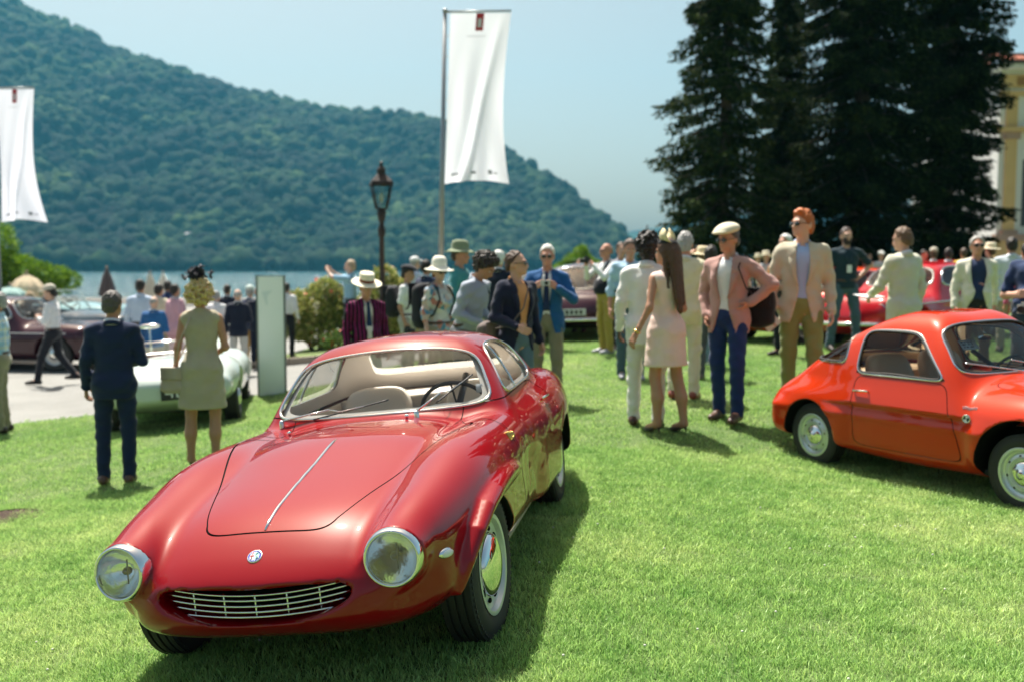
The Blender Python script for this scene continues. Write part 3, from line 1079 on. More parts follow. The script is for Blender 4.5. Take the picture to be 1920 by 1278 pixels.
    def fwell(X, aY, Z):
        k = np.clip((aY - .698) / .02, 0, 1)
        a = ((X + .02) / (.395 - .015 * k)) ** 2 + ((Z - .27) / (.385 - .075 * k)) ** 2
        k2 = np.clip((aY - .68) / .02, 0, 1)
        b = ((X + 2.25) / (.37 - .01 * k2)) ** 2 + ((Z - .27) / (.385 - .095 * k2)) ** 2
        w = (np.sqrt(np.minimum(a, b) + 1e-9) - 1) * .33
        return smax(w, .42 - aY, .03)
    def fall(X, Y, Z):
        f = smin(fbody(X, Y, Z), fgreen(X, Y, Z), .035)
        X, Y, Z = np.asarray(X, float), np.asarray(Y, float), np.asarray(Z, float)
        aY = np.abs(Y)
        # mouth
        zm = .430 + .035 * (aY / .36) ** 2
        m = ((np.abs(Y / .365) ** 2.6 + np.abs((Z - zm) / (.066)) ** 2.2 + 1e-9) ** (1 / 2.4) - 1) * .06
        m = smax(m, .55 - X, .02)
        f = smax(f, -m, .013)
        # bowls for the headlights
        hd = np.sqrt((aY - .519) ** 2 + (Z - .566) ** 2) - .080
        hd = smax(hd, .595 - X, .01)
        f = smax(f, -hd, .004)
        # wheel wells
        f = smax(f, -fwell(X, aY, Z), .008)
        return f

    h = .015
    V, F = isosurface(fall, (-3.48, -.005 - h * 60, .12), (.86, .9, 1.27), h)
    # ---------------- cut the shell into panels
    X, Y, Z = V[:, 0], V[:, 1], V[:, 2]
    def s_ws(V):      # windscreen opening, seen from the front
        X, Y, Z = V.T
        lo = .856 - .03 * Y * Y; hi = 1.148 - .17 * Y * Y
        zm = (lo + hi) / 2; zh = (hi - lo) / 2
        ve = .600 - .46 * (Z - .85)
        q = np.abs(Y / ve) ** 7 + np.abs((Z - zm) / zh) ** 7
        s = (1 - (q + 1e-12) ** (1 / 7)) * .15
        return np.minimum(s, X + 1.46)
    def s_side(V):
        X, Y, Z = V.T
        xf = -1.085 - 1.0 * (Z - .86); xr = -2.02 + .45 * (Z - .86)
        lo = .868 + 0 * X; hi = 1.120 - .20 * (X + 1.5) ** 2
        xm = (xf + xr) / 2; xh = (xf - xr) / 2; zm = (lo + hi) / 2; zh = (hi - lo) / 2
        q = np.abs((X - xm) / xh) ** 6 + np.abs((Z - zm) / zh) ** 6
        s = (1 - (q + 1e-12) ** (1 / 6)) * .12
        return np.minimum(s, np.abs(Y) - .40)
    def s_rear(V):
        X, Y, Z = V.T
        zm = (.885 + 1.125 - .12 * Y * Y) / 2; zh = (1.125 - .12 * Y * Y - .885) / 2
        q = np.abs((Z - zm) / zh) ** 6 + np.abs(Y / (.545 - .28 * (Z - .9))) ** 6
        s = (1 - (q + 1e-12) ** (1 / 6)) * .15
        return np.minimum(s, -1.80 - X)
    def s_hood(V):
        X, Y, Z = V.T
        aY = np.abs(Y)
        w = .275 + (.60 - .275) * np.clip((.50 - X) / 1.05, 0, 1.2) ** 1.05
        xm = (.575 - .62) / 2; xh = (.575 + .62) / 2
        q = np.abs((X - xm) / xh) ** 9 + np.abs(aY / w) ** 7
        return np.minimum((1 - (q + 1e-12) ** (1 / 8)) * .3, Z - .55)
    def s_door(V):
        X, Y, Z = V.T
        xm, xh = -1.33, .62
        q = np.abs((X - xm - .10 * (Z - .5)) / xh) ** 10 + np.abs((Z - .56) / .30) ** 8
        return np.minimum((1 - (q + 1e-12) ** (1 / 9)) * .3, np.abs(Y) - .45)
    def cut(V, F, sf, gap):
        g = sf(V)
        a = clip(V, F, g + gap, False)
        b = clip(V, F, g - gap, True)
        return a, b
    (V, F), (Vw, Fw) = cut(V, F, s_ws, .0)
    (V, F), (Vs, Fs) = cut(V, F, s_side, .0)
    (V, F), (Vr, Fr) = cut(V, F, s_rear, .0)
    (V, F), (Vh, Fh) = cut(V, F, s_hood, .0022)
    (V, F), (Vd, Fd) = cut(V, F, s_door, .0026)
    rw_ = fwell(V[:, 0], np.abs(V[:, 1]), V[:, 2]) - .0045
    Vk, Fk = clip(V, F, rw_, False); V, F = clip(V, F, rw_, True)
    for sx_ in (1, -1):
        for sy_ in (1, -1):
            A_ = clip(Vk, Fk, (Vk[:, 0] + 1.1) * sx_); A_ = clip(*A_, A_[0][:, 1] * sy_)
            np_mesh('wheel_well', *A_, DARK, root)
    np_mesh('body', V, F, RED, root, fall)
    np_mesh('hood', Vh, Fh, RED, root, fall)
    dl = Vd[:, 1] > 0
    for sgn in (1, -1):
        Vx, Fx = clip(Vd, Fd, Vd[:, 1] * sgn)
        np_mesh('door', Vx, Fx, RED, root, fall)
    g = grad(fall, Vw); g /= np.linalg.norm(g, axis=1)[:, None]
    ws = np_mesh('windscreen', Vw - g * .006, Fw, CLEAR, root)
    trim_tubes('frame', Fw, Vw, .0085, CHROME, ws)
    sv = {}
    for sgn in (1, -1):
        Vx, Fx = clip(Vs, Fs, Vs[:, 1] * sgn)
        g = grad(fall, Vx); g /= np.linalg.norm(g, axis=1)[:, None]
        sw = np_mesh('side_window', Vx - g * .005, Fx, CLEAR, root)
        trim_tubes('frame', Fx, Vx, .008, CHROME, sw)
        # quarter-light bar on the glass
        mb = MB(); pts = []
        for t in np.linspace(0, 1, 8):
            x_, z_ = -1.42 - .05 * t, .862 + .255 * t
            ys = np.linspace(.8, .2, 300)
            k = int(np.argmax(fall(np.full(300, x_), ys, np.full(300, z_)) < 0))
            pts.append((x_, sgn * float(ys[k]), z_))
        mb.tube(pts, .007, 8)
        mb.build('window_bar', CHROME, sw)
    g = grad(fall, Vr); g /= np.linalg.norm(g, axis=1)[:, None]
    rw = np_mesh('rear_window', Vr - g * .005, Fr, CLEAR, root)
    trim_tubes('frame', Fr, Vr, .008, CHROME, rw)
    # liner under panel gaps: a dark inner skin round the hood and door edges
    for (Vp, Fp, nm, sf) in ((Vh, Fh, 'hood_gap', s_hood), (Vd, Fd, 'door_gap', s_door)):
        mb = MB()
        for lp in loops(Fp):
            P = smooth_loop(Vp[lp], 1, .012)
            g = grad(fall, P); g /= np.linalg.norm(g, axis=1)[:, None]
            mb.tube(P - g * .010, .0085, 6, True)
        mb.build(nm, DARK, root)
    # ---------------- cabin
    cream = mat('cream_leather', (.74, .66, .57), .5, bump=.15, bscale=90)
    cream2 = mat('cream_cloth', (.78, .72, .66), .8)
    def fin(X, Y, Z): return fgreen(X, Y, Z) + .028
    Vi, Fi = isosurface(fin, (-3.0, -.75, .78), (-.7, .75, 1.27), .03)
    sel = np.minimum.reduce([-np.minimum(s_ws(Vi), Vi[:, 0] - (-.95 - 1.0 * (Vi[:, 2] - .84) - .42 * Vi[:, 1] ** 2)) + .012, -s_side(Vi) + .012, -s_rear(Vi) + .03])
    Vi, Fi = clip(Vi, Fi, sel)
    Vi, Fi = clip(Vi, Fi, Vi[:, 2] - .80)
    np_mesh('headliner', Vi, Fi, cream2, root, flip=True)
    for sy in (.33, -.33):
        def fs(X, Y, Z, sy=sy): return seat_field(X, Y, Z, -1.50, sy, .26)
        Vq, Fq = isosurface(fs, (-2.1, sy - .3, .1), (-1.2, sy + .3, .95), .025)
        so = np_mesh('seat', Vq, Fq, cream, root)
    mb = MB()
    mb.box((-2.36, -.54, .70), (-1.98, .54, .80)); mb.box((-2.02, -.60, .25), (-1.98, .60, .79))
    mb.build('parcel_shelf', cream2, root)
    mb = MB()
    mb.box((-2.1, -.66, .22), (-.3, .66, .25))
    mb.build('cabin_floor', mat('cabin_carpet', (.40, .34, .28), .95), root)
    for sgn in (1, -1):
        mb = MB(); mb.box((-2.1, min(sgn * .585, sgn * .60), .25), (-1.06, max(sgn * .585, sgn * .60), .79))
        mb.build('door_card', cream, root)
    def fd(X, Y, Z): 
        q = (np.abs((X + .93) / .13) ** 3 + np.abs(Y / .62) ** 6 + np.abs((Z - .715) / .085) ** 3) ** (1 / 3) - 1
        hump = ((X + 1.02) / .14) ** 2 + ((Y - .33) / .21) ** 2 + ((Z - .785) / .075) ** 2
        return smin(q * .08, (np.sqrt(hump) - 1) * .08, .02)
    Vq, Fq = isosurface(fd, (-1.2, -.68, .6), (-.75, .68, .92), .02)
    np_mesh('dashboard', Vq, Fq, mat('dash_grey', (.10, .115, .12), .6), root)
    steering_wheel(root, (-1.27, .33, .775), .195, R(-62), mat('wheel_rim_dark', (.05, .045, .045), .35))
    # ---------------- nose furniture
    for sgn in (1, -1):
        yaw = Matrix.Rotation(sgn * R(4), 4, 'Z')
        M = Matrix.Translation((.705, sgn * .519, .566)) @ yaw @ Matrix.Rotation(R(90 - 5), 4, 'Y')
        headlamp(root, M, .090)
    gr = MB()
    def mouth_x(y): return .752 - .22 * y * y
    grille = empty('grille', Matrix.Identity(4)); grille.parent = root
    bars = []
    for k, zb in enumerate((.464, .445, .424, .403, .385)):
        hwid = (.335, .352, .350, .330, .285)[k]
        ys = np.linspace(-hwid, hwid, 21)
        mb = MB()
        mb.tube([(mouth_x(y) - .03, y, zb + .035 * (abs(y) / .36) ** 2 * (1 if k < 4 else .8)) for y in ys], .0042, 6)
        mb.build('grille_bar', CHROME, grille)
    for y in (-.24, -.12, 0, .12, .24):
        mb = MB()
        mb.tube([(mouth_x(y) - .035, y, zz + .035 * (abs(y) / .36) ** 2) for zz in np.linspace(.380, .470, 5)], .0035, 6)
        mb.build('grille_post', CHROME, grille)
    mb = MB(); mb.box((.56, -.37, .34), (.565, .37, .52))
    mb.build('grille_back', DARK, grille)
    # helper: a point on the skin above (x, y)
    def top_at(x, y, z0=1.3, z1=.3):
        zs = np.linspace(z0, z1, 400)
        f = fall(np.full(400, x), np.full(400, y), zs)
        k = int(np.argmax(f < 0)); 
        return Vector((x, y, float(zs[k])))
    def nrm(p):
        g = grad(fall, np.array([p]))[0]
        return Vector(g).normalized()
    mb = MB()
    xs = np.linspace(.565, -.27, 24)
    mb.tube([top_at(x, 0) + Vector((0, 0, .002)) for x in xs], [.004] + [.0065] * 22 + [.003], 8)
    mb.build('hood_strip', CHROME, root)
    # nose badge: ring, blue band with letters, white half with red cross, pale half with green serpent
    bp = top_at(.675, 0); n = nrm(bp); bp = bp + n * .0015
    zq = n.to_track_quat('Z', 'Y').to_matrix().to_4x4()
    tx = Vector((0, 1, 0)); tx = (tx - n * tx.dot(n)).normalized(); ty = n.cross(tx)
    BM = Matrix((tx, ty, n)).transposed().to_4x4(); BM.translation = bp; BM = BM @ Matrix.Diagonal((.82, .82, 1, 1))
    mb = MB()
    mb.lathe([(.0345, -.004), (.0345, .002), (.032, .0035), (.030, .003), (0, .003)], 40, BM)
    badge = mb.build('badge', mat('badge_silver', (.75, .75, .72), .25, .9), root)
    mb = MB(); mb.lathe([(.0225, .0036), (.0300, .0036)], 40, BM)
    mb.build('badge_ring', mat('badge_blue', (.03, .06, .42), .25), badge)
    mb = MB()
    for a in range(-60, 61, 20):
        for q in (90, 270):
            B = BM @ Matrix.Rotation(R(q + a), 4, 'Z') @ Matrix.Translation((.0262, 0, .0040))
            mb.box((-.0024, -.0016, -.0003), (.0024, .0016, .0003), 0, B)
    mb.build('badge_lettering', mat('badge_silver'), badge)['kind'] = 'stuff'
    def half(sg):
        V_ = [BM @ Vector((sg * .0222 * math.cos(t), .0222 * math.sin(t), .0038)) for t in np.linspace(-math.pi / 2, math.pi / 2, 16)]
        return V_, [tuple(range(16)) if sg > 0 else tuple(range(16))[::-1]]
    mb = MB(); mb.add(*half(-1)); mb.build('badge_field', mat('badge_white', (.8, .8, .78), .3), badge)
    mb = MB(); mb.add(*half(1)); mb.build('badge_field', mat('badge_pale_blue', (.42, .62, .72), .3), badge)
    mb = MB(); mb.box((-.013, -.019, .0040), (-.0085, .019, .0046), 0, BM); mb.box((-.0205, -.003, .0040), (-.002, .003, .0047), 0, BM)
    mb.build('badge_cross', mat('badge_red', (.6, .02, .03), .3), badge)
    mb = MB(); mb.tube([BM @ Vector((.010 + .005 * math.sin(t * 7), -.017 + .034 * t, .0044)) for t in np.linspace(0, 1, 20)], .0018, 6)
    mb.build('badge_serpent', mat('badge_green', (.05, .28, .10), .3), badge)
    # side lamps
    def side_at(x, z, sgn, off=0.0):
        ys = np.linspace(.95, .3, 400)
        f = fall(np.full(400, x), ys, np.full(400, z))
        y = float(ys[int(np.argmax(f < 0))])
        p = Vector((x, y * 1.0, z)); n = nrm(p)
        p = p + n * off
        return Vector((p.x, sgn * p.y, p.z)), Vector((n.x, sgn * n.y, n.z))
    for sgn in (1, -1):
        p, n = side_at(.505, .515, sgn)
        tx = Vector((1, 0, .06)); tx = (tx - n * tx.dot(n)).normalized(); ty = n.cross(tx)
        M = Matrix((tx, ty, n)).transposed().to_4x4(); M.translation = p
        mb = MB(); mb.ell((0, 0, 0), (.046, .021, .016), M, 20, 12)
        sl = mb.build('side_lamp', CHROME, root)
        mb = MB(); mb.ell((0, 0, 0), (.038, .015, .012), M @ Matrix.Translation((-.002, 0, .008)), 20, 12)
        mb.build('lens', mat('side_lamp_lens', (.75, .76, .72), .12, bump=.2, bscale=120), sl)
        # script emblem behind the wheel brow
        mb = MB()
        pts = []
        for t in np.linspace(0, 1, 60):
            xx = -.60 - .13 * t + .012 * math.sin(t * 40); zz = .735 + .020 * math.cos(t * 40) * (1 - .5 * t) - .01 * t
            q, nn = side_at(xx, zz, sgn, .003)
            pts.append(q)
        mb.tube(pts, .0022, 5)
        mb.build('script_emblem', mat('gold', (.75, .52, .16), .25, 1.0), root)
        # door handle
        q0, n0 = side_at(-1.84, .74, sgn, .02); q1, _ = side_at(-1.70, .745, sgn, .02)
        mb = MB(); mb.tube([q0 - n0 * .02, q0, q1, q1 - n0 * .02], .007, 8)
        mb.build('door_handle', CHROME, root)
        # tail lamp on the end of the rear fender
        mb = MB(); mb.ell((-3.33, sgn * .50, .64), (.03, .05, .05), None, 16, 10)
        mb.build('tail_light', mat('tail_red', (.55, .02, .02), .15, coat=1), root)
        p, n = side_at(-2.93, .60, sgn)
        mb = MB(); mb.ell(p, (.03, .012, .018), None, 14, 8)
        mb.build('reflector', mat('tail_orange', (.8, .12, .02), .2, coat=1), root)
    # rear bumperettes
    for sgn in (1, -1):
        mb = MB(); mb.tube([(-3.38, sgn * .25, .40), (-3.41, sgn * .42, .41), (-3.34, sgn * .58, .42), (-3.1, sgn * .68, .43)], [.015, .022, .022, .012], 10)
        mb.build('bumper', CHROME, root)
    # wipers
    for (bx, by, tipx, tipy, tipz) in ((-.795, .235, -1.0, .47, .985), (-.915, -.53, -.90, .04, .915)):
        b0 = top_at(bx, by)
        t0 = Vector((tipx, tipy, tipz))
        mid = (b0 + t0) / 2 + Vector((.04, 0, .03))
        mb = MB()
        mb.lathe([(.014, -.01), (.014, .022), (.010, .034), (0, .036)], 14, Matrix.Translation(b0))
        mb.tube([b0 + Vector((0, 0, .03)), mid], [.0065, .004], 8)
        wp = mb.build('wiper', CHROME if by > 0 else mat('wiper_steel', (.7, .7, .7), .2, .9), root)
        # blade lies on the glass
        d = (t0 - b0)
        pts = []
        for t in np.linspace(.34, 1.05, 14):
            p = b0 + d * t
            # project to the screen along x
            xs_ = np.linspace(-.5, -1.6, 500)
            f = fall(xs_, np.full(500, p.y), np.full(500, p.z))
            k = int(np.argmax(f < 0))
            pts.append(Vector((float(xs_[k]) + .012, p.y, p.z)))
        mb = MB(); mb.tube(pts, .0045, 6)
        mb.build('blade', BLACK, wp)
        mb = MB(); mb.tube([mid, pts[5] + Vector((.012, 0, .006)), pts[9] + Vector((.008, 0, .003))], .003, 6)
        mb.build('arm', CHROME, wp)
    for y in (.20, -.42):
        b0 = top_at(-.74, y)
        mb = MB(); mb.lathe([(.008, -.01), (.008, .008), (.011, .012), (.009, .022), (0, .024)], 12, Matrix.Translation(b0))
        mb.build('washer_jet', CHROME, root)
    # inspection sticker and paper on the screen
    mb = MB(); mb.box((-1.075, .49, .895), (-1.072, .525, .94)); mb.build('sticker', mat('sticker_white', (.75, .76, .78), .6), root)
    # wheels and inner wells
    for (x, y) in ((0, .645), (0, -.645), (-2.25, .64), (-2.25, -.64)):
        make_wheel(root, (x, y - math.copysign(.0, y), .312), 1 if y > 0 else -1, .312, .155, .198, 'disc', R(-4) if x == 0 else 0)
    mb = MB()
    mb.box((-2.6, -.42, .24), (.35, .42, .30))
    mb.build('underbody', DARK, root)
    return root
build_red_car()
# ------------------------------------------------------------------ small orange-red coupe on the right
ORANGE_M = car_pose(3.789, 6.496, .030, -.4416, .0194, .0287) @ Matrix.Diagonal((.95, .95, .95, 1))

def build_orange_car():
    root = empty('compact_coupe', ORANGE_M)
    tag(root, 'small orange-red rounded coupe with tan seats, cut off by the right edge of the lawn', 'car')
    P = paint('orange_paint', (.52, .030, .0035), .03, .3)
    c_top = spline([.72, .55, .3, 0, -.3, -.55, -1.0, -1.6, -2.0, -2.3, -2.55, -2.75], [.54, .67, .75, .815, .85, .87, .87, .865, .82, .75, .655, .52])
    c_bot = spline([.72, .5, .2, -.5, -1.5, -2.0, -2.4, -2.75], [.34, .24, .18, .145, .145, .18, .22, .34])
    c_hw = spline([.74, .68, .5, .2, -.2, -.8, -1.4, -2.0, -2.4, -2.6, -2.76], [.20, .42, .56, .635, .66, .672, .675, .66, .61, .53, .34])
    def fbody(X, Y, Z):
        X, Y, Z = np.asarray(X, float), np.asarray(Y, float), np.asarray(Z, float)
        aY = np.sqrt(Y * Y + 1e-6)
        t = c_top(X); b = c_bot(X); hw = np.maximum(c_hw(X), .02)
        zc = b + (t - b) * .45
        hh = np.where(Z > zc, np.maximum(t - zc, .02), np.maximum(zc - b, .02))
        n = np.where(Z > zc, 2.7, 4.5)
        q = (np.abs(aY / hw) ** n + np.abs((Z - zc) / hh) ** n + 1e-9) ** (1 / n)
        A = (q - 1) * .28
        A = smax(A, (X - (.70 - .3 * aY * aY)) * .9, .06)
        A = smax(A, -(X + 2.705 - .22 * aY * aY - .22 * np.maximum(Z - .5, 0)), .12)
        B = np.sqrt((X - .05) ** 2 / 6.0 + (aY - .465) ** 2 + (Z - .545) ** 2) - .215
        SK = smax(smax(np.abs(aY - .465) - .205, np.maximum(Z - .52, .30 - Z), .08), np.abs(X - .05) - .42, .12)
        B = smin(B, SK, .05)
        B = smax(B, X - .60 - .1 * (Z - .5), .10)
        C = np.sqrt((X + 2.02) ** 2 / 5.5 + (aY - .445) ** 2 + (Z - .54) ** 2) - .212
        SR = smax(smax(np.abs(aY - .445) - .215, np.maximum(Z - .52, .27 - Z), .08), np.abs(X + 2.05) - .45, .12)
        C = smin(C, SR, .05)
        f = smin(A, B, .10)
        f = smin(f, C, .10)
        # faint waist crease on the flank
        return f - .0035 * np.exp(-((Z - .50) / .03) ** 2) * np.clip((aY - .55) / .05, 0, 1)
    def fgreen(X, Y, Z):
        X, Y, Z = np.asarray(X, float), np.asarray(Y, float), np.asarray(Z, float)
        zz = np.clip(Z, .6, 1.3); aY = np.sqrt(Y * Y + 1e-5)
        fr_ = (X - (-.47 - .78 * (zz - .87) - .25 * np.clip(zz - .87, 0, 1) ** 2 - .30 * Y * Y)) * .72
        re_ = (-2.42 + 1.55 * (zz - .74) + .6 * np.clip(zz - .74, 0, 1) ** 2 + .30 * Y * Y - X) * .50
        tp = np.clip(-1.45 - X, 0, 3)
        sd_ = aY - (.632 - .29 * (zz - .80) - .52 * np.clip(zz - .85, 0, 1) ** 2 - .16 * tp ** 2)
        g = smax(smax(fr_, sd_, .07), re_, .10)
        rf = 1.306 - .060 * (X + 1.15) ** 2 - .06 * np.clip(-1.4 - X, 0, 2) ** 2 - .13 * Y * Y - .12 * Y ** 4
        rf = rf + .014 * np.exp(-((aY - .24) / .13) ** 2)
        g = smax(g, (Z - rf) * .9, .085)
        return smax(g, .60 - Z, .02)
    def fall(X, Y, Z):
        f = smin(fbody(X, Y, Z), fgreen(X, Y, Z), .035)
        X, Y, Z = np.asarray(X, float), np.asarray(Y, float), np.asarray(Z, float)
        aY = np.abs(Y)
        for xc, zc, r in ((0.02, .275, .355), (-2.0, .27, .305)):
            w = np.sqrt((X - xc) ** 2 + (Z - zc) ** 2) - r
            w = smax(w, .40 - aY, .03)
            f = smax(f, -w, .012)
        hd = smax(np.sqrt((aY - .47) ** 2 + (Z - .56) ** 2) - .070, .52 - X, .01)
        return smax(f, -hd, .004)
    h = .018
    V, F = isosurface(fall, (-2.82, -h * 42, .09), (.80, h * 42, 1.32), h)
    def rr(a, b, n): return 1 - (np.abs(a) ** n + np.abs(b) ** n + 1e-12) ** (1 / n)
    def s_ws(V):
        X, Y, Z = V.T
        lo = .885 - .03 * Y * Y; hi = 1.240 - .10 * Y * Y
        zm = (lo + hi) / 2; zh = (hi - lo) / 2
        ve = .562 - .34 * (Z - .88)
        return np.minimum(rr(Y / ve, (Z - zm) / zh, 6) * .15, X + 1.08)
    def s_side(V):
        X, Y, Z = V.T
        xf = -.645 - 1.02 * (Z - .85); xr = -1.50 - .08 * (Z - .85)
        lo = .62; hi = 1.175 - .12 * (X + 1.2) ** 2
        xm = (xf + xr) / 2; xh = (xf - xr) / 2; zm = (lo + hi) / 2; zh = (hi - lo) / 2
        return np.minimum(np.minimum(rr((X - xm) / xh, (Z - zm) / zh, 10) * .12, Z - .835), np.abs(Y) - .36)
    def s_rear(V):
        X, Y, Z = V.T
        xm, xh = -1.87, .25
        return np.minimum(rr((X - xm + .5 * (Z - 1.02)) / xh, Y / .60, 6) * .2, Z - .90)
    def s_door(V):
        X, Y, Z = V.T
        xf = -.46 - .30 * (Z - .3); xm = (xf - 1.495) / 2; xh = (xf + 1.495) / 2
        return np.minimum(rr((X - xm) / xh, (Z - .545) / .275, 11) * .3, np.abs(Y) - .42)
    def s_hood(V):
        X, Y, Z = V.T
        return np.minimum(rr((X - .06) / .46, Y / (.36 + .10 * (.5 - X)), 8) * .3, Z - .55)
    def cut(V, F, sf, gap):
        g = sf(V)
        return clip(V, F, g + gap, False), clip(V, F, g - gap, True)
    (V, F), (Vw, Fw) = cut(V, F, s_ws, 0)
    (V, F), (Vs, Fs) = cut(V, F, s_side, 0)
    (V, F), (Vr, Fr) = cut(V, F, s_rear, 0)
    (V, F), (Vd, Fd) = cut(V, F, s_door, .0024)
    (V, F), (Vh, Fh) = cut(V, F, s_hood, .0018)
    rw_ = np.minimum(np.sqrt((V[:, 0] - .02) ** 2 + (V[:, 2] - .275) ** 2) - .360, np.sqrt((V[:, 0] + 2.0) ** 2 + (V[:, 2] - .27) ** 2) - .310)
    Vk, Fk = clip(V, F, rw_, False); V, F = clip(V, F, rw_, True)
    for sx_ in (1, -1):
        for sy_ in (1, -1):
            A_ = clip(Vk, Fk, (Vk[:, 0] + 1.0) * sx_); A_ = clip(*A_, A_[0][:, 1] * sy_)
            np_mesh('wheel_well', *A_, DARK, root)
    np_mesh('body', V, F, P, root, fall)
    np_mesh('hood', Vh, Fh, P, root, fall)
    for sgn in (1, -1):
        np_mesh('door', *clip(Vd, Fd, Vd[:, 1] * sgn), P, root, fall)
    for (Vp, Fp, nm) in ((Vh, Fh, 'hood_gap'), (Vd, Fd, 'door_gap')):
        mb = MB()
        for lp in loops(Fp):
            Q = smooth_loop(Vp[lp], 1, .014)
            g = grad(fall, Q); g /= np.linalg.norm(g, axis=1)[:, None]
            mb.tube(Q - g * .010, .0082, 6, True)
        mb.build(nm, DARK, root)
    def pane(name, Vx, Fx, rub):
        g = grad(fall, Vx); g /= np.linalg.norm(g, axis=1)[:, None]
        o = np_mesh(name, Vx - g * .005, Fx, glass_mat('tinted_glass', (.80, .86, .84)) if name != 'side_window' else MATS['clear_glass'], root)
        trim_tubes('frame', Fx, Vx, .0085, CHROME, o)
        if rub:
            mb = MB()
            for lp in loops(Fx):
                Q = smooth_loop(Vx[lp], 4, .02)
                c = Q.mean(0)
                Q2 = Q + (c - Q) / np.linalg.norm(c - Q, axis=1)[:, None] * .016
                gg = grad(fall, Q2); gg /= np.linalg.norm(gg, axis=1)[:, None]
                mb.tube(newton(fall, Q2, 2, .02) + gg * .001, .010, 6, True)
            mb.build('rubber_seal', RUBBER, o)
        return o
    pane('windscreen', Vw, Fw, True)
    for sgn in (1, -1):
        pane('side_window', *clip(Vs, Fs, Vs[:, 1] * sgn), True)
    pane('rear_window', Vr, Fr, True)
    tan = mat('tan_leather', (.46, .29, .16), .5, bump=.2, bscale=60)
    def fin(X, Y, Z): return fgreen(X, Y, Z) + .028
    Vi, Fi = isosurface(fin, (-2.5, -.68, .80), (-.4, .68, 1.32), .03)
    Vi, Fi = clip(Vi, Fi, np.minimum.reduce([-s_side(Vi), -s_rear(Vi) + 0, -np.minimum(s_ws(Vi), Vi[:, 0] - (-.60 - .78 * (Vi[:, 2] - .87) - .3 * Vi[:, 1] ** 2))]))
    Vi, Fi = clip(Vi, Fi, Vi[:, 2] - .83)
    np_mesh('headliner', Vi, Fi, mat('headliner_tan', (.36, .27, .17), .8), root, flip=True)
    for sy in (.29, -.29):
        def fs(X, Y, Z, sy=sy): return seat_field(X, Y, Z, -1.06, sy, .36)
        Vq, Fq = isosurface(fs, (-1.65, sy - .28, .2), (-.75, sy + .28, 1.05), .025)
        np_mesh('seat', Vq, Fq, tan, root)
    mb = MB(); mb.box((-2.15, -.52, .70), (-1.62, .52, .80)); mb.box((-1.64, -.55, .25), (-1.60, .55, .80))
    mb.build('parcel_shelf', tan, root)
    mb = MB(); mb.box((-1.7, -.58, .20), (-.3, .58, .24)); mb.build('cabin_floor', mat('dark_carpet', (.03, .03, .03), .95), root)
    for sgn in (1, -1):
        mb = MB(); mb.box((-1.6, min(sgn * .55, sgn * .565), .25), (-.75, max(sgn * .55, sgn * .565), .78)); mb.build('door_card', tan, root)
    def fd(X, Y, Z): return ((np.abs((X + .57) / .12) ** 3 + np.abs(Y / .53) ** 6 + np.abs((Z - .755) / .07) ** 3) ** (1 / 3) - 1) * .07
    Vq, Fq = isosurface(fd, (-.8, -.6, .62), (-.4, .6, .88), .02)
    np_mesh('dashboard', Vq, Fq, BLACK, root)
    steering_wheel(root, (-.86, .29, .80), .18, R(-60), BLACK)
    mb = MB(); mb.ell((-.80, 0, 1.11), (.012, .09, .025), None, 16, 8); mb.tube([(-.80, 0, 1.12), (-.84, 0, 1.19)], .005, 6)
    mb.build('mirror', CHROME, root)
    def nrm(p):
        return Vector(grad(fall, np.array([p]))[0]).normalized()
    def side_at(x, z, sgn, off=0.0):
        ys = np.linspace(.85, .2, 400)
        f = fall(np.full(400, x), ys, np.full(400, z))
        p = Vector((x, float(ys[int(np.argmax(f < 0))]), z)); n = nrm(p)
        p = p + n * off
        return Vector((p.x, sgn * p.y, p.z)), Vector((n.x, sgn * n.y, n.z))
    for sgn in (1, -1):
        q0, n0 = side_at(-1.47, .695, sgn, .022); q1, n1 = side_at(-1.33, .70, sgn, .022)
        mb = MB(); mb.tube([q0 - n0 * .024, q0, (q0 + q1) / 2, q1, q1 - n1 * .024], [.009, .010, .008, .007, .007], 8)
        mb.build('door_handle', CHROME, root)
        # round emblem and script behind the front wheel
        p, n = side_at(-.405, .600, sgn, .001)
        t = Vector((1, 0, 0)); t = (t - n * t.dot(n)).normalized(); b = n.cross(t)
        M = Matrix((t, b, n)).transposed().to_4x4(); M.translation = p
        mb = MB(); mb.lathe([(.030, -.003), (.030, .003), (.026, .006), (.024, .004), (0, .004)], 28, M)
        em = mb.build('emblem', CHROME, root)
        for k in range(4):
            a0 = k * math.pi / 2 + .4
            Vv = [M @ Vector((0, 0, .0046))] + [M @ Vector((.022 * math.cos(a0 + a), .022 * math.sin(a0 + a), .0046)) for a in np.linspace(0, math.pi / 2, 8)]
            mb = MB(); mb.add(Vv, [tuple(range(9))])
            mb.build('emblem_field', BLACK if k % 2 else mat('badge_white', (.8, .8, .78), .3), em)
        mb = MB(); pts = []
        for tt in np.linspace(0, 1, 50):
            xx = -.40 + sgn * -.055 + sgn * .11 * tt; zz = .668 + .010 * math.cos(tt * 44) + .004 * math.sin(tt * 9)
            pts.append(side_at(xx, zz, sgn, .003)[0])
        mb.tube(pts, .0018, 5); mb.build('script_emblem', CHROME, root)
        headlamp(root, Matrix.Translation((.60, sgn * .47, .56)) @ Matrix.Rotation(R(85), 4, 'Y'), .075)
        mb = MB(); mb.ell((-2.60, sgn * .42, .56), (.03, .035, .05), None, 14, 8)
        mb.build('tail_light', mat('tail_red', (.55, .02, .02), .15, coat=1), root)
        mb = MB(); mb.tube([(.70, 0, .36), (.68, sgn * .25, .36), (.55, sgn * .50, .37)], .018, 8); mb.build('bumper', CHROME, root)
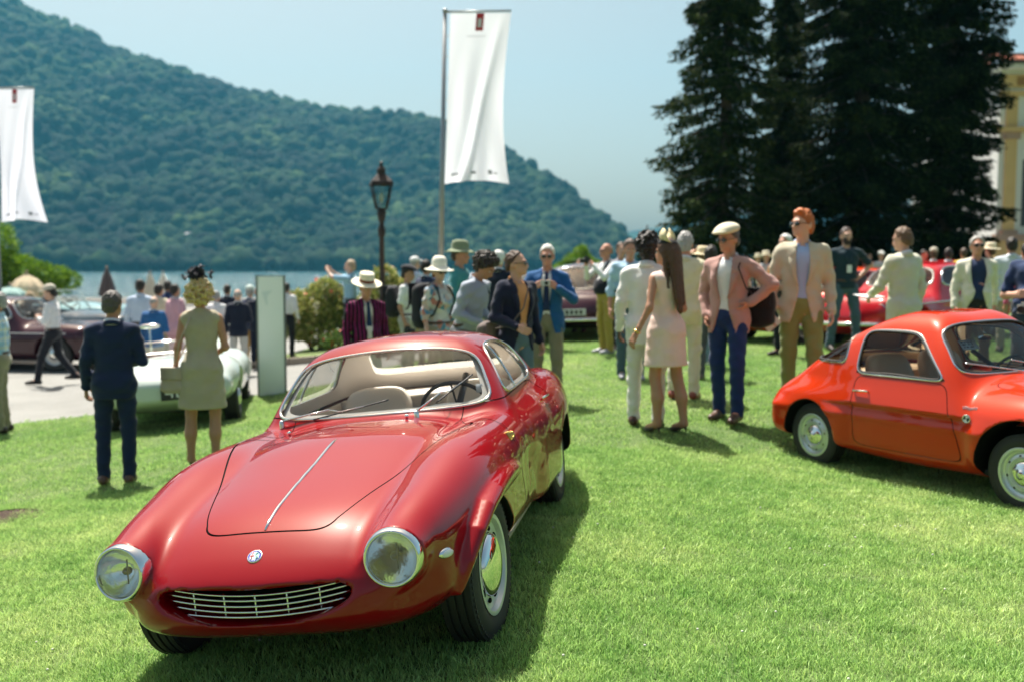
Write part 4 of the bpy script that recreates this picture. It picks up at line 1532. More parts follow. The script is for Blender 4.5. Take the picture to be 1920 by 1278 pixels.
    # wiper on the screen
    def ws_pt(y, z, o):
        xs = np.linspace(-.2, -1.2, 400)
        f = fall(xs, np.full(400, y), np.full(400, z))
        return Vector((float(xs[int(np.argmax(f < 0))]) + o, y, z))
    for (a, b) in (((-.02, .885), (-.42, .955)), ((.36, .88), (-.02, .955))):
        mb = MB(); mb.tube([ws_pt(a[0], a[1], .02), ws_pt((a[0] + b[0]) / 2, (a[1] + b[1]) / 2, .03)], .005, 6)
        w = mb.build('wiper', CHROME, root)
        mb = MB(); mb.tube([ws_pt(a[0] + (b[0] - a[0]) * t, a[1] + (b[1] - a[1]) * t, .013) for t in np.linspace(.35, 1.1, 9)], .006, 6); mb.build('blade', mat('wiper_steel', (.7, .7, .7), .2, .9), w)
    # card with black print behind the glass
    mb = MB(); M = Matrix.Translation((-.86, -.11, 1.06)) @ Matrix.Rotation(R(-42), 4, 'Y')
    mb.box((-.002, -.085, -.045), (.002, .085, .045), 0, M)
    card = mb.build('entry_card', mat('card_white', (.78, .79, .8), .6), root)
    mb = MB()
    for r_, ws_ in enumerate(((.03, .02, .03, .02), (.05, .03, .02), (.02, .03, .05))):
        y = -.07
        for w_ in ws_:
            mb.box((.0022, y, .020 - .024 * r_), (.0032, y + w_ * .8, .032 - .024 * r_), 0, M); y += w_ + .008
    mb.build('card_print', BLACK, card)
    for (x, y) in ((0, .565), (0, -.565), (-2.0, .56), (-2.0, -.56)):
        make_wheel(root, (x, y, .268), 1 if y > 0 else -1, .268, .14, .172, 'steel', R(2) if x == 0 else 0)
    mb = MB(); mb.box((-2.4, -.38, .19), (.45, .38, .28)); mb.build('underbody', DARK, root)
    return root
build_orange_car()
# ------------------------------------------------------------------ the other cars on show
def ground_pose(x, y, yaw, lift=0.0):
    """car standing on the lawn: yaw 0 = nose towards the camera, positive turns the nose to the left of the photo"""
    f = Vector((-math.sin(yaw), -math.cos(yaw), 0)); l = Vector((math.cos(yaw), -math.sin(yaw), 0))
    e = 1.0
    gz = lambda p: float(ground_z(p.x, p.y))
    c = Vector((x, y, 0))
    pt = (gz(c + f * e) - gz(c - f * e)) / (2 * e); rl = (gz(c + l * .6) - gz(c - l * .6)) / 1.2
    return car_pose(x, y, gz(c) + lift, yaw, pt, rl)

def simple_wheel(root, x, y, r, wid, rim_col, white=False):
    sd = 1 if y > 0 else -1
    M = Matrix.Translation((x, y, r)) @ Matrix.Rotation(-sd * math.pi / 2, 4, 'X')
    w = wid / 2
    mb = MB(); mb.lathe([(r * .62, -w), (r * .92, -w), (r, -w * .7), (r, w * .7), (r * .92, w), (r * .62, w * .95)], 32, M)
    o = mb.build('wheel', tyre_mat(), root, sharp=40)
    mb = MB(); mb.lathe([(r * .66, w * .98), (r * .60, w * .6), (r * .45, w * .75), (r * .30, w * .8), (0, w * .85)], 28, M)
    mb.build('rim', rim_col, o)
    mb = MB(); mb.lathe([(r * .34, w * .82), (r * .30, w * 1.05), (r * .12, w * 1.2), (0, w * 1.22)], 20, M)
    mb.build('hubcap', CHROME, o)

def show_car(name, label, Mx, L, W, H, pmat, wb, fo, belt, roof=True, wr=.32, long_hood=.5, hood_h=.8, tail_h=.7, fend=.09, glass='window_glass', inside=(.3, .25, .2), rear_lights=True, plate=None, arch_front=True, h=.045):
    """generic 1950s car: origin under the front axle, x forward"""
    root = empty(name, Mx); tag(root, label, 'car', 'show cars in the background')
    hw = W / 2; x1 = fo; x0 = fo - L; xr = -wb
    xws = -long_hood                               # foot of the windscreen
    xb = xws - .42                                 # front of the roof
    xe = xr - .25                                  # foot of the rear screen
    ct = spline([x0 - .01, x0 + .18, x0 + .6, xr, xws - .3, xws + .1, x1 - .45, x1 - .12, x1], [tail_h * .62, tail_h * .9, tail_h, belt - .02, belt, belt - .01, hood_h, hood_h * .9, hood_h * .66])
    cb = spline([x0, x0 + .4, xr, 0, x1 - .25, x1], [.36, .26, .2, .2, .25, .38])
    cw = spline([x0, x0 + .12, x0 + .5, xr, -wb / 2, 0, x1 - .4, x1 - .1, x1], [hw * .5, hw * .78, hw * .94, hw, hw * .985, hw, hw * .95, hw * .75, hw * .4])
    def fb(X, Y, Z):
        X, Y, Z = np.asarray(X, float), np.asarray(Y, float), np.asarray(Z, float)
        aY = np.sqrt(Y * Y + 1e-5)
        t = ct(X); b = cb(X); w = np.maximum(cw(X), .03)
        zc = b + (t - b) * .45; hh = np.where(Z > zc, np.maximum(t - zc, .03), np.maximum(zc - b, .03))
        n = np.where(Z > zc, 3.0, 4.5)
        A = ((np.abs(aY / w) ** n + np.abs((Z - zc) / hh) ** n + 1e-9) ** (1 / n) - 1) * .3
        A = smax(A, (X - (x1 - .35 * aY * aY)) * .9, .08); A = smax(A, -(X - (x0 + .3 * aY * aY)), .12)
        for xc in (0.05, xr):
            B = np.sqrt((X - xc) ** 2 / 5.0 + (aY - hw * .70) ** 2 + (Z - belt * .66) ** 2) - hw * .30 - fend * .3
            A = smin(A, B, .10)
        if roof:
            zz = np.clip(Z, belt - .2, H + .1)
            g1 = (X - (xws - 1.0 * (zz - belt) - .3 * Y * Y)) * .7
            g2 = ((xe - .35) + 1.15 * (zz - belt) + .5 * np.clip(zz - belt, 0, 1) ** 2 + .25 * Y * Y - X) * .6
            g3 = aY - (hw * .88 - .42 * (zz - belt))
            G = smax(smax(g1, g3, .08), g2, .12)
            xm = (xb + xr) / 2
            G = smax(G, (Z - (H - .07 * (X - xm) ** 2 - .22 * Y * Y)) * .9, .09)
            G = smax(G, belt - .25 - Z, .02)
            A = smin(A, G, .04)
        else:
            ck = ((np.abs((X - (xws - .75)) / .70) ** 4 + np.abs(Y / (hw * .74)) ** 4) ** .25 - 1) * .4
            ck = smax(ck, belt - .38 - Z, .02)
            A = smax(A, -ck, .03)
        for xc in (0, xr):
            w_ = smax(np.sqrt((X - xc) ** 2 + (Z - wr) ** 2) - wr * 1.14, hw * .60 - aY, .03)
            A = smax(A, -w_, .015)
        return A
    V, F = isosurface(fb, (x0 - .1, -hw - .12, .08), (x1 + .1, hw + .12, H + .1), h)
    X, Y, Z = V.T
    if roof:
        def rr(a, b, n): return 1 - (np.abs(a) ** n + np.abs(b) ** n + 1e-12) ** (1 / n)
        zl, zh_ = belt + .035, H - .085
        def s_ws(V):
            X, Y, Z = V.T; zm, zq = (zl + zh_) / 2, (zh_ - zl) / 2
            return np.minimum(rr(Y / (hw * .80 - .42 * (Z - belt)), (Z - zm) / zq, 6) * .15, X - (xb - .12))
        def s_rr(V):
            X, Y, Z = V.T; zm, zq = (zl + zh_) / 2 + .01, (zh_ - zl) / 2
            return np.minimum(rr(Y / (hw * .74 - .36 * (Z - belt)), (Z - zm) / zq, 5) * .15, (xr + .25) - X)
        def s_sd(V):
            X, Y, Z = V.T; zm, zq = (zl + zh_) / 2, (zh_ - zl) / 2
            xf = xws - .22 - .95 * (Z - belt); xk = xr + .02 + .6 * (Z - belt); xm = (xf + xk) / 2; xh = (xf - xk) / 2
            return np.minimum(rr((X - xm) / xh, (Z - zm) / zq, 6) * .15, np.abs(Y) - hw * .42)
        outs = []
        for sf, nm in ((s_ws, 'windscreen'), (s_rr, 'rear_window'), (s_sd, 'side_window')):
            g = sf(V); Vw, Fw = clip(V, F, g, True); V, F = clip(V, F, g, False)
            if nm == 'side_window':
                for s_ in (1, -1): outs.append((nm,) + clip(Vw, Fw, Vw[:, 1] * s_))
            else: outs.append((nm, Vw, Fw))
        for nm, Vw, Fw in outs:
            if len(Fw) == 0: continue
            o = np_mesh(nm, Vw, Fw, MATS[glass] if glass in MATS else GLASS, root)
            trim_tubes('frame', Fw, Vw, .014, CHROME, o, .05, n=5)
    np_mesh('body', V, F, pmat, root, fb)
    sm = cloth(inside)
    for sy in (.33, -.33):
        mb = MB(); mb.ell((xws - .95, sy * hw / .75, belt - .30), (.26, .24, .12), None, 12, 8); mb.ell((xws - 1.22, sy * hw / .75, belt - .02), (.10, .23, .30), None, 12, 8)
        mb.build('seat', sm, root)
    mb = MB(); mb.box((xr - .1, -hw * .62, .2), (-.1, hw * .62, .26)); mb.build('cabin_floor', DARK, root)
    if not roof:
        mb = MB()
        n = 14; Vs = []
        for i in range(n + 1):
            y = (-1 + 2 * i / n) * hw * .72; xq = xws - .02 - .35 * (y / hw) ** 2
            Vs += [(xq, y, belt - .03), (xq - .20, y * .92, belt + .30)]
        mb.add(Vs, [(2 * i, 2 * i + 2, 2 * i + 3, 2 * i + 1) for i in range(n)])
        ws = mb.build('windscreen', GLASS, root)
        mb = MB(); mb.tube([Vs[0]] + [Vs[2 * i + 1] for i in range(n + 1)] + [Vs[2 * n]], .014, 6); mb.build('frame', CHROME, ws)
        steering_wheel(root, (xws - .45, .33, belt - .05), .19, R(-60), BLACK)
    for x in (0, xr):
        for s_ in (1, -1): simple_wheel(root, x, s_ * (hw - .10), wr, .17, mat('rim_grey', (.45, .45, .45), .35, .6))
    for s_ in (1, -1):
        headlamp(root, Matrix.Translation((x1 - .13, s_ * hw * .70, belt * .70)) @ Matrix.Rotation(R(86), 4, 'Y'), .085)
        # tail lamp standing proud of the wing
        mb = MB(); mb.ell((x0 + .07, s_ * hw * .70, belt * .66), (.06, .075, .075), None, 14, 8)
        tl = mb.build('tail_light', mat('tail_red', (.55, .02, .02), .15, coat=1), root)
        mb = MB(); mb.ell((x0 + .03, s_ * hw * .70, belt * .66), (.045, .045, .045), None, 12, 8); mb.build('lens', mat('tail_orange', (.8, .12, .02), .2, coat=1), tl)
    for xx, sg in ((x1 + .05, 1), (x0 - .05, -1)):
        mb = MB(); mb.tube([(xx - sg * .30, -hw * .95, .42), (xx - sg * .05, -hw * .70, .42), (xx, 0, .42), (xx - sg * .05, hw * .70, .42), (xx - sg * .30, hw * .95, .42)], .035, 8); mb.build('bumper', CHROME, root)
    mb = MB()
    xs = np.linspace(x1 - .5, x0 + .4, 20)
    for s_ in (1, -1):
        pts = []
        for x in xs:
            ys = np.linspace(hw + .15, .1, 120); f = fb(np.full(120, x), ys, np.full(120, belt * .78)); pts.append((x, s_ * (float(ys[int(np.argmax(f < 0))]) + .004), belt * .78))
        mb = MB(); mb.tube(pts, .011, 5); mb.build('side_trim', CHROME, root)
    mb = MB(); mb.box((x0 - .03, -.26, .50), (x0 - .015, .26, .62)); pl = mb.build('number_plate', mat('plate_white', (.7, .7, .7), .5), root, smooth=False)
    mb = MB()
    for k in range(5): mb.box((x0 - .034, -.2 + k * .085, .525), (x0 - .031, -.15 + k * .085, .595))
    mb.build('plate_characters', BLACK, pl, smooth=False)['kind'] = 'stuff'
    if plate:
        mb = MB(); mb.box((x0 - .075, plate - .07, .30), (x0 - .06, plate + .07, .42)); mb.build('yellow_tag', mat('tag_yellow', (.75, .68, .12), .6), root, smooth=False)
    return root

MAROON = paint('maroon_paint', (.040, .010, .017), .2, .3)
SLATE = paint('slate_paint', (.030, .055, .075), .2, .3)
TEAL = paint('pale_teal_paint', (.22, .36, .38), .1, .3)
CREAM = paint('cream_paint', (.55, .50, .40), 0, .3)
CHERRY = paint('cherry_paint', (.42, .012, .020), .1, .3)
VERMIL = paint('vermilion_paint', (.72, .07, .02), 0, .3)
# three cars parked nose to tail on the terrace, left
show_car('vintage_saloon', 'dark maroon closed car on the gravel behind the walking man in the white shirt', ground_pose(-9.0, 20.6, R(-82)), 4.6, 1.75, 1.50, MAROON, 2.7, .78, .98, True, .35, .62, .92, .85, .12)
show_car('open_tourer', 'dark slate blue convertible parked behind the maroon car', ground_pose(-9.35, 23.4, R(-83)), 4.6, 1.75, 1.3, SLATE, 2.7, .8, 1.10, False, .35, .75, 1.0, .9, .1, inside=(.05, .05, .05))
show_car('open_tourer', 'pale teal convertible parked farthest back beside the lake', ground_pose(-10.9, 26.8, R(-83)), 4.6, 1.75, 1.35, TEAL, 2.7, .8, 1.16, False, .35, .75, 1.05, .95, .1, inside=(.35, .25, .15))
# lawn, middle: cars seen between the people
show_car('vintage_saloon', 'maroon car showing its orange tail light beside the man in the bright blue jacket', ground_pose(1.85, 21.6, R(192)), 4.4, 1.7, 1.45, MAROON, 2.5, .8, .92, True, .34, .5, .9, .88, .1, plate=.45)
show_car('open_tourer', 'cream and silver open car half hidden behind the man with the curly hair', ground_pose(-.45, 17.2, R(14)), 4.2, 1.65, 1.2, CREAM, 2.4, .75, .98, False, .33, .6, .92, .85, .08)
show_car('vintage_coupe', 'cherry red coupe behind the man in the cream linen suit', ground_pose(5.7, 15.8, R(52)), 4.1, 1.6, 1.32, CHERRY, 2.25, .75, .90, True, .32, .62, .82, .80, .12)
show_car('vintage_coupe', 'vermilion car seen between the legs of the crowd beside the flat cap man', ground_pose(4.5, 17.2, R(62)), 4.0, 1.6, 1.25, VERMIL, 2.3, .75, .84, True, .31, .55, .78, .75, .1)
show_car('vintage_coupe', 'bright red car far back on the lawn behind the bearded man', ground_pose(7.5, 21.5, R(95)), 4.1, 1.6, 1.30, paint('signal_red_paint', (.55, .015, .015), 0, .3), 2.3, .75, .9, True, .32, .55, .84, .8, .1)

# ------------------------------------------------------------------ silver racing roadster seen from behind
def build_roadster():
    root = empty('racing_roadster', ground_pose(-4.2, 12.35, R(168)))
    tag(root, 'silver green open racing car seen from behind, between navy suit and beige dress', 'car', 'show cars in the background')
    P = paint('silver_green_paint', (.50, .56, .53), .55, .32)
    # x forward, origin under the rear axle
    ct = spline([-.95, -.7, -.3, .2, .7, 1.2, 1.9, 2.6, 3.0], [.62, .76, .86, .90, .90, .88, .84, .74, .55])
    cb = spline([-.95, -.6, 0, 2.2, 3.0], [.40, .28, .2, .2, .36])
    cw = spline([-.98, -.85, -.5, 0, .6, 1.4, 2.2, 2.8, 3.05], [.42, .62, .76, .82, .80, .80, .82, .66, .3])
    def fb(X, Y, Z):
        X, Y, Z = np.asarray(X, float), np.asarray(Y, float), np.asarray(Z, float)
        aY = np.sqrt(Y * Y + 1e-5)
        t = ct(X) - .0; b = cb(X); w = np.maximum(cw(X), .03)
        zc = b + (t - b) * .45; hh = np.where(Z > zc, np.maximum(t - zc, .03), np.maximum(zc - b, .03))
        A = ((np.abs(aY / w) ** 2.5 + np.abs((Z - zc) / hh) ** 2.5 + 1e-9) ** .4 - 1) * .3
        A = smax(A, -(X + .93 - .3 * aY * aY), .12); A = smax(A, X - 3.0, .1)
        for xc in (0, 2.2):
            B = np.sqrt((X - xc) ** 2 / 4.5 + (aY - .58) ** 2 + (Z - .60) ** 2) - .275
            A = smin(A, B, .07)
        ck = ((np.abs((X - 1.0) / .55) ** 4 + np.abs(Y / .56) ** 4) ** .25 - 1) * .4
        A = smax(A, -smax(ck, .5 - Z, .02), .04)
        for xc in (0, 2.2):
            A = smax(A, -smax(np.sqrt((X - xc) ** 2 + (Z - .33) ** 2) - .37, .52 - aY, .03), .015)
        return A
    V, F = isosurface(fb, (-1.05, -.97, .1), (3.1, .97, 1.0), .03)
    np_mesh('body', V, F, P, root, fb)
    for x in (0, 2.2):
        for s_ in (1, -1): simple_wheel(root, x, s_ * .70, .33, .19, mat('rim_grey', (.45, .45, .45), .35, .6))
    for s_ in (1, -1):
        M = Matrix.Translation((-.80, s_ * .60, .52)) @ Matrix.Rotation(R(-90), 4, 'Y')
        mb = MB(); mb.lathe([(.062, -.06), (.062, .03), (.050, .045), (.046, .035)], 20, M); tl = mb.build('tail_light', mat('lamp_surround', (.6, .55, .52), .3, .6), root)
        mb = MB(); mb.lathe([(.046, .035), (.03, .055), (0, .06)], 18, M); mb.build('lens', mat('tail_dark_red', (.22, .01, .012), .2, coat=1), tl)
    mb = MB(); mb.box((-.965, -.30, .42), (-.95, .02, .60)); pl = mb.build('number_plate', BLACK, root, smooth=False)
    # white figures: 42
    mb = MB()
    W_ = lambda y0, y1, z0, z1: mb.box((-.972, -y1, z0), (-.966, -y0, z1))
    W_(.03, .05, .50, .58); W_(.03, .12, .49, .51); W_(.095, .115, .45, .58)
    W_(.15, .24, .56, .58); W_(.22, .24, .51, .56); W_(.15, .24, .50, .52); W_(.15, .17, .46, .50); W_(.15, .24, .45, .47)
    mb.build('plate_figures', mat('plate_white', (.7, .7, .7), .5), pl, smooth=False)['kind'] = 'stuff'
    n = 12; Vs = []
    for i in range(n + 1):
        y = (-1 + 2 * i / n) * .60; Vs += [(1.50 - .35 * y * y, y, .86), (1.36 - .35 * y * y, y * .95, 1.06)]
    mb = MB(); mb.add(Vs, [(2 * i, 2 * i + 2, 2 * i + 3, 2 * i + 1) for i in range(n)]); ws = mb.build('windscreen', GLASS, root)
    mb = MB(); mb.tube([Vs[2 * i + 1] for i in range(n + 1)], .01, 6); mb.build('frame', CHROME, ws)
    # tonneau rail and a mirror on a tall stalk
    mb = MB(); mb.tube([(.45 + .12 * math.cos(a), .60 * math.sin(a), .925) for a in np.linspace(-math.pi / 2, math.pi / 2, 20)], .012, 6); mb.build('cockpit_rail', STEEL, root)
    mb = MB(); mb.tube([(1.45, .42, .85), (1.45, .42, 1.26)], .014, 8); mb.ell((1.45, .42, 1.28), (.03, .15, .035), None, 14, 8); mb.build('mirror', CHROME, root)
    for sy in (.28, -.28):
        mb = MB(); mb.ell((.66, sy, .74), (.10, .22, .22), None, 12, 8); mb.ell((.95, sy, .5), (.25, .22, .09), None, 12, 8); mb.build('seat', cloth((.12, .05, .03)), root)
build_roadster()
# ------------------------------------------------------------------ trees and shrubs
def leaf_mat(name, stops, trans=.25, rough=.55):
    m, nt, b = node_mat(name)
    g = nt.nodes.new('ShaderNodeNewGeometry')
    c = ramp(nt, g.outputs['Random Per Island'], stops)
    cl = noise(nt, g.outputs['Position'], 1.1, 3)
    c = mixc(nt, 1.0, c, ramp(nt, cl, [(.35, (.7, .75, .7)), (.65, (1.25, 1.2, 1.05))]), 'MULTIPLY')
    nt.links.new(c, b.inputs['Base Color']); b.inputs['Roughness'].default_value = rough; b.inputs['Specular IOR Level'].default_value = .25 if rough < .7 else .04
    t = nt.nodes.new('ShaderNodeBsdfTranslucent'); nt.links.new(c, t.inputs[0])
    ms = nt.nodes.new('ShaderNodeMixShader'); ms.inputs[0].default_value = trans
    nt.links.new(b.outputs[0], ms.inputs[1]); nt.links.new(t.outputs[0], ms.inputs[2]); nt.links.new(ms.outputs[0], nt.nodes['Material Output'].inputs[0])
    return m

def leaves(C, size, rr, asp=.5, axis=None, spread=1.0):
    """a leaf-shaped quad at every point of C; axis gives the long direction"""
    n = len(C)
    a = rr.normal(size=(n, 3)) if axis is None else axis + spread * rr.normal(size=(n, 3))
    a /= np.linalg.norm(a, axis=1)[:, None]
    q = rr.normal(size=(n, 3)); b = np.cross(a, q); b /= np.linalg.norm(b, axis=1)[:, None]
    s = (size * rr.uniform(.6, 1.4, n))[:, None]
    P = np.stack([C - a * s * .5, C + b * s * asp * .5, C + a * s * .5, C - b * s * asp * .5], 1).reshape(-1, 3)
    F = np.arange(n * 4).reshape(-1, 4)
    return P, F

def quads_mesh(name, P, F, m, parent):
    me = bpy.data.meshes.new(name)
    me.vertices.add(len(P)); me.vertices.foreach_set('co', P.astype(np.float32).ravel())
    me.loops.add(F.size); me.loops.foreach_set('vertex_index', F.astype(np.int32).ravel())
    me.polygons.add(len(F)); me.polygons.foreach_set('loop_start', np.arange(0, F.size, 4, dtype=np.int32))
    me.update(); me.validate()
    return link(name, me, m, parent)

BARK = mat('bark', (.075, .055, .042), .95, bump=.8, bscale=9, var=.35, vscale=5)
NEEDLE = leaf_mat('spruce_needles', [(0, (.008, .018, .007)), (.6, (.019, .036, .011)), (1, (.060, .085, .022))], .12, .8)  # lightest needles paint sun flecks into the random tone
NEEDLE2 = leaf_mat('dark_needles', [(0, (.006, .013, .005)), (.7, (.015, .028, .009)), (1, (.045, .070, .018))], .10, .8)  # pale end of the ramp again stands in for sun flecks

def conifer(base, H, rad, label, seed, m, trunk_r, z_low=1.2, droop=.45, dens=1.0, group=None):
    """rad(z): reach of the branches at height z above the base"""
    rr = np.random.default_rng(seed)
    root = empty('conifer_tree', base)
    tag(root, label, 'tree', group)
    mb = MB()
    zz = np.linspace(-.3, H, 24)
    mb.tube([(.10 * math.sin(z * .35 + seed), .10 * math.cos(z * .3 + seed), z) for z in zz], [max(.03, trunk_r * (1 - z / H) ** .8) if z > 0 else trunk_r * 1.25 for z in zz], 12)
    limb = MB()
    C = []; A = []
    z = z_low
    while z < H - .2:
        nb = rr.integers(5, 8)
        ph = rr.uniform(0, 6.28)
        for k in range(nb):
            az = ph + 6.28 * k / nb + rr.uniform(-.35, .35)
            L = rad(z) * rr.uniform(.62, 1.12)
            if rr.uniform() < .10: L *= 1.12
            d = np.array([math.cos(az), math.sin(az), 0])
            n = int(9 + L * 9)
            s = np.linspace(.12, 1, n)
            up = rr.uniform(-.1, .25)
            P = d[None] * (s * L)[:, None]
            P[:, 2] = z + L * (up * s - droop * s ** 1.6 + .22 * np.clip(s - .75, 0, 1) * 2)
            if L > .7: limb.tube([tuple(p) for p in P[::3]], [max(.008, .035 * (1 - q)) for q in s[::3]], 5)
            side = np.array([-d[1], d[0], 0])
            for i in range(n):
                w = (.10 + .42 * L * math.sin(min(1, s[i] * 1.05) * math.pi) ** .8 * .45)
                m_ = int((7 + 16 * w) * dens)
                off = rr.uniform(-1, 1, m_)
                hang = rr.uniform(0, 1, m_) ** 1.5 * (.10 + .28 * min(1, L / 2))
                pts = P[i][None] + side[None] * (off * w)[:, None] + d[None] * (rr.normal(0, .06, m_) + np.abs(off) * w * .4)[:, None]
                pts[:, 2] -= hang + np.abs(off) * w * .18
                C.append(pts)
                A.append(side[None] * (off * .8)[:, None] + d[None] * .6 + np.array([0, 0, -.55])[None])
        z += rr.uniform(.22, .36) * (1 + .4 * (rad(z) > 1.6))
    C = np.concatenate(C); A = np.concatenate(A)
    P, F = leaves(C, .17, rr, .34, A, .35)
    mb.build('trunk', BARK, root)
    limb.build('limbs', BARK, root)['kind'] = 'stuff'
    quads_mesh('crown', P, F, m, root)
    return root

def gpos(px, y, dz=0.0):
    """a spot on the ground on the bearing of a photo column, y metres ahead"""
    x = (px - 960) / F_PX * y
    return Vector((x, y, float(ground_z(x, y)) + dz))

conifer(gpos(1352, 31), 15.5, lambda z: float(np.interp(z, [0, 2, 4, 7, 9.5, 12, 15.5], [1.9, 2.25, 2.25, 1.85, 1.25, .8, .1])), 'tall shaggy spruce, slimmest of the dark conifers, with sky on its open side', 5, NEEDLE, .26, .9, .42, 1.1, 'dark conifers behind the crowd')
conifer(gpos(1606, 32), 20, lambda z: float(np.interp(z, [0, 2, 6, 10, 14, 20], [2.3, 2.75, 2.8, 2.5, 1.7, .2])), 'broad dark conifer with a bare grey trunk, middle one of the three', 11, NEEDLE2, .34, 1.6, .40, 1.75, 'dark conifers behind the crowd')
conifer(gpos(1768, 33.5), 21, lambda z: float(np.interp(z, [0, 2, 4, 7, 9, 13, 21], [1.3, 1.6, 1.7, 1.75, 1.85, 1.5, .2])), 'darkest conifer, standing in front of the ochre villa', 23, NEEDLE2, .36, 1.3, .34, 2.0, 'dark conifers behind the crowd')
conifer(gpos(1462, 35), 12.5, lambda z: float(np.interp(z, [0, 2, 5, 8, 12.5], [1.2, 1.35, 1.15, .8, .1])), 'narrow green conifer squeezed between the slim spruce and the broad one', 31, NEEDLE, .2, 1.0, .4, 1.3, 'dark conifers behind the crowd')
conifer(gpos(1216, 40), 2.9, lambda z: float(np.interp(z, [0, 1, 3], [.7, .62, .1])), 'little dark conifer at the end of the mountain beside the slim spruce', 41, NEEDLE, .08, .3, .3, 1.0)

def bush(name, base, lobes, nleaf, size, m, label, cat, seed, trunk=True, asp=.55, group=None, flowers=None):
    """lobes: (x, y, z, rx, ry, rz) clumps of foliage"""
    rr = np.random.default_rng(seed)
    root = empty(name, base); tag(root, label, cat, group)
    L = np.array(lobes, float); vol = L[:, 3] * L[:, 4] * L[:, 5]; vol = vol ** .67
    C = []; A = []
    for l, v in zip(L, vol):
        n = int(nleaf * v / vol.sum())
        d = rr.normal(size=(n, 3)); d /= np.linalg.norm(d, axis=1)[:, None]
        # clumpy shell with twigs poking out
        k = np.array([1 + .22 * mn.noise(Vector(q) * 2.6 + Vector((seed, l[0], l[2]))) + .12 * mn.noise(Vector(q) * 6.0 + Vector((l[0], seed, 0))) for q in d])
        r_ = rr.uniform(.45, 1, n) ** .5 * k
        C.append(l[:3] + d * l[3:] * r_[:, None]); A.append(d + np.array([0, 0, .5]))
    C = np.concatenate(C); A = np.concatenate(A)
    C = C[C[:, 2] > .02]; A = A[:len(C)]
    P, F = leaves(C, size, rr, asp, A, .8)
    quads_mesh('foliage', P, F, m, root)
    mb = MB()
    for l in lobes:
        mb.tube([(l[0] * .25, l[1] * .25, -.1), (l[0] * .6, l[1] * .6, l[2] * .5), (l[0], l[1], l[2])], [.05, .04, .015], 7)
    mb.build('stems' if not trunk else 'trunk', BARK, root)
    if flowers:
        col, nf = flowers
        q = rr.integers(0, len(C), nf)
        P, F = leaves(C[q] * 1.03, size * 1.3, rr, .9)
        quads_mesh('flowers', P, F, mat('petal_%d' % seed, col, .6), root)['kind'] = 'stuff'
    return root

BRIGHT = leaf_mat('bright_leaves', [(0, (.06, .13, .012)), (.5, (.12, .24, .02)), (1, (.24, .38, .04))], .35)
OLIVE = leaf_mat('rhododendron_leaves', [(0, (.15, .20, .045)), (.5, (.33, .37, .10)), (.85, (.52, .50, .19)), (1, (.66, .52, .27))], .3)
MIDG = leaf_mat('mid_green_leaves', [(0, (.04, .09, .02)), (.5, (.08, .15, .03)), (1, (.16, .24, .06))], .3)
g0 = gpos(40, 34)
bush('garden_tree', g0, [(-1.1, 0, 2.9, 1.0, .9, .75), (-.75, -.2, 2.2, .8, .8, .6), (-.2, .1, 2.0, .8, .8, .6), (-1.5, 0, 1.9, .9, .8, .8), (.45, 0, 1.85, .7, .7, .48), (1.1, 0, 1.75, .65, .6, .42), (1.55, .1, 1.6, .5, .5, .36), (-.9, .1, 1.4, 1.2, .9, .5), (.4, .1, 1.35, 1.2, .7, .35), (-2.2, 0, 2.4, 1, .9, .9)], 21000, .10, BRIGHT, 'bright green pruned tree in rounded cushions behind the parked cars by the lake', 'tree', 3)
g0 = gpos(1085, 40)
bush('garden_tree', g0, [(0, 0, 1.6, .62, .6, .35), (.5, 0, 1.35, .5, .5, .3), (-.5, 0, 1.3, .5, .5, .3), (.1, 0, 1.95, .3, .3, .25)], 5000, .09, BRIGHT, 'small yellow green tree far behind the men holding up phones', 'tree', 8)
g0 = gpos(598, 21.5)
bush('flowering_shrub', g0, [(0, 0, .95, .55, .5, .5), (-.48, 0, .62, .45, .45, .42), (-.5, .1, 1.0, .36, .36, .32), (.55, 0, .95, .34, .36, .36), (.38, 0, .75, .45, .45, .45), (.15, 0, 1.30, .34, .34, .28), (.05, -.1, .45, .6, .5, .35), (.5, .05, 1.1, .3, .3, .3)], 13500, .075, OLIVE, 'olive and yellow shrub with a few orange flowers beside the grey pillar', 'shrub', 12, False, flowers=((.65, .10, .05), 36))
g0 = gpos(722, 20)
bush('flowering_shrub', g0, [(0, 0, .9, .5, .5, .55), (-.3, 0, .65, .42, .42, .45), (.25, 0, .6, .42, .4, .45), (0, 0, 1.45, .26, .26, .25), (.2, 0, 1.25, .28, .25, .25), (-.28, 0, 1.3, .22, .22, .2)], 9000, .07, OLIVE, 'yellowish shrub behind the man in the striped blazer', 'shrub', 14, False, flowers=((.5, .22, .10), 30))
g0 = gpos(648, 19.2)
bush('flowering_shrub', g0, [(0, 0, .28, .5, .35, .26), (.35, 0, .22, .4, .35, .2)], 2600, .06, MIDG, 'low green shrub with red blossoms at the foot of the olive shrubs', 'shrub', 15, False, flowers=((.62, .05, .03), 60))
g0 = gpos(1245, 38)
bush('hedge', g0, [(x * .9, 0, .8, .8, .6, .75) for x in range(0, 15)], 26000, .12, leaf_mat('hedge_leaves', [(0, (.02, .045, .012)), (.6, (.04, .085, .02)), (1, (.09, .15, .04))], .2), 'dark green hedge running behind the crowd under the conifers', 'hedge', 19, False)
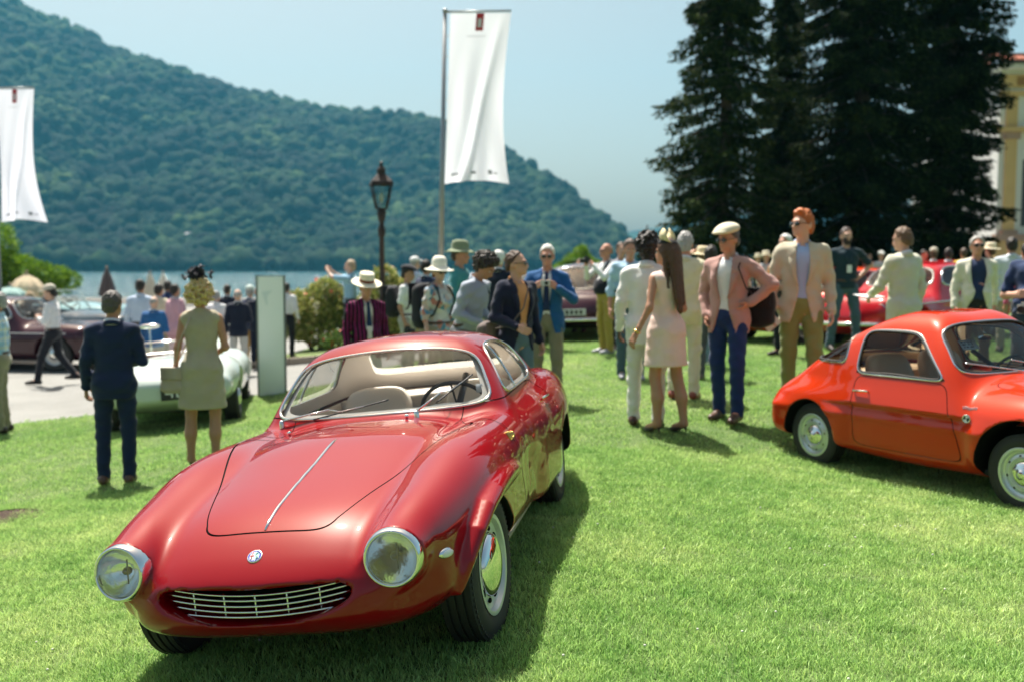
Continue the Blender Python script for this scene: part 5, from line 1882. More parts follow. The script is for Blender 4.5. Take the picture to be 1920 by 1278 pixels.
# ------------------------------------------------------------------ banners on poles
FLAG = mat('banner_cloth', (.82, .83, .90), .8, spec=.1, bump=.05, bscale=30)
nt = FLAG.node_tree
if not any(n.type == 'BSDF_TRANSLUCENT' for n in nt.nodes):
    t = nt.nodes.new('ShaderNodeBsdfTranslucent'); t.inputs[0].default_value = (.86, .88, .98, 1)
    ms = nt.nodes.new('ShaderNodeMixShader'); ms.inputs[0].default_value = .45
    nt.links.new(nt.nodes['Principled BSDF'].outputs[0], ms.inputs[1]); nt.links.new(t.outputs[0], ms.inputs[2]); nt.links.new(ms.outputs[0], nt.nodes['Material Output'].inputs[0])
POLE = mat('pole_metal', (.30, .31, .32), .35, .7)

def banner(base, top, fw, fh, y_drop, kick, label, seed, lean):
    """pole from base to top height; banner fw x fh hangs from an arm at y_drop below the top"""
    root = empty('banner_pole', base); tag(root, label, 'flag', 'white banners on poles')
    mb = MB(); mb.tube([(0, 0, -.2), (lean * .5, 0, top * .5), (lean, 0, top)], [.055, .048, .035], 14)
    mb.ell((lean, 0, top + .03), (.05, .05, .05), None, 12, 8)
    mb.build('pole', POLE, root)
    x0 = lean + .10; zt = top - y_drop
    mb = MB(); mb.tube([(lean - .02, 0, zt + .02), (x0 + fw, 0, zt + .035)], .018, 8)
    mb.build('arm', POLE, root)
    def pt(u, v):
        # u across, v down
        sag = kick * max(0, v - .45) ** 2 * (u ** 1.6)
        x = x0 + fw * (u * (1 - .10 * v * (1 - v) * 4 * .8)) - .12 * v * (lean > 0) + sag
        fold = .085 * v ** .7 * math.sin(3.2 * u + 2.2 * v * u + seed) + .075 * v * math.sin(9 * u - 5.0 * v + seed * 2) + .03 * v * math.sin(17 * u + 6 * v)
        fold += .17 * math.exp(-((u - (.25 + .62 * (1 - v) ** .8)) / .07) ** 2) * v
        z = zt - fh * v * (1 - .02 * u) + .08 * (v ** 3) * math.sin(3 * u + .5)
        return (x, fold, z)
    nu, nv = 36, 70
    V = [pt(i / nu, j / nv) for j in range(nv + 1) for i in range(nu + 1)]
    F = [(j * (nu + 1) + i, j * (nu + 1) + i + 1, (j + 1) * (nu + 1) + i + 1, (j + 1) * (nu + 1) + i) for j in range(nv) for i in range(nu)]
    mb = MB(); mb.add(V, F); cl = mb.build('banner', FLAG, root)
    def patch(name, u0, u1, v0, v1, m, off=-.012):
        V = []; n = 6
        for j in range(n + 1):
            for i in range(n + 1):
                p = pt(u0 + (u1 - u0) * i / n, v0 + (v1 - v0) * j / n); V.append((p[0], p[1] + off, p[2]))
        F = [(j * (n + 1) + i, j * (n + 1) + i + 1, (j + 1) * (n + 1) + i + 1, (j + 1) * (n + 1) + i) for j in range(n) for i in range(n)]
        mb = MB(); mb.add(V, F); return mb.build(name, m, cl)
    patch('red_tab', .43, .56, .004, .105, mat('banner_red', (.42, .02, .03), .7))
    patch('tab_emblem', .465, .525, .035, .085, mat('banner_pale', (.62, .60, .66), .7), -.016)
    g = mat('banner_print', (.30, .31, .36), .8)
    for (a, b, c, d) in ((.10, .22, .945, .958), (.42, .50, .940, .956), (.70, .76, .935, .960), (.78, .84, .945, .953), (.30, .62, .135, .139)):
        patch('print', a, b, c, d, g if c > .5 else mat('banner_print_pale', (.62, .62, .66), .8), -.014)
    mb = MB()
    for v in (.0, .13, .25, .37, .5, .62, .75, .88, .99):
        p = pt(0, v); mb.tube([(lean * (p[2] / top) , 0, p[2]), (p[0], p[1], p[2])], .007, 5)
    mb.build('tie', mat('tie_grey', (.5, .5, .5), .5), root)['kind'] = 'stuff'
    return root
b1 = gpos(823, 18.7)
zt = CAM_H + float(elev(24)) * 18.7 - b1.z
banner(b1, zt, 1.12, 3.16, .0, .25, 'taller white banner with a red tab on the pole behind the crowd in the middle', 1.0, .14)
b2 = gpos(0, 24.0)
zt = CAM_H + float(elev(167)) * 24 - b2.z
banner(b2, zt, .90, 3.18, .0, .55, 'white banner with a red tab at the left edge, against the mountain', 2.3, .0)

# ------------------------------------------------------------------ old street lamp
lb = gpos(717, 18.4)
lt = CAM_H + float(elev(303)) * 18.4 - lb.z
root = empty('street_lamp', lb); tag(root, 'old iron street lamp with a four sided glass lantern by the lake', 'street lamp')
IRN = mat('lamp_iron', (.035, .024, .022), .55, .4)
mb = MB()
s_ = lt / 4.0
mb.lathe([(.16, 0), (.16, .25), (.11, .32), (.085, .7), (.065, .76), (.055, .85), (.045, 2.2), (.065, 2.22), (.065, 2.27), (.04, 2.3), (.036, lt - 1.35), (.06, lt - 1.33), (.075, lt - 1.24), (.05, lt - 1.18), (.04, lt - 1.12), (.065, lt - 1.05), (.09, lt - .92), (.06, lt - .88)], 20)
mb.build('post', IRN, root)
mb = MB()
zl0, zl1 = lt - .86, lt - .42
a0, a1 = .13, .26
for k in range(4):
    a = math.pi / 4 + k * math.pi / 2 + .25
    mb.tube([(a0 * math.cos(a), a0 * math.sin(a), zl0), (a1 * math.cos(a), a1 * math.sin(a), zl1)], .014, 6)
    b_ = a + math.pi / 2
    mb.tube([(a1 * math.cos(a), a1 * math.sin(a), zl1), (a1 * math.cos(b_), a1 * math.sin(b_), zl1)], .016, 6)
    mb.tube([(a0 * math.cos(a), a0 * math.sin(a), zl0), (a0 * math.cos(b_), a0 * math.sin(b_), zl0)], .014, 6)
fr = mb.build('lantern_frame', IRN, root)
for k in range(4):
    a = math.pi / 4 + k * math.pi / 2 + .25; b_ = a + math.pi / 2
    mb = MB(); mb.add([(a0 * math.cos(a), a0 * math.sin(a), zl0), (a0 * math.cos(b_), a0 * math.sin(b_), zl0), (a1 * math.cos(b_), a1 * math.sin(b_), zl1), (a1 * math.cos(a), a1 * math.sin(a), zl1)], [(0, 1, 2, 3)])
    mb.build('pane', glass_mat('lantern_glass', (.72, .80, .80)), fr, smooth=False)
mb = MB()
ra = [(.285, zl1), (.265, zl1 + .05), (.15, zl1 + .15), (.10, zl1 + .19), (.10, zl1 + .23), (.10, zl1 + .28), (.04, zl1 + .34), (.03, zl1 + .37), (.045, zl1 + .40), (.0, zl1 + .43)]
mb.lathe(ra, 4, Matrix.Rotation(math.pi / 4 + .25, 4, 'Z')); mb.build('lamp_roof', IRN, root, smooth=False)
mb = MB(); mb.ell((0, 0, zl0 + .2), (.04, .04, .09), None, 10, 8); mb.build('bulb', mat('frosted_bulb', (.75, .75, .7), .4), root)

# ------------------------------------------------------------------ sign pillar
pb = on_ground(511, 741)
pr = empty('sign_pillar', pb); tag(pr, 'plain grey green information pillar standing at the edge of the path', 'sign')
hp_ = (741 - 517) / F_PX * pb.y; wp_ = 50 / F_PX * pb.y
PIL = mat('pillar_grey', (.80, .83, .80), .45, .1, var=.04, vscale=2)
Mr = Matrix.Rotation(R(9), 4, 'Z')
mb = MB(); mb.box((-wp_ / 2 + .006, -.06, -.05), (wp_ / 2 - .006, .06, hp_ - .008), 0, Mr); mb.build('panel', PIL, pr, smooth=False)
for s_ in (-1, 1):
    mb = MB(); mb.box((s_ * wp_ / 2 - .012, -.068, -.05), (s_ * wp_ / 2 + .012, .068, hp_), 0, Mr); mb.build('edge_profile', mat('pillar_edge', (.13, .15, .15), .4, .5), pr, smooth=False)
mb = MB(); mb.box((-wp_ / 2 - .012, -.069, hp_), (wp_ / 2 + .012, .069, hp_ + .012), 0, Mr); mb.build('cap', mat('pillar_edge'), pr, smooth=False)
mb = MB(); mb.add([Mr @ Vector(q) for q in ((-.13, -.0635, hp_ - .23), (-.06, -.0635, hp_ - .43), (-.04, -.0635, hp_ - .42), (-.05, -.0635, hp_ - .30), (.03, -.0635, hp_ - .21))], [(0, 1, 2, 3, 4)])
mb.build('pale_mark', mat('pillar_mark', (.66, .72, .70), .5), pr, smooth=False)  # flat pale patch near the top of the panel

# ------------------------------------------------------------------ closed parasols by the water
def parasol(px, ytop, ybot, dist, rgb, fat, label, seed):
    x = (px - 960) / F_PX * dist
    zt = CAM_H + (500 - ytop) / F_PX * dist; zb = CAM_H + (500 - ybot) / F_PX * dist
    gz = float(ground_z(x, dist))
    root = empty('parasol', Vector((x, dist, gz))); tag(root, label, 'parasol', 'closed parasols by the water')
    zt -= gz; zb = max(.5, zb - gz)
    mb = MB(); mb.tube([(0, 0, 0), (0, 0, zt - .1)], .035, 10); mb.lathe([(.35, 0), (.35, .06), (.05, .12)], 20); mb.build('pole', mat('parasol_pole', (.25, .18, .12), .6), root)
    n = 32; V = []; F = []
    prof = [(.02, zt), (.05, zt - .05), (.55 * fat, zt - .25 * (zt - zb)), (.9 * fat, zt - .55 * (zt - zb)), (fat, zt - .72 * (zt - zb)), (.55 * fat, zt - .80 * (zt - zb)), (.75 * fat, zb)]
    for (r_, z_) in prof:
        for k in range(n):
            a = 2 * math.pi * k / n
            rr_ = r_ * (1 + .16 * math.sin(8 * a + seed)) 
            V.append((rr_ * math.cos(a), rr_ * math.sin(a), z_ + .02 * math.sin(4 * a)))
    for i in range(len(prof) - 1):
        for k in range(n): F.append((i * n + k, (i + 1) * n + k, (i + 1) * n + (k + 1) % n, i * n + (k + 1) % n))
    mb = MB(); mb.add(V, F); mb.build('canopy', cloth(rgb), root)
    mb = MB(); mb.ell((0, 0, zt + .04), (.04, .04, .06), None, 10, 8); mb.build('finial', mat('parasol_pole'), root)
parasol(202, 504, 572, 33, (.10, .075, .075), .26, 'dark brown closed parasol in front of the lake', 1)
parasol(283, 513, 575, 36, (.62, .55, .44), .25, 'cream closed parasol, nearer the brown one of the pair', 2)
parasol(307, 513, 575, 37, (.66, .62, .54), .24, 'pale closed parasol, second of the cream pair', 3)
parasol(52, 513, 560, 30, (.62, .50, .34), .48, 'wide cream parasol half folded beside the bright green tree', 4)
parasol(20, 536, 562, 29, (.30, .45, .42), .40, 'faded teal parasol top low beside the cream one', 5)

# ------------------------------------------------------------------ villa at the right edge
VY = 47.0
vx = lambda px: (px - 960) / F_PX * VY
vz = lambda py: CAM_H + float(elev(py)) * VY
villa = empty('villa', Vector((vx(1900), VY, float(ground_z(vx(1900), VY))))); tag(villa, 'ochre and white lakeside villa with pilasters and a red tiled roof, behind the conifers', 'building')
vb = villa.location.copy()
OCH = mat('ochre_stucco', (.55, .37, .16), .85, var=.12, vscale=1.5); WHT = mat('grey_white_stucco', (.66, .65, .62), .85, var=.08, vscale=1.2); STO = mat('pink_stone', (.36, .24, .18), .85, var=.15)
def vbox(name, x0, x1, y0, y1, z0, z1, m):
    mb = MB(); mb.box((x0 - vb.x, y0 - vb.y, z0 - vb.z), (x1 - vb.x, y1 - vb.y, z1 - vb.z)); return mb.build(name, m, villa, smooth=False)
xl = vx(1862); xr = vx(2200); z0 = vb.z - .3
vbox('wall', xl, xr, VY, VY + 10, z0, vz(132), WHT)
vbox('plinth', xl - .15, xr + .1, VY - .35, VY - .005, z0, vz(452), OCH)
vbox('plinth_cap', xl - .2, xr + .1, VY - .42, VY - .004, vz(452) + .003, vz(440), STO)
pil = [(1873, 1893), (1935, 1955), (2000, 2020), (2065, 2085), (2130, 2150)]
for (a, b_) in pil:
    vbox('pilaster', vx(a), vx(b_), VY - .18, VY - .003, vz(440) + .2, vz(262), OCH)
    vbox('pilaster_base', vx(a) - .12, vx(b_) + .12, VY - .28, VY - .002, vz(440) + .003, vz(440) + .197, STO)
    vbox('capital', vx(a) - .12, vx(b_) + .12, VY - .26, VY - .002, vz(262) + .003, vz(249), STO)
    vbox('pilaster', vx(a), vx(b_), VY - .14, VY - .003, vz(238), vz(180), OCH)
vbox('cornice', xl - .2, xr, VY - .38, VY - .001, vz(249) + .003, vz(240), OCH)
vbox('cornice', xl - .1, xr, VY - .20, VY - .001, vz(180) + .003, vz(172), OCH)
vbox('frieze', xl - .1, xr, VY - .12, VY - .001, vz(165), vz(141), OCH)
for k in range(12):
    c_ = vx(1900) + k * .75
    vbox('frieze_panel', c_ - .26, c_ + .26, VY - .15, VY - .121, vz(161), vz(145), mat('ochre_dark', (.28, .15, .05), .85))
vbox('cornice', xl - .35, xr, VY - .55, VY + 10, vz(132) + .003, vz(123), mat('cornice_white', (.62, .61, .58), .8))
vbox('gutter', xl - .45, xr, VY - .68, VY - .56, vz(124), vz(119), mat('gutter_dark', (.04, .035, .03), .6))
for k in range(4):
    a = vx(1902 + 65 * k)
    vbox('window', a + .15, a + .95, VY - .03, VY - .004, vz(425), vz(300), mat('villa_window', (.05, .06, .07), .15))
    vbox('window', a + .2, a + .9, VY - .03, VY - .004, vz(232), vz(190), mat('villa_window'))
rx0 = xl - .45; ry0 = VY - .66; rz0 = vz(119); ry1 = VY + 5; rz1 = vz(62); rxi = rx0 + 1.6
def loc_(p): return (p[0] - vb.x, p[1] - vb.y, p[2] - vb.z)
mb = MB(); mb.add([loc_(p) for p in ((rx0, ry0, rz0 + .003), (xr, ry0, rz0 + .003), (xr, ry1, rz1), (rxi, ry1, rz1), (rx0, VY + 10.2, rz0 + .003))], [(0, 1, 2, 3), (0, 3, 4)])
roof = mb.build('roof', mat('roof_under', (.22, .08, .05), .9), villa, smooth=False)
TILE = mat('roof_tile', (.36, .12, .075), .85, var=.35, vscale=3, bump=.3, bscale=8)
rr_ = np.random.default_rng(5)
sl = Vector((0, ry1 - ry0, rz1 - rz0)); sl_n = sl.normalized(); nrm_ = Vector((0, -sl_n.z, sl_n.y))
tile_me = []
for k in range(4):
    mb = MB(); V = []; F = []
    for j, (q, r_) in enumerate(((0, .085), (.36, .065))):
        for i in range(7):
            a = math.pi * i / 6
            V.append((r_ * math.cos(a), sl_n.y * q - nrm_.y * 0 + nrm_.y * r_ * math.sin(a), sl_n.z * q + nrm_.z * r_ * math.sin(a)))
    for i in range(6): F.append((i, i + 1, 8 + i, 7 + i))
    F.append(tuple(range(7)))
    mb.add(V, F); me = mb.mesh('roof_tile'); me.materials.append(TILE); tile_me.append(me)
rows_, cols_ = 18, 13
for r_ in range(rows_):
    for c_ in range(cols_):
        x_ = rx0 + .08 + c_ * .185 + (1.6 * r_ / rows_ if False else 0)
        if x_ < rx0 + (rxi - rx0) * r_ * .33 / sl.length: continue
        p = Vector((x_, ry0, rz0)) + sl_n * (r_ * .33) + nrm_ * (.02 + rr_.uniform(0, .012))
        if r_ * .33 > sl.length - .2: continue
        o = bpy.data.objects.new('roof_tile', tile_me[int(rr_.integers(0, 4))]); COL.objects.link(o)
        o.parent = roof; o.location = loc_(p); o.rotation_euler = (0, 0, rr_.uniform(-.02, .02))
mb = MB(); mb.tube([loc_((rxi - .1, ry1, rz1 + .04)), loc_((xr, ry1, rz1 + .04))], .1, 8); mb.tube([loc_((rx0, ry0, rz0 + .05)), loc_((rxi, ry1, rz1 + .04))], .09, 8)
mb.build('ridge', mat('ridge_dark', (.10, .05, .04), .9), villa)
mb = MB(); mb.tube([loc_((vx(1918), ry1, rz1)), loc_((vx(1918), ry1, rz1 + .55))], .06, 6); mb.build('roof_vent', mat('ridge_dark'), villa)
# ------------------------------------------------------------------ people
def v3(*a): return np.array(a, float)

class Prim:
    __slots__ = ('kind', 'a', 'b', 'ra', 'rb', 'inv', 'lo', 'hi')

def xf(M, p):
    q = M @ Vector(p); return v3(q.x, q.y, q.z)

def cap(M, a, b, ra, rb=None, flat=1.0):
    """tapered capsule in the frame M, squeezed in depth by flat"""
    p = Prim(); p.kind = 'cap'; rb = ra if rb is None else rb
    Sm = M @ Matrix.Diagonal((1, flat, 1, 1)); Si = Sm.inverted()
    p.a = v3(a[0], a[1] / flat, a[2]); p.b = v3(b[0], b[1] / flat, b[2]); p.ra, p.rb = ra, rb
    p.inv = np.array(Si)[:3]
    A, B = xf(M, a), xf(M, b); r = max(ra, rb)
    p.lo = np.minimum(A, B) - r; p.hi = np.maximum(A, B) + r
    return p

def ell(M, c, r):
    p = Prim(); p.kind = 'ell'
    p.inv = np.array((M @ Matrix.Translation(c)).inverted())[:3]
    p.a = v3(*r); p.b = None; p.ra = min(r); p.rb = 0
    C = xf(M, c); m = max(r); p.lo = C - m; p.hi = C + m
    return p

def blend(prims, h, k, post=None, lo=None, hi=None):
    L = np.min([p.lo for p in prims], 0) - 3 * h - .01 if lo is None else np.array(lo, float)
    U = np.max([p.hi for p in prims], 0) + 3 * h + .01 if hi is None else np.array(hi, float)
    n = np.ceil((U - L) / h).astype(int) + 1
    G = np.full(tuple(n), .2, np.float32)
    ax = [(L[i] + h * np.arange(n[i])).astype(np.float32) for i in range(3)]
    for p in prims:
        i0 = np.clip(np.floor((p.lo - k - 2 * h - L) / h).astype(int), 0, n); i1 = np.clip(np.ceil((p.hi + k + 2 * h - L) / h).astype(int) + 1, 0, n)
        if np.any(i1 <= i0): continue
        X = ax[0][i0[0]:i1[0], None, None]; Y = ax[1][None, i0[1]:i1[1], None]; Z = ax[2][None, None, i0[2]:i1[2]]
        I = p.inv.astype(np.float32)
        x = I[0, 0] * X + I[0, 1] * Y + I[0, 2] * Z + I[0, 3]; y = I[1, 0] * X + I[1, 1] * Y + I[1, 2] * Z + I[1, 3]; z = I[2, 0] * X + I[2, 1] * Y + I[2, 2] * Z + I[2, 3]
        if p.kind == 'cap':
            d = p.b - p.a; L2 = float(d @ d) + 1e-9
            t = np.clip(((x - p.a[0]) * d[0] + (y - p.a[1]) * d[1] + (z - p.a[2]) * d[2]) / L2, 0, 1)
            D = np.sqrt((x - p.a[0] - t * d[0]) ** 2 + (y - p.a[1] - t * d[1]) ** 2 + (z - p.a[2] - t * d[2]) ** 2) - (p.ra * (1 - t) + p.rb * t)
        else:
            q = np.sqrt((x / p.a[0]) ** 2 + (y / p.a[1]) ** 2 + (z / p.a[2]) ** 2)
            D = (q - 1) * p.ra
        sl = (slice(i0[0], i1[0]), slice(i0[1], i1[1]), slice(i0[2], i1[2]))
        G[sl] = smin(G[sl], D, k)
    if post is not None:
        G = post(G, ax[0][:, None, None], ax[1][None, :, None], ax[2][None, None, :])
    V, Q = surface_nets(G, L, h)
    return V, Q

def relax(V, Q, it=1):
    for _ in range(it):
        acc = np.zeros_like(V); cnt = np.zeros(len(V))
        for a in range(4):
            i, j = Q[:, a], Q[:, (a + 1) % 4]
            np.add.at(acc, i, V[j]); np.add.at(acc, j, V[i]); np.add.at(cnt, i, 1); np.add.at(cnt, j, 1)
        V = V * .4 + .6 * acc / np.maximum(cnt, 1)[:, None]
    return V

def q_obj(name, parts, m, parent):
    """one object from [(V, Q), ...]"""
    Vs = []; Qs = []; o = 0
    for V, Q in parts:
        Vs.append(V); Qs.append(Q + o); o += len(V)
    P = np.concatenate(Vs); F = np.concatenate(Qs)
    me = bpy.data.meshes.new(name)
    me.vertices.add(len(P)); me.vertices.foreach_set('co', P.astype(np.float32).ravel())
    me.loops.add(F.size); me.loops.foreach_set('vertex_index', F.astype(np.int32).ravel())
    me.polygons.add(len(F)); me.polygons.foreach_set('loop_start', np.arange(0, F.size, 4, dtype=np.int32))
    me.polygons.foreach_set('use_smooth', np.ones(len(F), bool))
    me.update(calc_edges=True)
    return link(name, me, m, parent)

def skin_mat(rgb):
    key = 'skin_%d_%d_%d' % tuple(int(c * 255) for c in rgb)
    m = mat(key, rgb, .5, spec=.35, var=.12, vscale=14)
    b = m.node_tree.nodes['Principled BSDF']
    b.inputs['Subsurface Weight'].default_value = .12
    b.inputs['Subsurface Radius'].default_value = (.02, .008, .005)
    b.inputs['Subsurface Scale'].default_value = .5
    return m

def stripe_mat(name, c1, c2, scale, width=.5, axis='X'):
    if name in MATS: return MATS[name]
    m, nt, b = node_mat(name)
    tc = nt.nodes.new('ShaderNodeTexCoord'); sx = nt.nodes.new('ShaderNodeSeparateXYZ'); nt.links.new(tc.outputs['Object'], sx.inputs[0])
    # width round the body: use the angle about the upright axis so that stripes hang down all sides
    at = nt.nodes.new('ShaderNodeMath'); at.operation = 'ARCTAN2'; nt.links.new(sx.outputs[0], at.inputs[0])
    ad = nt.nodes.new('ShaderNodeMath'); ad.operation = 'ADD'; ad.inputs[1].default_value = .0; nt.links.new(sx.outputs[1], ad.inputs[0]); nt.links.new(ad.outputs[0], at.inputs[1])
    src = at.outputs[0] if axis == 'ANGLE' else sx.outputs[0]
    ml = nt.nodes.new('ShaderNodeMath'); ml.operation = 'MULTIPLY'; ml.inputs[1].default_value = scale; nt.links.new(src, ml.inputs[0])
    fr = nt.nodes.new('ShaderNodeMath'); fr.operation = 'FRACT'; nt.links.new(ml.outputs[0], fr.inputs[0])
    gt = nt.nodes.new('ShaderNodeMath'); gt.operation = 'GREATER_THAN'; gt.inputs[1].default_value = width; nt.links.new(fr.outputs[0], gt.inputs[0])
    nt.links.new(mixc(nt, gt.outputs[0], c1, c2), b.inputs['Base Color'])
    b.inputs['Roughness'].default_value = .85; b.inputs['Specular IOR Level'].default_value = .2
    return m

def plaid_mat(name, c0, c1, c2, s):
    if name in MATS: return MATS[name]
    m, nt, b = node_mat(name)
    tc = nt.nodes.new('ShaderNodeTexCoord'); sx = nt.nodes.new('ShaderNodeSeparateXYZ'); nt.links.new(tc.outputs['Object'], sx.inputs[0])
    def band(src, w, off):
        ml = nt.nodes.new('ShaderNodeMath'); ml.operation = 'MULTIPLY_ADD'; ml.inputs[1].default_value = s; ml.inputs[2].default_value = off; nt.links.new(src, ml.inputs[0])
        fr = nt.nodes.new('ShaderNodeMath'); fr.operation = 'FRACT'; nt.links.new(ml.outputs[0], fr.inputs[0])
        lt = nt.nodes.new('ShaderNodeMath'); lt.operation = 'LESS_THAN'; lt.inputs[1].default_value = w; nt.links.new(fr.outputs[0], lt.inputs[0])
        mm = nt.nodes.new('ShaderNodeMath'); mm.operation = 'MULTIPLY'; mm.inputs[1].default_value = .5; nt.links.new(lt.outputs[0], mm.inputs[0])
        return mm.outputs[0]
    c = mixc(nt, band(sx.outputs[0], .5, 0), c0, c1); c = mixc(nt, band(sx.outputs[2], .5, 0), c, c1)
    c = mixc(nt, band(sx.outputs[0], .16, .3), c, c2); c = mixc(nt, band(sx.outputs[2], .16, .3), c, c2)
    nt.links.new(c, b.inputs['Base Color']); b.inputs['Roughness'].default_value = .85
    return m

def patch_mat(name, cols, s):
    if name in MATS: return MATS[name]
    m, nt, b = node_mat(name)
    tc = nt.nodes.new('ShaderNodeTexCoord')
    vo = nt.nodes.new('ShaderNodeTexVoronoi'); vo.inputs['Scale'].default_value = s; nt.links.new(tc.outputs['Object'], vo.inputs['Vector'])
    sx = nt.nodes.new('ShaderNodeSeparateColor'); nt.links.new(vo.outputs['Color'], sx.inputs[0])
    r = nt.nodes.new('ShaderNodeValToRGB'); r.color_ramp.interpolation = 'CONSTANT'
    while len(r.color_ramp.elements) < len(cols): r.color_ramp.elements.new(.5)
    for i, (e, c) in enumerate(zip(r.color_ramp.elements, cols)): e.position = i / len(cols); e.color = (*c, 1)
    nt.links.new(sx.outputs[0], r.inputs[0]); nt.links.new(r.outputs[0], b.inputs['Base Color']); b.inputs['Roughness'].default_value = .85
    return m

ARM = {  # elbow, wrist for the left arm (x > 0); forward is -y
    'hang': ((.245, .03, 1.16), (.255, -.05, .92)), 'front': ((.25, .0, 1.16), (.10, -.25, 1.10)), 'chest': ((.25, -.02, 1.17), (.07, -.24, 1.22)),
    'photo': ((.25, -.16, 1.27), (.075, -.33, 1.47)), 'photo_high': ((.24, -.20, 1.44), (.10, -.42, 1.58)), 'hip': ((.46, .08, 1.20), (.185, -.03, 1.06)),
    'pocket': ((.29, .09, 1.16), (.20, -.03, .94)), 'back': ((.25, .12, 1.16), (.08, .20, 1.00)), 'fwd': ((.24, -.08, 1.18), (.16, -.28, 1.06)),
    'walk_f': ((.24, -.07, 1.17), (.20, -.24, 1.00)), 'walk_b': ((.25, .14, 1.18), (.26, .18, .95)), 'cross': ((.26, -.02, 1.17), (-.02, -.22, 1.17)),
    'up': ((.25, -.12, 1.50), (.12, -.20, 1.70)), 'belly': ((.25, .0, 1.16), (.05, -.23, 1.02))}

def person(label, px, head_py, H=1.75, feet_py=None, Y=None, yaw=0, skin=(.50, .29, .20), hair=None, hair_c=(.05, .03, .02), top='shirt', top_m=None, shirt_m=None, leg_m=None, shoe_c=(.03, .02, .015),
           arms=('hang', 'hang'), stance='stand', lean=0, turn=0, nod=0, glasses=False, hat=None, hat_c=(.7, .66, .55), band_c=None, female=False, near=True, fat=0.0, tie=None, open_w=1.0, belt=True, beard=None,
           short=False, grip=.5, hem=None, group=None, dress_hem=.86, lanyard=False, bare_legs=False, shoes='low', watch=False, jacket_open=True):
    if feet_py is not None:
        g = on_ground(px, feet_py); Y = g.y
    x = (px - 960) / F_PX * Y
    on_lawn = float(lawn_a(np.array([[x, Y, 0.]]))[0]) > 0 or float(lawn_b(np.array([[x, Y, 0.]]))[0]) > 0
    gz = float(ground_z(x, Y)) + (LIFT + .002 if on_lawn else 0)
    if head_py is not None:
        H = (CAM_H + ray(px, head_py).z / ray(px, head_py).y * Y - gz)
        H -= {'boater': .07, 'bucket': .062, 'sunhat': .08, 'straw': .05, 'flatcap': .018, 'baseball': .02, None: -.0}.get(hat, 0)
        H += {'walk': .03, 'walk_r': .03, 'wide': .02}.get(stance, 0) + .0022 * lean
        H = min(max(H, 1.5), 1.95)
    sc = H / 1.775
    root = empty('person', Matrix.Translation((x, Y, gz)) @ Matrix.Rotation(R(yaw), 4, 'Z') @ Matrix.Scale(sc, 4))
    tag(root, label, 'person', group or 'visitors at the car show')
    I4 = Matrix.Identity(4)
    hb = .0135 if near else .026
    seed = rnd.random() * 9
    sh = .160 if female else .180                       # shoulder half width
    U = Matrix.Translation((0, 0, .98)) @ Matrix.Rotation(R(lean), 4, 'X') @ Matrix.Translation((0, 0, -.98))
    Hd = U @ Matrix.Translation((0, .0, 1.555)) @ Matrix.Rotation(R(turn), 4, 'Z') @ Matrix.Rotation(R(nod), 4, 'X') @ Matrix.Translation((0, 0, -1.555))
    # ---- joints
    J = {}
    for s, nm in ((1, arms[0]), (-1, arms[1])):
        e, w = ARM[nm] if isinstance(nm, str) else nm
        S0 = v3(s * sh, .0, 1.42); e = v3(s * e[0] * (sh / .188), e[1], e[2]); w = v3(s * w[0], w[1], w[2])
        e = S0 + (e - S0) / np.linalg.norm(e - S0) * .285
        w = e + (w - e) / np.linalg.norm(w - e) * .255
        J[s] = [xf(U, S0), xf(U, e), xf(U, w)]
    hipx = .092
    if stance == 'walk': ft = {1: v3(.07, -.30, .02), -1: v3(-.07, .34, .10)}
    elif stance == 'walk_r': ft = {-1: v3(-.07, -.30, .02), 1: v3(.07, .34, .10)}
    elif stance == 'wide': ft = {1: v3(.20, 0, 0), -1: v3(-.20, .02, 0)}
    elif stance == 'contra': ft = {1: v3(.13, -.10, 0), -1: v3(-.09, .03, 0)}
    elif stance == 'heel': ft = {1: v3(.10, -.02, 0), -1: v3(-.12, .10, 0)}
    else: ft = {1: v3(.115, -.01, 0), -1: v3(-.115, .01, 0)}
    LG = {}
    for s in (1, -1):
        hp = v3(s * hipx, 0, .92); an = ft[s] + v3(0, .03, .085)
        kn = (hp + an) / 2 + v3(s * .008, -.035 - (.10 if ft[s][2] > .05 else 0), .02 - (.02 if ft[s][2] > .05 else 0))
        LG[s] = (hp, kn, an)
    fem = 1 if female else 0
    # ---- body
    head = [ell(Hd, (0, .008, 1.675), (.074, .094, .098)), ell(Hd, (0, -.035, 1.607), (.054 - .004 * fem, .064, .068)), cap(Hd, (0, -.092, 1.66), (0, -.112, 1.630), .010, .0145),
            ell(Hd, (.074, .012, 1.642), (.011, .02, .031)), ell(Hd, (-.074, .012, 1.642), (.011, .02, .031)), ell(Hd, (0, -.082, 1.683), (.048, .016, .012)),
            ell(Hd, (0, -.088, 1.568), (.020, .016, .016)), ell(Hd, (0, -.096, 1.602), (.020, .010, .010)), cap(I4, xf(U, (0, .012, 1.44)), xf(Hd, (0, .005, 1.60)), .056 - .010 * fem, .050 - .010 * fem)]
    torso = [cap(U, (0, 0, .96), (0, .0, 1.12), .150 + .012 * fem, .138 - .02 * fem, .70), cap(U, (0, 0, 1.12), (0, -.005, 1.32), .138 - .02 * fem, .168 - .02 * fem, .68), cap(U, (sh - .045, .005, 1.415), (-sh + .045, .005, 1.415), .058, .058),
             cap(U, (0, .012, 1.38), (0, .008, 1.49), .085, .055, .8)]
    if fat: torso.append(ell(U, (0, -.055 - .05 * fat, 1.08), (.15 + .03 * fat, .10 + .06 * fat, .17)))
    if female: torso += [ell(U, (s * .068, -.085, 1.285), (.062, .055, .062)) for s in (1, -1)] + [ell(U, (s * .06, .055, .93), (.10, .09, .10)) for s in (1, -1)]
    limbs = []
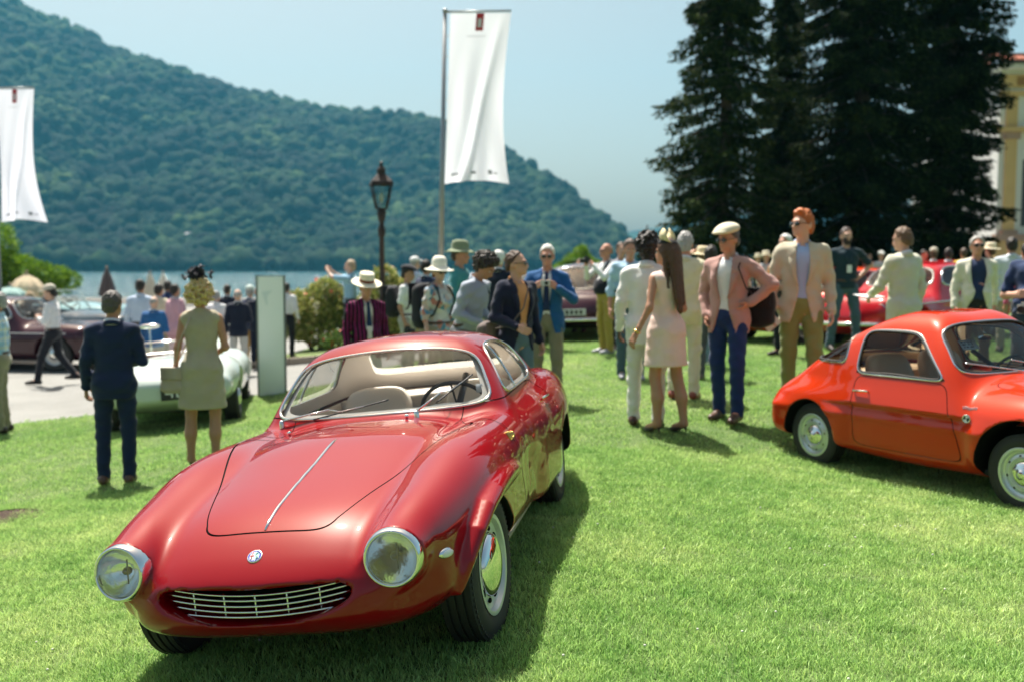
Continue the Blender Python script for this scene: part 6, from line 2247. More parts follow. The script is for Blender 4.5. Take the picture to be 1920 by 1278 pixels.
    cb = .022 if leg_m is None else .004
    for s in (1, -1):
        S0, e, w = J[s]
        am = .85 if female else 1
        limbs += [cap(I4, S0, e, .050 * am, .039 * am), cap(I4, e, w, .040 * am, .027 * am)]
        hp, kn, an = LG[s]
        limbs += [cap(I4, hp, kn, .084, .052), cap(I4, kn + v3(0, .005, 0), kn * .55 + an * .45 + v3(0, cb, 0), .050, .036 + cb), cap(I4, kn * .55 + an * .45 + v3(0, cb * .8, 0), an, .034 + cb * .8, .034), cap(I4, an, ft[s] + v3(0, -.11, .04), .036, .028)]
    parts = []
    V, Q = blend(torso + limbs, hb * 1.25, .03); parts.append((relax(V, Q), Q))
    V, Q = blend(head, .0085 if near else .016, .018); parts.append((relax(V, Q), Q))
    hands = {}
    for s in (1, -1):
        S0, e, w = J[s]
        d = (w - e) / np.linalg.norm(w - e)
        lat = np.cross(d, v3(s, 0, 0)); 
        # side of the palm: thumb side points forward when the arm hangs
        tb = v3(0, -1, .15) if abs(d[2]) > .6 else v3(-s * .2, 0, 1)
        tb = tb - d * (tb @ d); tb /= np.linalg.norm(tb)
        pn = np.cross(d, tb) * s; pn = pn if (pn @ v3(-s, 0, 0)) >= 0 or abs(d[2]) < .6 else -pn   # palm faces inwards
        H_ = []
        for i, (o, ln) in enumerate(((.030, .068), (.010, .078), (-.010, .073), (-.029, .058))):
            k0 = w + d * .012 + tb * o * .5; k1 = w + d * .088 + tb * o
            H_.append(cap(I4, k0, k1, .0155, .0118))
            c1 = math.cos(grip); s1 = math.sin(grip); d1 = d * c1 + pn * s1
            d2 = d * math.cos(grip * 2.1) + pn * math.sin(grip * 2.1)
            m_ = k1 + d1 * ln * .52
            H_ += [cap(I4, k1, m_, .0100, .0088), cap(I4, m_, m_ + d2 * ln * .48, .0088, .0072)]
        t0 = w + d * .025 + tb * .022; t1 = t0 + (d * .5 + tb * .62 + pn * .45) * .042; t2 = t1 + (d * .85 + tb * .15 + pn * .5) * .032
        H_ += [cap(I4, t0, t1, .0135, .0105), cap(I4, t1, t2, .0100, .008), cap(I4, e * .25 + w * .75, w + d * .02, .031 * (.85 if female else 1), .022)]
        V, Q = blend(H_, .0058 if near else .011, .006); parts.append((V, Q))
        hands[s] = w + d * .10 + pn * .02
    skm = skin_mat(skin)
    body = q_obj('body', parts, skm, root)
    # ---- face
    for s in (1, -1):
        mb = MB(); mb.ell(xf(Hd, (s * .031, -.084, 1.657)), (.0125, .009, .0075), Hd.to_3x3(), 10, 6)
        ey = mb.build('eye', mat('eye_white', (.62, .60, .56), .3), body)
        mb = MB(); mb.ell(xf(Hd, (s * .031, -.0905, 1.657)), (.0055, .004, .0055), Hd.to_3x3(), 8, 5); mb.build('iris', mat('iris_dark', (.03, .02, .015), .2), ey)
        mb = MB(); mb.tube([xf(Hd, (s * .014, -.096, 1.681)), xf(Hd, (s * .032, -.096, 1.686)), xf(Hd, (s * .050, -.080, 1.678))], [.003, .0042, .002], 5); mb.build('eyebrow', mat('brow_%d' % int(sum(hair_c) * 99), tuple(c * .8 for c in hair_c), .9), body)
    mb = MB(); mb.tube([xf(Hd, (-.024, -.094, 1.603)), xf(Hd, (-.010, -.104, 1.606)), xf(Hd, (.010, -.104, 1.606)), xf(Hd, (.024, -.094, 1.603))], [.002, .0055, .0055, .002], 6); mb.build('lips', mat('lips', (.36, .12, .10), .5), body)
    # ---- shoes
    for s in (1, -1):
        f = ft[s]; hp, kn, an = LG[s]
        if shoes == 'heel':
            P_ = [cap(I4, f + v3(0, .035, .075), f + v3(0, -.10, .022), .026, .032), cap(I4, f + v3(0, -.10, .022), f + v3(0, -.155, .018), .030, .014), cap(I4, f + v3(0, .05, .07), f + v3(0, .055, .004), .014, .006)]
        else:
            P_ = [cap(I4, f + v3(0, .075, .045), f + v3(0, -.06, .046), .040, .040), cap(I4, f + v3(0, -.06, .040), f + v3(s * .012, -.165, .032), .045, .030), cap(I4, f + v3(0, .05, .06), an + v3(0, -.01, .0), .046, .045)]
        zf = f[2]
        V, Q = blend(P_, .012 if near else .02, .02, lambda G, X, Y, Z: np.maximum(G, zf + .002 - Z))
        q_obj('shoe', [(relax(V, Q), Q)], mat('shoe_%d_%d_%d' % tuple(int(c * 255) for c in shoe_c), shoe_c, .4), root)
    # ---- cloth
    def wrinkle(X, Y, Z, a):
        return a * (np.sin(38 * Z + 9 * X + seed + 2.5 * np.sin(11 * Y + 7 * X)) * np.sin(13 * X - 17 * Y + 6 * Z + seed) + .6 * np.sin(64 * Z - 22 * X + 18 * Y + seed * 2) * np.sin(21 * Y + 9 * X))
    def torso_prims(o, hem_z, waist=0.0, flare=0.0):
        P_ = [cap(U, (0, 0, 1.10), (0, -.005, 1.32), .142 - .02 * fem + o - waist, .170 - .02 * fem + o, .70), cap(U, (sh - .05, .005, 1.415), (-sh + .05, .005, 1.415), .060 + o, .060 + o), cap(U, (0, .012, 1.36), (0, .010, 1.47), .10 + o * .6, .062 + o * .4, .8)]
        bt = min(hem_z - .06, 1.0)
        P_.append(cap(U if lean < 40 else I4, (0, .0, bt), (0, 0, 1.12), .156 + .014 * fem + o + flare, .142 - .02 * fem + o - waist, .74))
        if fat: P_.append(ell(U, (0, -.055 - .05 * fat, 1.07), (.15 + .03 * fat + o, .10 + .06 * fat + o, .18)))
        if female: P_ += [ell(U, (s * .066, -.085, 1.285), (.062 + o, .055 + o, .062 + o)) for s in (1, -1)] + [ell(U, (s * .055, .05, .94), (.10 + o, .085 + o, .10)) for s in (1, -1)]
        return P_
    def sleeve(s, r0, r1, r2, r3, frac=1.0):
        S0, e, w = J[s]
        if frac < .5: return [cap(I4, S0, S0 + (e - S0) * frac * 2, r0, r1)]
        P_ = [cap(I4, S0, e, r0, r1), cap(I4, e, e + (w - e) * ((frac - .5) * 2), r2, r3)]
        return P_
    Ui = np.array(U.inverted())[:3]
    def ucoord(X, Y, Z):
        return Ui[0, 0] * X + Ui[0, 1] * Y + Ui[0, 2] * Z, Ui[1, 0] * X + Ui[1, 1] * Y + Ui[1, 2] * Z + Ui[1, 3], Ui[2, 0] * X + Ui[2, 1] * Y + Ui[2, 2] * Z + Ui[2, 3]
    hc = hb if near else hb * .95
    def garment(name, tp, sl, m, hem_z, wr=.004, k=.035, opening=None, neck_cut=True, parent=root, vneck=0.0):
        V1 = tp
        def post(G, X, Y, Z):
            x, y, z = ucoord(X, Y, Z)
            G = G + wrinkle(X, Y, Z, wr)
            return G
        lo = np.min([p.lo for p in tp + sl], 0) - .05; hi = np.max([p.hi for p in tp + sl], 0) + .05
        n = None
        def post_t(G, X, Y, Z):
            x, y, z = ucoord(X, Y, Z)
            G = G + wrinkle(X, Y, Z, wr)
            G = np.maximum(G, hem_z - z)
            if opening is not None:
                g = opening(z)
                G = np.maximum(G, -np.maximum(np.abs(x) - g, y + .02))
            if neck_cut:
                # a round neckline
                G = np.maximum(G, -(np.sqrt((x) ** 2 + (y + .02 + vneck * .3) ** 2 + (.62 * (z - 1.535)) ** 2) - (.058 + vneck * .25)))
            return G
        V, Q = blend(tp + sl, hc, k, post_t if not sl else None, lo, hi) if not sl else (None, None)
        if sl:
            # torso is trimmed first, then sleeves are welded on
            L = lo; Uu = hi
            nn_ = np.ceil((Uu - L) / hc).astype(int) + 1
            store = {}
            def grab(G, X, Y, Z):
                store['g'] = post_t(G, X, Y, Z); return store['g']
            blend(tp, hc, k, grab, lo, hi)
            def weld(G, X, Y, Z):
                return smin(store['g'], G + wrinkle(X, Y, Z, wr), .03)
            V, Q = blend(sl, hc, .02, weld, lo, hi)
        return q_obj(name, [(relax(V, Q), Q)], m, parent)
    def collar(m, parent, r=.014, R_=.066, zc=1.475, up=.035):
        mb = MB(); n = 18
        V_ = []
        for i in range(n + 1):
            a = -math.pi / 2 + .32 + (2 * math.pi - .64) * i / n
            cx, cy = R_ * math.cos(a), .012 + R_ * .95 * math.sin(a)
            zz = zc + (.03 if math.sin(a) > 0 else .0) * math.sin(a) - (.02 if math.sin(a) < -.3 else 0)
            V_ += [xf(U, (cx * 1.22, cy * 1.22, zz - up * .75)), xf(U, (cx * 1.10, cy * 1.10, zz + up)), xf(U, (cx * .98, cy * .98, zz + up * .9)), xf(U, (cx * .95, cy * .95, zz - up))]
        F = []
        for i in range(n):
            for k in range(4): F.append((i * 4 + k, (i + 1) * 4 + k, (i + 1) * 4 + (k + 1) % 4, i * 4 + (k + 1) % 4))
        F += [(0, 1, 2, 3), (n * 4 + 3, n * 4 + 2, n * 4 + 1, n * 4)]
        mb.add(V_, F); return mb.build('collar', m, parent)
    if leg_m is not None:
        P_ = [cap(I4, (0, .0, .97), (0, 0, 1.03), .158 + .012 * fem, .148 - .012 * fem, .74), cap(I4, (hipx * .7, .03, .93), (-hipx * .7, .03, .93), .115, .115, .9)]
        if fat: P_.append(ell(I4, (0, -.05 - .03 * fat, 1.0), (.15 + .02 * fat, .10 + .04 * fat, .10)))
        for s in (1, -1):
            hp, kn, an = LG[s]
            if short: P_ += [cap(I4, hp, kn * .9 + an * .1, .100, .078)]
            else: P_ += [cap(I4, hp, kn, .098, .070), cap(I4, kn, an + v3(0, -.005, -.02), .069, .058 if not female else .05)]
        V, Q = blend(P_, hc, .025, lambda G, X, Y, Z: np.maximum(np.maximum(G + wrinkle(X, Y, Z * 1.0, .006), Z - 1.035), .045 - Z))
        tr_ = q_obj('trousers', [(relax(V, Q), Q)], leg_m, root)
        if belt:
            mb = MB(); n = 28; rx, ry = (.160, .118) if top != 'jacket' else (.148, .106); rx += .012 * fat; ry += .05 * fat
            cy = -.03 * fat
            mb.lathe([(1.0, 0), (1.05, .004), (1.05, .032), (1.0, .036)], n, Matrix.Translation((0, cy, 1.002)) @ Matrix.Diagonal((rx, ry, 1, 1)))
            mb.build('belt', mat('belt_leather', (.07, .035, .02), .5), root)
    base_m = shirt_m or top_m
    if top in ('jacket', 'vest'):
        sl0 = [] if top == 'jacket' else sleeve(1, .056, .050, .048, .038) + sleeve(-1, .056, .050, .048, .038)
        sh_o = garment('shirt', torso_prims(.003, .98), sl0, shirt_m, .98, .0025)
        collar(shirt_m, sh_o)
        if top == 'jacket':
            hz = hem or .80
            bt = 1.10
            ow = .06 * open_w
            def opening(z):
                up = np.clip((z - bt) / (1.46 - bt), 0, 1); dn = np.clip((bt - z) / (bt - .78), 0, 1)
                return ow * (.35 + 1.15 * up * (1.25 - up)) + ow * 1.1 * dn ** 1.3 if jacket_open else -.02 + .09 * up + .05 * dn ** 2
            sl = sleeve(1, .064, .056, .054, .043, .99) + sleeve(-1, .064, .056, .054, .043, .99)
            jk = garment('jacket', torso_prims(.021, hz, .002, .020) + [cap(I4, (hipx * .75, .03, .93), (-hipx * .75, .03, .93), .134, .134, .92)], sl, top_m, hz, .0075, opening=opening)
            # collar and lapels lie on the coat
            mb = MB(); n = 12; zs = np.linspace(bt + .02, 1.47, n)
            for s in (1, -1):
                V_ = []
                for z in zs:
                    u = (z - bt) / (1.46 - bt); g = float(opening(np.array(z)))
                    wd = .012 + .050 * math.sin(min(1, u * 1.1) * math.pi * .62)
                    yb = -.112 - .018 * math.sin(u * math.pi) + .085 * max(0, u - .55) ** 1.2 * 2 - .02 * fat
                    if female: yb -= .03
                    V_ += [xf(U, (s * g, yb - .012, z)), xf(U, (s * (g + wd), yb + .006 - .010 * (1 - u), z + .004))]
                F = [(2 * i, 2 * i + 1, 2 * i + 3, 2 * i + 2) for i in range(n - 1)]
                mb.add(V_, F)
            lp_ = mb.build('lapels', top_m, jk)
            lp_.modifiers.new('thick', 'SOLIDIFY').thickness = .006
            collar(top_m, jk, R_=.076, zc=1.468, up=.022)
            for s in (1, -1):
                # cuffs of the shirt
                S0, e, w = J[s]; d = (w - e)
                mb = MB(); mb.tube([e + d * .93, e + d * 1.03], .034, 12); mb.build('cuff', shirt_m, jk)
        else:
            garment('vest', torso_prims(.014, .96), [], top_m, .96, .003, opening=lambda z: np.clip((z - 1.18) * .42, 0, .09), vneck=.12)
        if tie:
            mb = MB(); tz = np.linspace(1.475, 1.05, 10); V_ = []
            for i, z in enumerate(tz):
                u = i / 9; wd = .016 + .022 * u if i > 1 else .020 - .004 * i
                yb = -.088 - .042 * math.sin(min(1, u * 1.4) * math.pi * .5) - .05 * fat * u
                V_ += [xf(U, (-wd, yb, z)), xf(U, (wd, yb, z))]
            mb.add(V_, [(2 * i, 2 * i + 1, 2 * i + 3, 2 * i + 2) for i in range(9)]); t_ = mb.build('tie', cloth(tie), root)
            t_.modifiers.new('thick', 'SOLIDIFY').thickness = .012
    elif top == 'dress':
        tp = torso_prims(.017, .9, .012) 
        dz = dress_hem * .62
        tp += [cap(I4, (0, 0, 1.10), (0, .005, .95), .122, .182, .78), cap(I4, (0, .01, .95), (0, .0, dz - .06), .186, .232, .76)]
        garment('dress', tp, [], top_m, dz, .005, neck_cut=True, vneck=.03)
    elif top in ('shirt', 'polo', 'tee'):
        fr_ = {'shirt': .98, 'polo': .40, 'tee': .38}[top]
        r_ = (.060, .055, .050, .038)
        if top == 'shirt' and short: fr_ = .98
        sl = sleeve(1, r_[0], r_[1], r_[2], r_[3], fr_) + sleeve(-1, r_[0], r_[1], r_[2], r_[3], fr_)
        hz = hem or (.985 if top == 'shirt' else .90)
        g_ = garment('shirt' if top != 'tee' else 't_shirt', torso_prims(.013, hz, 0, .008 if hz < .95 else 0), sl, top_m, hz, .008)
        if top != 'tee': collar(top_m, g_)
    elif top == 'rolled':
        sl = sleeve(1, .062, .056, .052, .048, .66) + sleeve(-1, .062, .056, .052, .048, .66)
        g_ = garment('shirt', torso_prims(.014, hem or .92, 0, .01), sl, top_m, hem or .92, .008); collar(top_m, g_)
    # ---- hair
    if hair:
        hm = mat('hair_%s_%d_%d_%d' % ((hair,) + tuple(int(c * 255) for c in hair_c)), hair_c, .55, spec=.4, bump=.6, bscale=70 if hair != 'curly' else 40, var=.35, vscale=25)
        Hi = np.array(Hd.inverted())[:3]
        def hco(X, Y, Z): return tuple(Hi[i, 0] * X + Hi[i, 1] * Y + Hi[i, 2] * Z + Hi[i, 3] for i in range(3))
        hh = .0095 if near else .017
        thr = {'short': -.002, 'receding': -.028, 'bald': -.062, 'curly': .012, 'bob': .03, 'long': .02, 'quiff': .020}[hair]
        o = {'short': .009, 'receding': .008, 'bald': .006, 'curly': .026, 'bob': .034, 'long': .018, 'quiff': .006}[hair]
        P_ = [ell(Hd, (0, .014, 1.680), (.076 + o, .095 + o, .100 + o)), ell(Hd, (0, .045, 1.63), (.066 + o, .062 + o, .07 + o))]
        if hair == 'quiff': P_ += [cap(Hd, (.03, -.060, 1.762), (-.025, -.01, 1.772), .030, .030), cap(Hd, (-.03, -.050, 1.758), (.03, .03, 1.765), .030, .028)]
        if hair == 'curly': P_ += [ell(Hd, (.05 * math.cos(a), .02 + .05 * math.sin(a), 1.755 + .015 * math.sin(3 * a)), (.045, .045, .04)) for a in np.linspace(0, 5.5, 7)]
        if hair == 'bob': P_ += [ell(Hd, (.065 * math.cos(a), .03 + .06 * math.sin(a), 1.61), (.06, .055, .075)) for a in np.linspace(-.3, math.pi + .3, 7)]
        if hair == 'long': P_ += [cap(Hd, (.035, .085, 1.66), (.055, .150, 1.24), .055, .030, .8), cap(Hd, (-.035, .085, 1.66), (-.05, .150, 1.20), .055, .028, .8), cap(Hd, (0, .09, 1.66), (.005, .160, 1.12), .06, .024, .8), cap(Hd, (.025, .09, 1.60), (.03, .158, 1.14), .05, .022, .8), cap(Hd, (.07, .02, 1.66), (.085, .07, 1.34), .03, .02)]
        amp = {'curly': .016, 'bob': .017, 'long': .004}.get(hair, .009)
        fq = {'curly': 75, 'bob': 70, 'long': 60}.get(hair, 82)
        if hair in ('curly', 'bob'):
            rc = random.Random(int(seed * 1000))
            P_ = [ell(Hd, (0, .020, 1.690), (.074 + o * .75, .093 + o * .75, .092 + o * .75)), ell(Hd, (0, .045, 1.63), (.062 + o * .7, .06 + o * .7, .07 + o * .7))]
            for _ in range(420):
                a, b_ = rc.uniform(0, 6.283), rc.uniform(-.62 if hair == 'bob' else -.35, 1)
                cz = math.sqrt(max(0, 1 - b_ * b_)); kk = .9 + .2 * rc.random()
                yy_ = .016 + cz * math.sin(a) * .1; zz_ = 1.675 + b_ * .1
                if .004 + yy_ * .9 + (max(zz_, 1.62) - 1.655) * .62 < 0: continue
                P_.append(ell(Hd, (cz * math.cos(a) * (.078 + o) * kk, .016 + cz * math.sin(a) * (.096 + o) * kk, 1.675 + b_ * (.095 + o) * kk - (.03 if hair == 'bob' else 0)), tuple(rc.uniform(.011, .019) for _k in range(3))))
        def post(G, X, Y, Z):
            x, y, z = hco(X, Y, Z)
            G = G + amp * (np.sin(fq * (.9 * x + .4 * y) + 2 * np.sin(fq * .53 * z + seed)) * np.sin(fq * (.8 * y - .5 * z) + 1.3 + 1.7 * np.sin(fq * .41 * x)) * np.sin(fq * (.8 * z + .5 * x) + 2.1 * np.sin(fq * .37 * y + seed)) + .5 * np.sin(fq * 1.9 * z + 5 * x) * np.sin(fq * 2.1 * y))
            zc = np.maximum(z, 1.60) if hair in ('long', 'bob') else z
            if hair in ('bob', 'curly'): G = np.maximum(G, -(.03 + y * .9 + (np.maximum(z, 1.62) - 1.655) * .62))
            else: G = np.maximum(G, -(thr + .007 * np.sin(75 * x + seed) * np.sin(60 * z + 40 * y) + y * .9 + (zc - 1.655) * .62))
            if hair == 'bald': G = np.maximum(G, (z - 1.715) - .0)
            if hair not in ('long', 'bob', 'curly'): G = np.maximum(G, (1.628 - z) - np.clip(y + .01, 0, .06) * .95)
            return G
        V, Q = blend(P_, hh, .006 if hair in ('curly', 'bob') else .015, post)
        if len(Q): q_obj('hair', [(V if hair in ('curly', 'bob') else relax(V, Q), Q)], hm, root)
    if beard:
        bm_ = mat('beard_%d' % int(beard[0] * 99), beard, .8, bump=.6, bscale=80)
        Hi = np.array(Hd.inverted())[:3]
        def postb(G, X, Y, Z):
            y = Hi[1, 0] * X + Hi[1, 1] * Y + Hi[1, 2] * Z + Hi[1, 3]; z = Hi[2, 0] * X + Hi[2, 1] * Y + Hi[2, 2] * Z + Hi[2, 3]; x = Hi[0, 0] * X + Hi[0, 1] * Y + Hi[0, 2] * Z + Hi[0, 3]
            G = np.maximum(G, z - 1.622 - np.abs(x) * .35); G = np.maximum(G, y - .02)
            return np.maximum(G, -(np.sqrt(x * x * .35 + (z - 1.604) ** 2) - .010))
        V, Q = blend([ell(Hd, (0, -.035, 1.600), (.060, .073, .076)), ell(Hd, (0, -.088, 1.565), (.028, .024, .026))], .0095, .015, postb)
        q_obj('beard', [(V, Q)], bm_, root)
    # ---- hats
    if hat:
        T = Hd @ Matrix.Translation((0, .012, 1.735)) @ Matrix.Rotation(R(-4), 4, 'X')
        hm = cloth(hat_c)
        mb = MB()
        S_ = Matrix.Diagonal((.088, .108, 1, 1))
        if hat in ('boater', 'bucket', 'straw', 'sunhat'):
            if hat == 'boater': pr = [(2.05, -.018), (1.75, -.026), (1.04, -.010), (1.02, .0), (1.0, .085), (.92, .100), (.5, .106), (0, .104)]
            elif hat == 'bucket': pr = [(1.75, -.045), (1.72, -.055), (1.05, -.012), (1.02, .0), (.98, .055), (.85, .085), (.5, .098), (0, .10)]
            elif hat == 'sunhat': pr = [(1.95, -.052), (1.93, -.060), (1.5, -.045), (1.06, -.012), (1.04, .0), (1.02, .05), (.88, .09), (.55, .115), (0, .122)]
            else: pr = [(1.9, -.025), (1.88, -.032), (1.05, -.008), (1.03, 0), (.98, .06), (.80, .09), (.45, .085), (0, .08)]
            mb.lathe(pr, 36, T @ S_)
            ho = mb.build('hat', hm, root)
            ho.modifiers.new('thick', 'SOLIDIFY').thickness = .004
            if band_c:
                mb = MB(); mb.lathe([(1.045, -.004), (1.045, .002), (1.035, .030), (1.02, .030)], 36, T @ S_); mb.build('hat_band', cloth(band_c), ho)
        elif hat == 'flatcap':
            P_ = [ell(T, (0, .0, .018), (.098, .118, .055)), ell(T, (0, -.055, .005), (.088, .095, .036)), cap(T, (.04, -.135, -.022), (-.04, -.135, -.022), .012, .012), ell(T, (0, -.11, -.014), (.075, .06, .012))]
            Ti = np.array(T.inverted())[:3]
            V, Q = blend(P_, .0095 if near else .016, .02, lambda G, X, Y, Z: np.maximum(G, -.028 - (Ti[2, 0] * X + Ti[2, 1] * Y + Ti[2, 2] * Z + Ti[2, 3])))
            q_obj('cap', [(relax(V, Q), Q)], hm, root)
        elif hat == 'baseball':
            P_ = [ell(T, (0, .0, .005), (.092, .112, .085)), ell(T, (0, -.14, -.012), (.065, .07, .012))]
            Ti = np.array(T.inverted())[:3]
            V, Q = blend(P_, .0095 if near else .016, .012, lambda G, X, Y, Z: np.maximum(G, -.024 - (Ti[2, 0] * X + Ti[2, 1] * Y + Ti[2, 2] * Z + Ti[2, 3])))
            q_obj('cap', [(relax(V, Q), Q)], hm, root)
        elif hat == 'flowers':
            rr_ = random.Random(4)
            for k in range(44):
                c = Vector((.02 + rr_.gauss(0, .05), .02 + rr_.gauss(0, .05), .055 + abs(rr_.gauss(0, .05))))
                for q in range(5):
                    d = Vector((rr_.gauss(0, 1), rr_.gauss(0, 1), rr_.gauss(.3, 1))).normalized()
                    M_ = T @ Matrix.Translation(c + d * .022) @ d.to_track_quat('Z', 'Y').to_matrix().to_4x4()
                    mb.ell((0, 0, 0), (.017, .006, .024), M_, 7, 5)
            fo = MB(); mb2 = mb
            ho = mb2.build('flower_hat', mat('black_petals', (.010, .010, .022), .7), root); ho['kind'] = 'stuff'
        elif hat == 'fascinator':
            mb.ell((0, 0, 0), (.085, .10, .05), T @ Matrix.Translation((0, 0, .005)), 18, 10)
            ho = mb.build('fascinator', mat('black_felt', (.012, .012, .014), .8), root)
            mb = MB(); V_ = []; n = 26
            for i in range(n + 1):
                u = i / n; a = -2.4 + 4.8 * u
                r_ = .085; w_ = .015 + .045 * math.sin(u * math.pi)
                c = Vector((.035 + r_ * math.sin(a) * .8, .01, .085 - r_ * math.cos(a) * .75))
                V_ += [T @ (c + Vector((0, -w_, .015))), T @ (c + Vector((0, w_, -.01)))]
            mb.add(V_, [(2 * i, 2 * i + 1, 2 * i + 3, 2 * i + 2) for i in range(n)])
            bw = mb.build('bow', cloth((.72, .62, .38)), ho); bw.modifiers.new('thick', 'SOLIDIFY').thickness = .008
    if glasses:
        mb = MB()
        for s in (1, -1):
            mb.ell((0, 0, 0), (.027, .007, .020), Hd @ Matrix.Translation((s * .034, -.102, 1.657)) @ Matrix.Rotation(R(s * 10), 4, 'Z'), 14, 8)
        go_ = mb.build('sunglasses', mat('sunglass_lens', (.010, .009, .009), .08, coat=1), root)
        go_['kind'] = 'stuff'
        mb = MB(); mb.tube([xf(Hd, (.085, .01, 1.662)), xf(Hd, (.070, -.085, 1.663)), xf(Hd, (.0, -.112, 1.664)), xf(Hd, (-.070, -.085, 1.663)), xf(Hd, (-.085, .01, 1.662))], .0032, 5); mb.build('glasses_frame', BLACK, go_)
    if lanyard:
        mb = MB(); mb.tube([xf(U, (.06, -.03, 1.49)), xf(U, (.035, -.135, 1.36)), xf(U, (.0, -.140, 1.24)), xf(U, (-.035, -.135, 1.36)), xf(U, (-.06, -.03, 1.49))], .004, 5)
        ln = mb.build('lanyard', mat('lanyard_blue', (.04, .06, .12), .7), root)
        mb = MB(); mb.box((-.035, -.150, 1.13), (.035, -.146, 1.24), 0, U); mb.build('pass_card', mat('pass_white', (.72, .74, .72), .5), ln, smooth=False)
    if watch:
        S0, e, w = J[watch]
        d = w - e; mb = MB(); mb.tube([e + d * .90, e + d * .98], .033, 12); mb.build('wristwatch', mat('gold', (.75, .52, .16), .25, 1.0), root)
    W = root.matrix_world
    return dict(root=root, W=W, U=U, Hd=Hd, J=J, hands={s: W @ Vector(hands[s]) for s in hands}, sc=sc, wrist={s: W @ Vector(J[s][2]) for s in J}, T=lambda p, M=U: W @ (M @ Vector(p)), yaw=yaw)

# things people hold or carry
def hand_camera(pos, yaw, label, kind='camera', col=None):
    o = empty('camera' if kind == 'camera' else 'phone', Matrix.Translation(pos) @ Matrix.Rotation(R(yaw), 4, 'Z'))
    if kind == 'camera':
        tag(o, label, 'camera')
        mb = MB(); mb.box((-.065, -.03, -.04), (.065, .03, .045)); mb.box((-.028, -.032, .045), (.028, .028, .07)); mb.build('camera_body', mat('camera_black', (.02, .02, .022), .5) if col is None else mat('camera_silver', col, .3, .6), o, smooth=False)
        mb = MB(); mb.lathe([(.036, 0), (.038, .03), (.034, .075), (.030, .075), (.028, .06), (0, .058)], 20, Matrix.Translation((0, -.03, 0)) @ Matrix.Rotation(R(90), 4, 'X')); mb.build('camera_lens', BLACK, o, sharp=40)
    elif kind == 'compact':
        tag(o, label, 'camera')
        mb = MB(); mb.box((-.05, -.012, -.03), (.05, .012, .03)); mb.build('camera_body', mat('camera_silver_pale', (.62, .64, .62), .35, .5), o, smooth=False)
        mb = MB(); mb.lathe([(.02, 0), (.02, .02), (.012, .022), (0, .02)], 16, Matrix.Translation((.01, -.012, 0)) @ Matrix.Rotation(R(90), 4, 'X')); mb.build('camera_lens', BLACK, o)
    else:
        tag(o, label, 'phone')
        mb = MB(); mb.box((-.036, -.004, -.075), (.036, .004, .075)); mb.build('phone_case', BLACK if col is None else mat('phone_white', col, .35), o, smooth=False)
        mb = MB(); mb.box((-.032, .0042, -.068), (.032, .0052, .068)); mb.build('screen', mat('phone_screen', (.05, .06, .07), .1), o, smooth=False)
    return o

def strap(name, label, cat, pts, r, m, extra=None):
    o = empty(name, pts[0]); tag(o, label, cat)
    mb = MB(); mb.tube([Vector(p) - o.location for p in pts], r, 6); mb.build('strap', m, o)
    if extra: extra(o)
    return o
# ------------------------------------------------------------------ the crowd
FAIR = (.56, .33, .24); TAN = (.44, .23, .145); RED_ = (.52, .25, .17); BROWN_ = (.10, .05, .03)
GREY_H = (.30, .29, .28); WHITE_H = (.66, .65, .62); DARK_H = (.022, .016, .012); BRN_H = (.07, .042, .025)
WHITE_C = cloth((.74, .74, .75)); NAVY = cloth((.012, .022, .062)); NAVY2 = cloth((.010, .014, .030)); JEAN = cloth((.060, .105, .145)); KHAKI = cloth((.30, .26, .18)); DKTR = cloth((.016, .017, .024))

P = {}
P['plaid'] = person('man in a blue plaid shirt and khaki trousers, cut off by the left edge', -6, 548, feet_py=815, yaw=-75, skin=TAN, hair='short', hair_c=GREY_H, top='rolled', top_m=plaid_mat('blue_plaid', (.62, .72, .78), (.16, .36, .55), (.62, .55, .22), 9), leg_m=KHAKI, watch=1, hem=.93)
P['walk'] = person('man in white shirt and pale cap walking left across the gravel with a camera', 97, 538, feet_py=722, yaw=-88, skin=FAIR, hair='short', hair_c=DARK_H, top='shirt', top_m=WHITE_C, leg_m=DKTR, arms=('chest', 'chest'), stance='walk', hat='baseball', hat_c=(.50, .46, .38), near=True, nod=14)
P['navy'] = person('grey haired man in a dark navy suit, seen from behind on the grass', 210, 547, feet_py=913, yaw=192, skin=TAN, hair='short', hair_c=(.085, .075, .07), top='jacket', top_m=NAVY, shirt_m=WHITE_C, leg_m=NAVY, arms=('hang', 'front'), turn=-22, nod=6, shoe_c=(.10, .05, .03), hem=.80, jacket_open=True)
P['blonde'] = person('blonde curly haired woman in a beige sleeveless dress with black flowers in her hair', 376, 525, feet_py=882, yaw=188, skin=TAN, hair='bob', hair_c=(.56, .42, .20), top='dress', top_m=cloth((.40, .355, .255)), arms=('hang', 'belly'), female=True, shoes='heel', shoe_c=(.012, .012, .014), hat='flowers', turn=-12, dress_hem=.92)
P['blue_bald'] = person('bald man in a bright blue jacket behind the silver racing car', 288, 556, Y=16.4, yaw=178, skin=FAIR, hair='bald', hair_c=GREY_H, top='jacket', top_m=cloth((.02, .10, .27)), shirt_m=WHITE_C, leg_m=KHAKI, arms=('hang', 'front'), near=False, nod=15)
P['pale_blue'] = person('dark haired man in a pale blue shirt, back turned, facing the lake', 264, 524, Y=18.0, yaw=184, skin=TAN, hair='short', hair_c=DARK_H, top='shirt', top_m=cloth((.50, .58, .72)), leg_m=DKTR, near=False)
P['cream_l'] = person('dark haired man in a cream jacket among the group facing the lake', 299, 533, Y=19.0, yaw=165, skin=TAN, hair='short', hair_c=DARK_H, top='jacket', top_m=cloth((.56, .50, .36)), shirt_m=WHITE_C, leg_m=KHAKI, near=False)
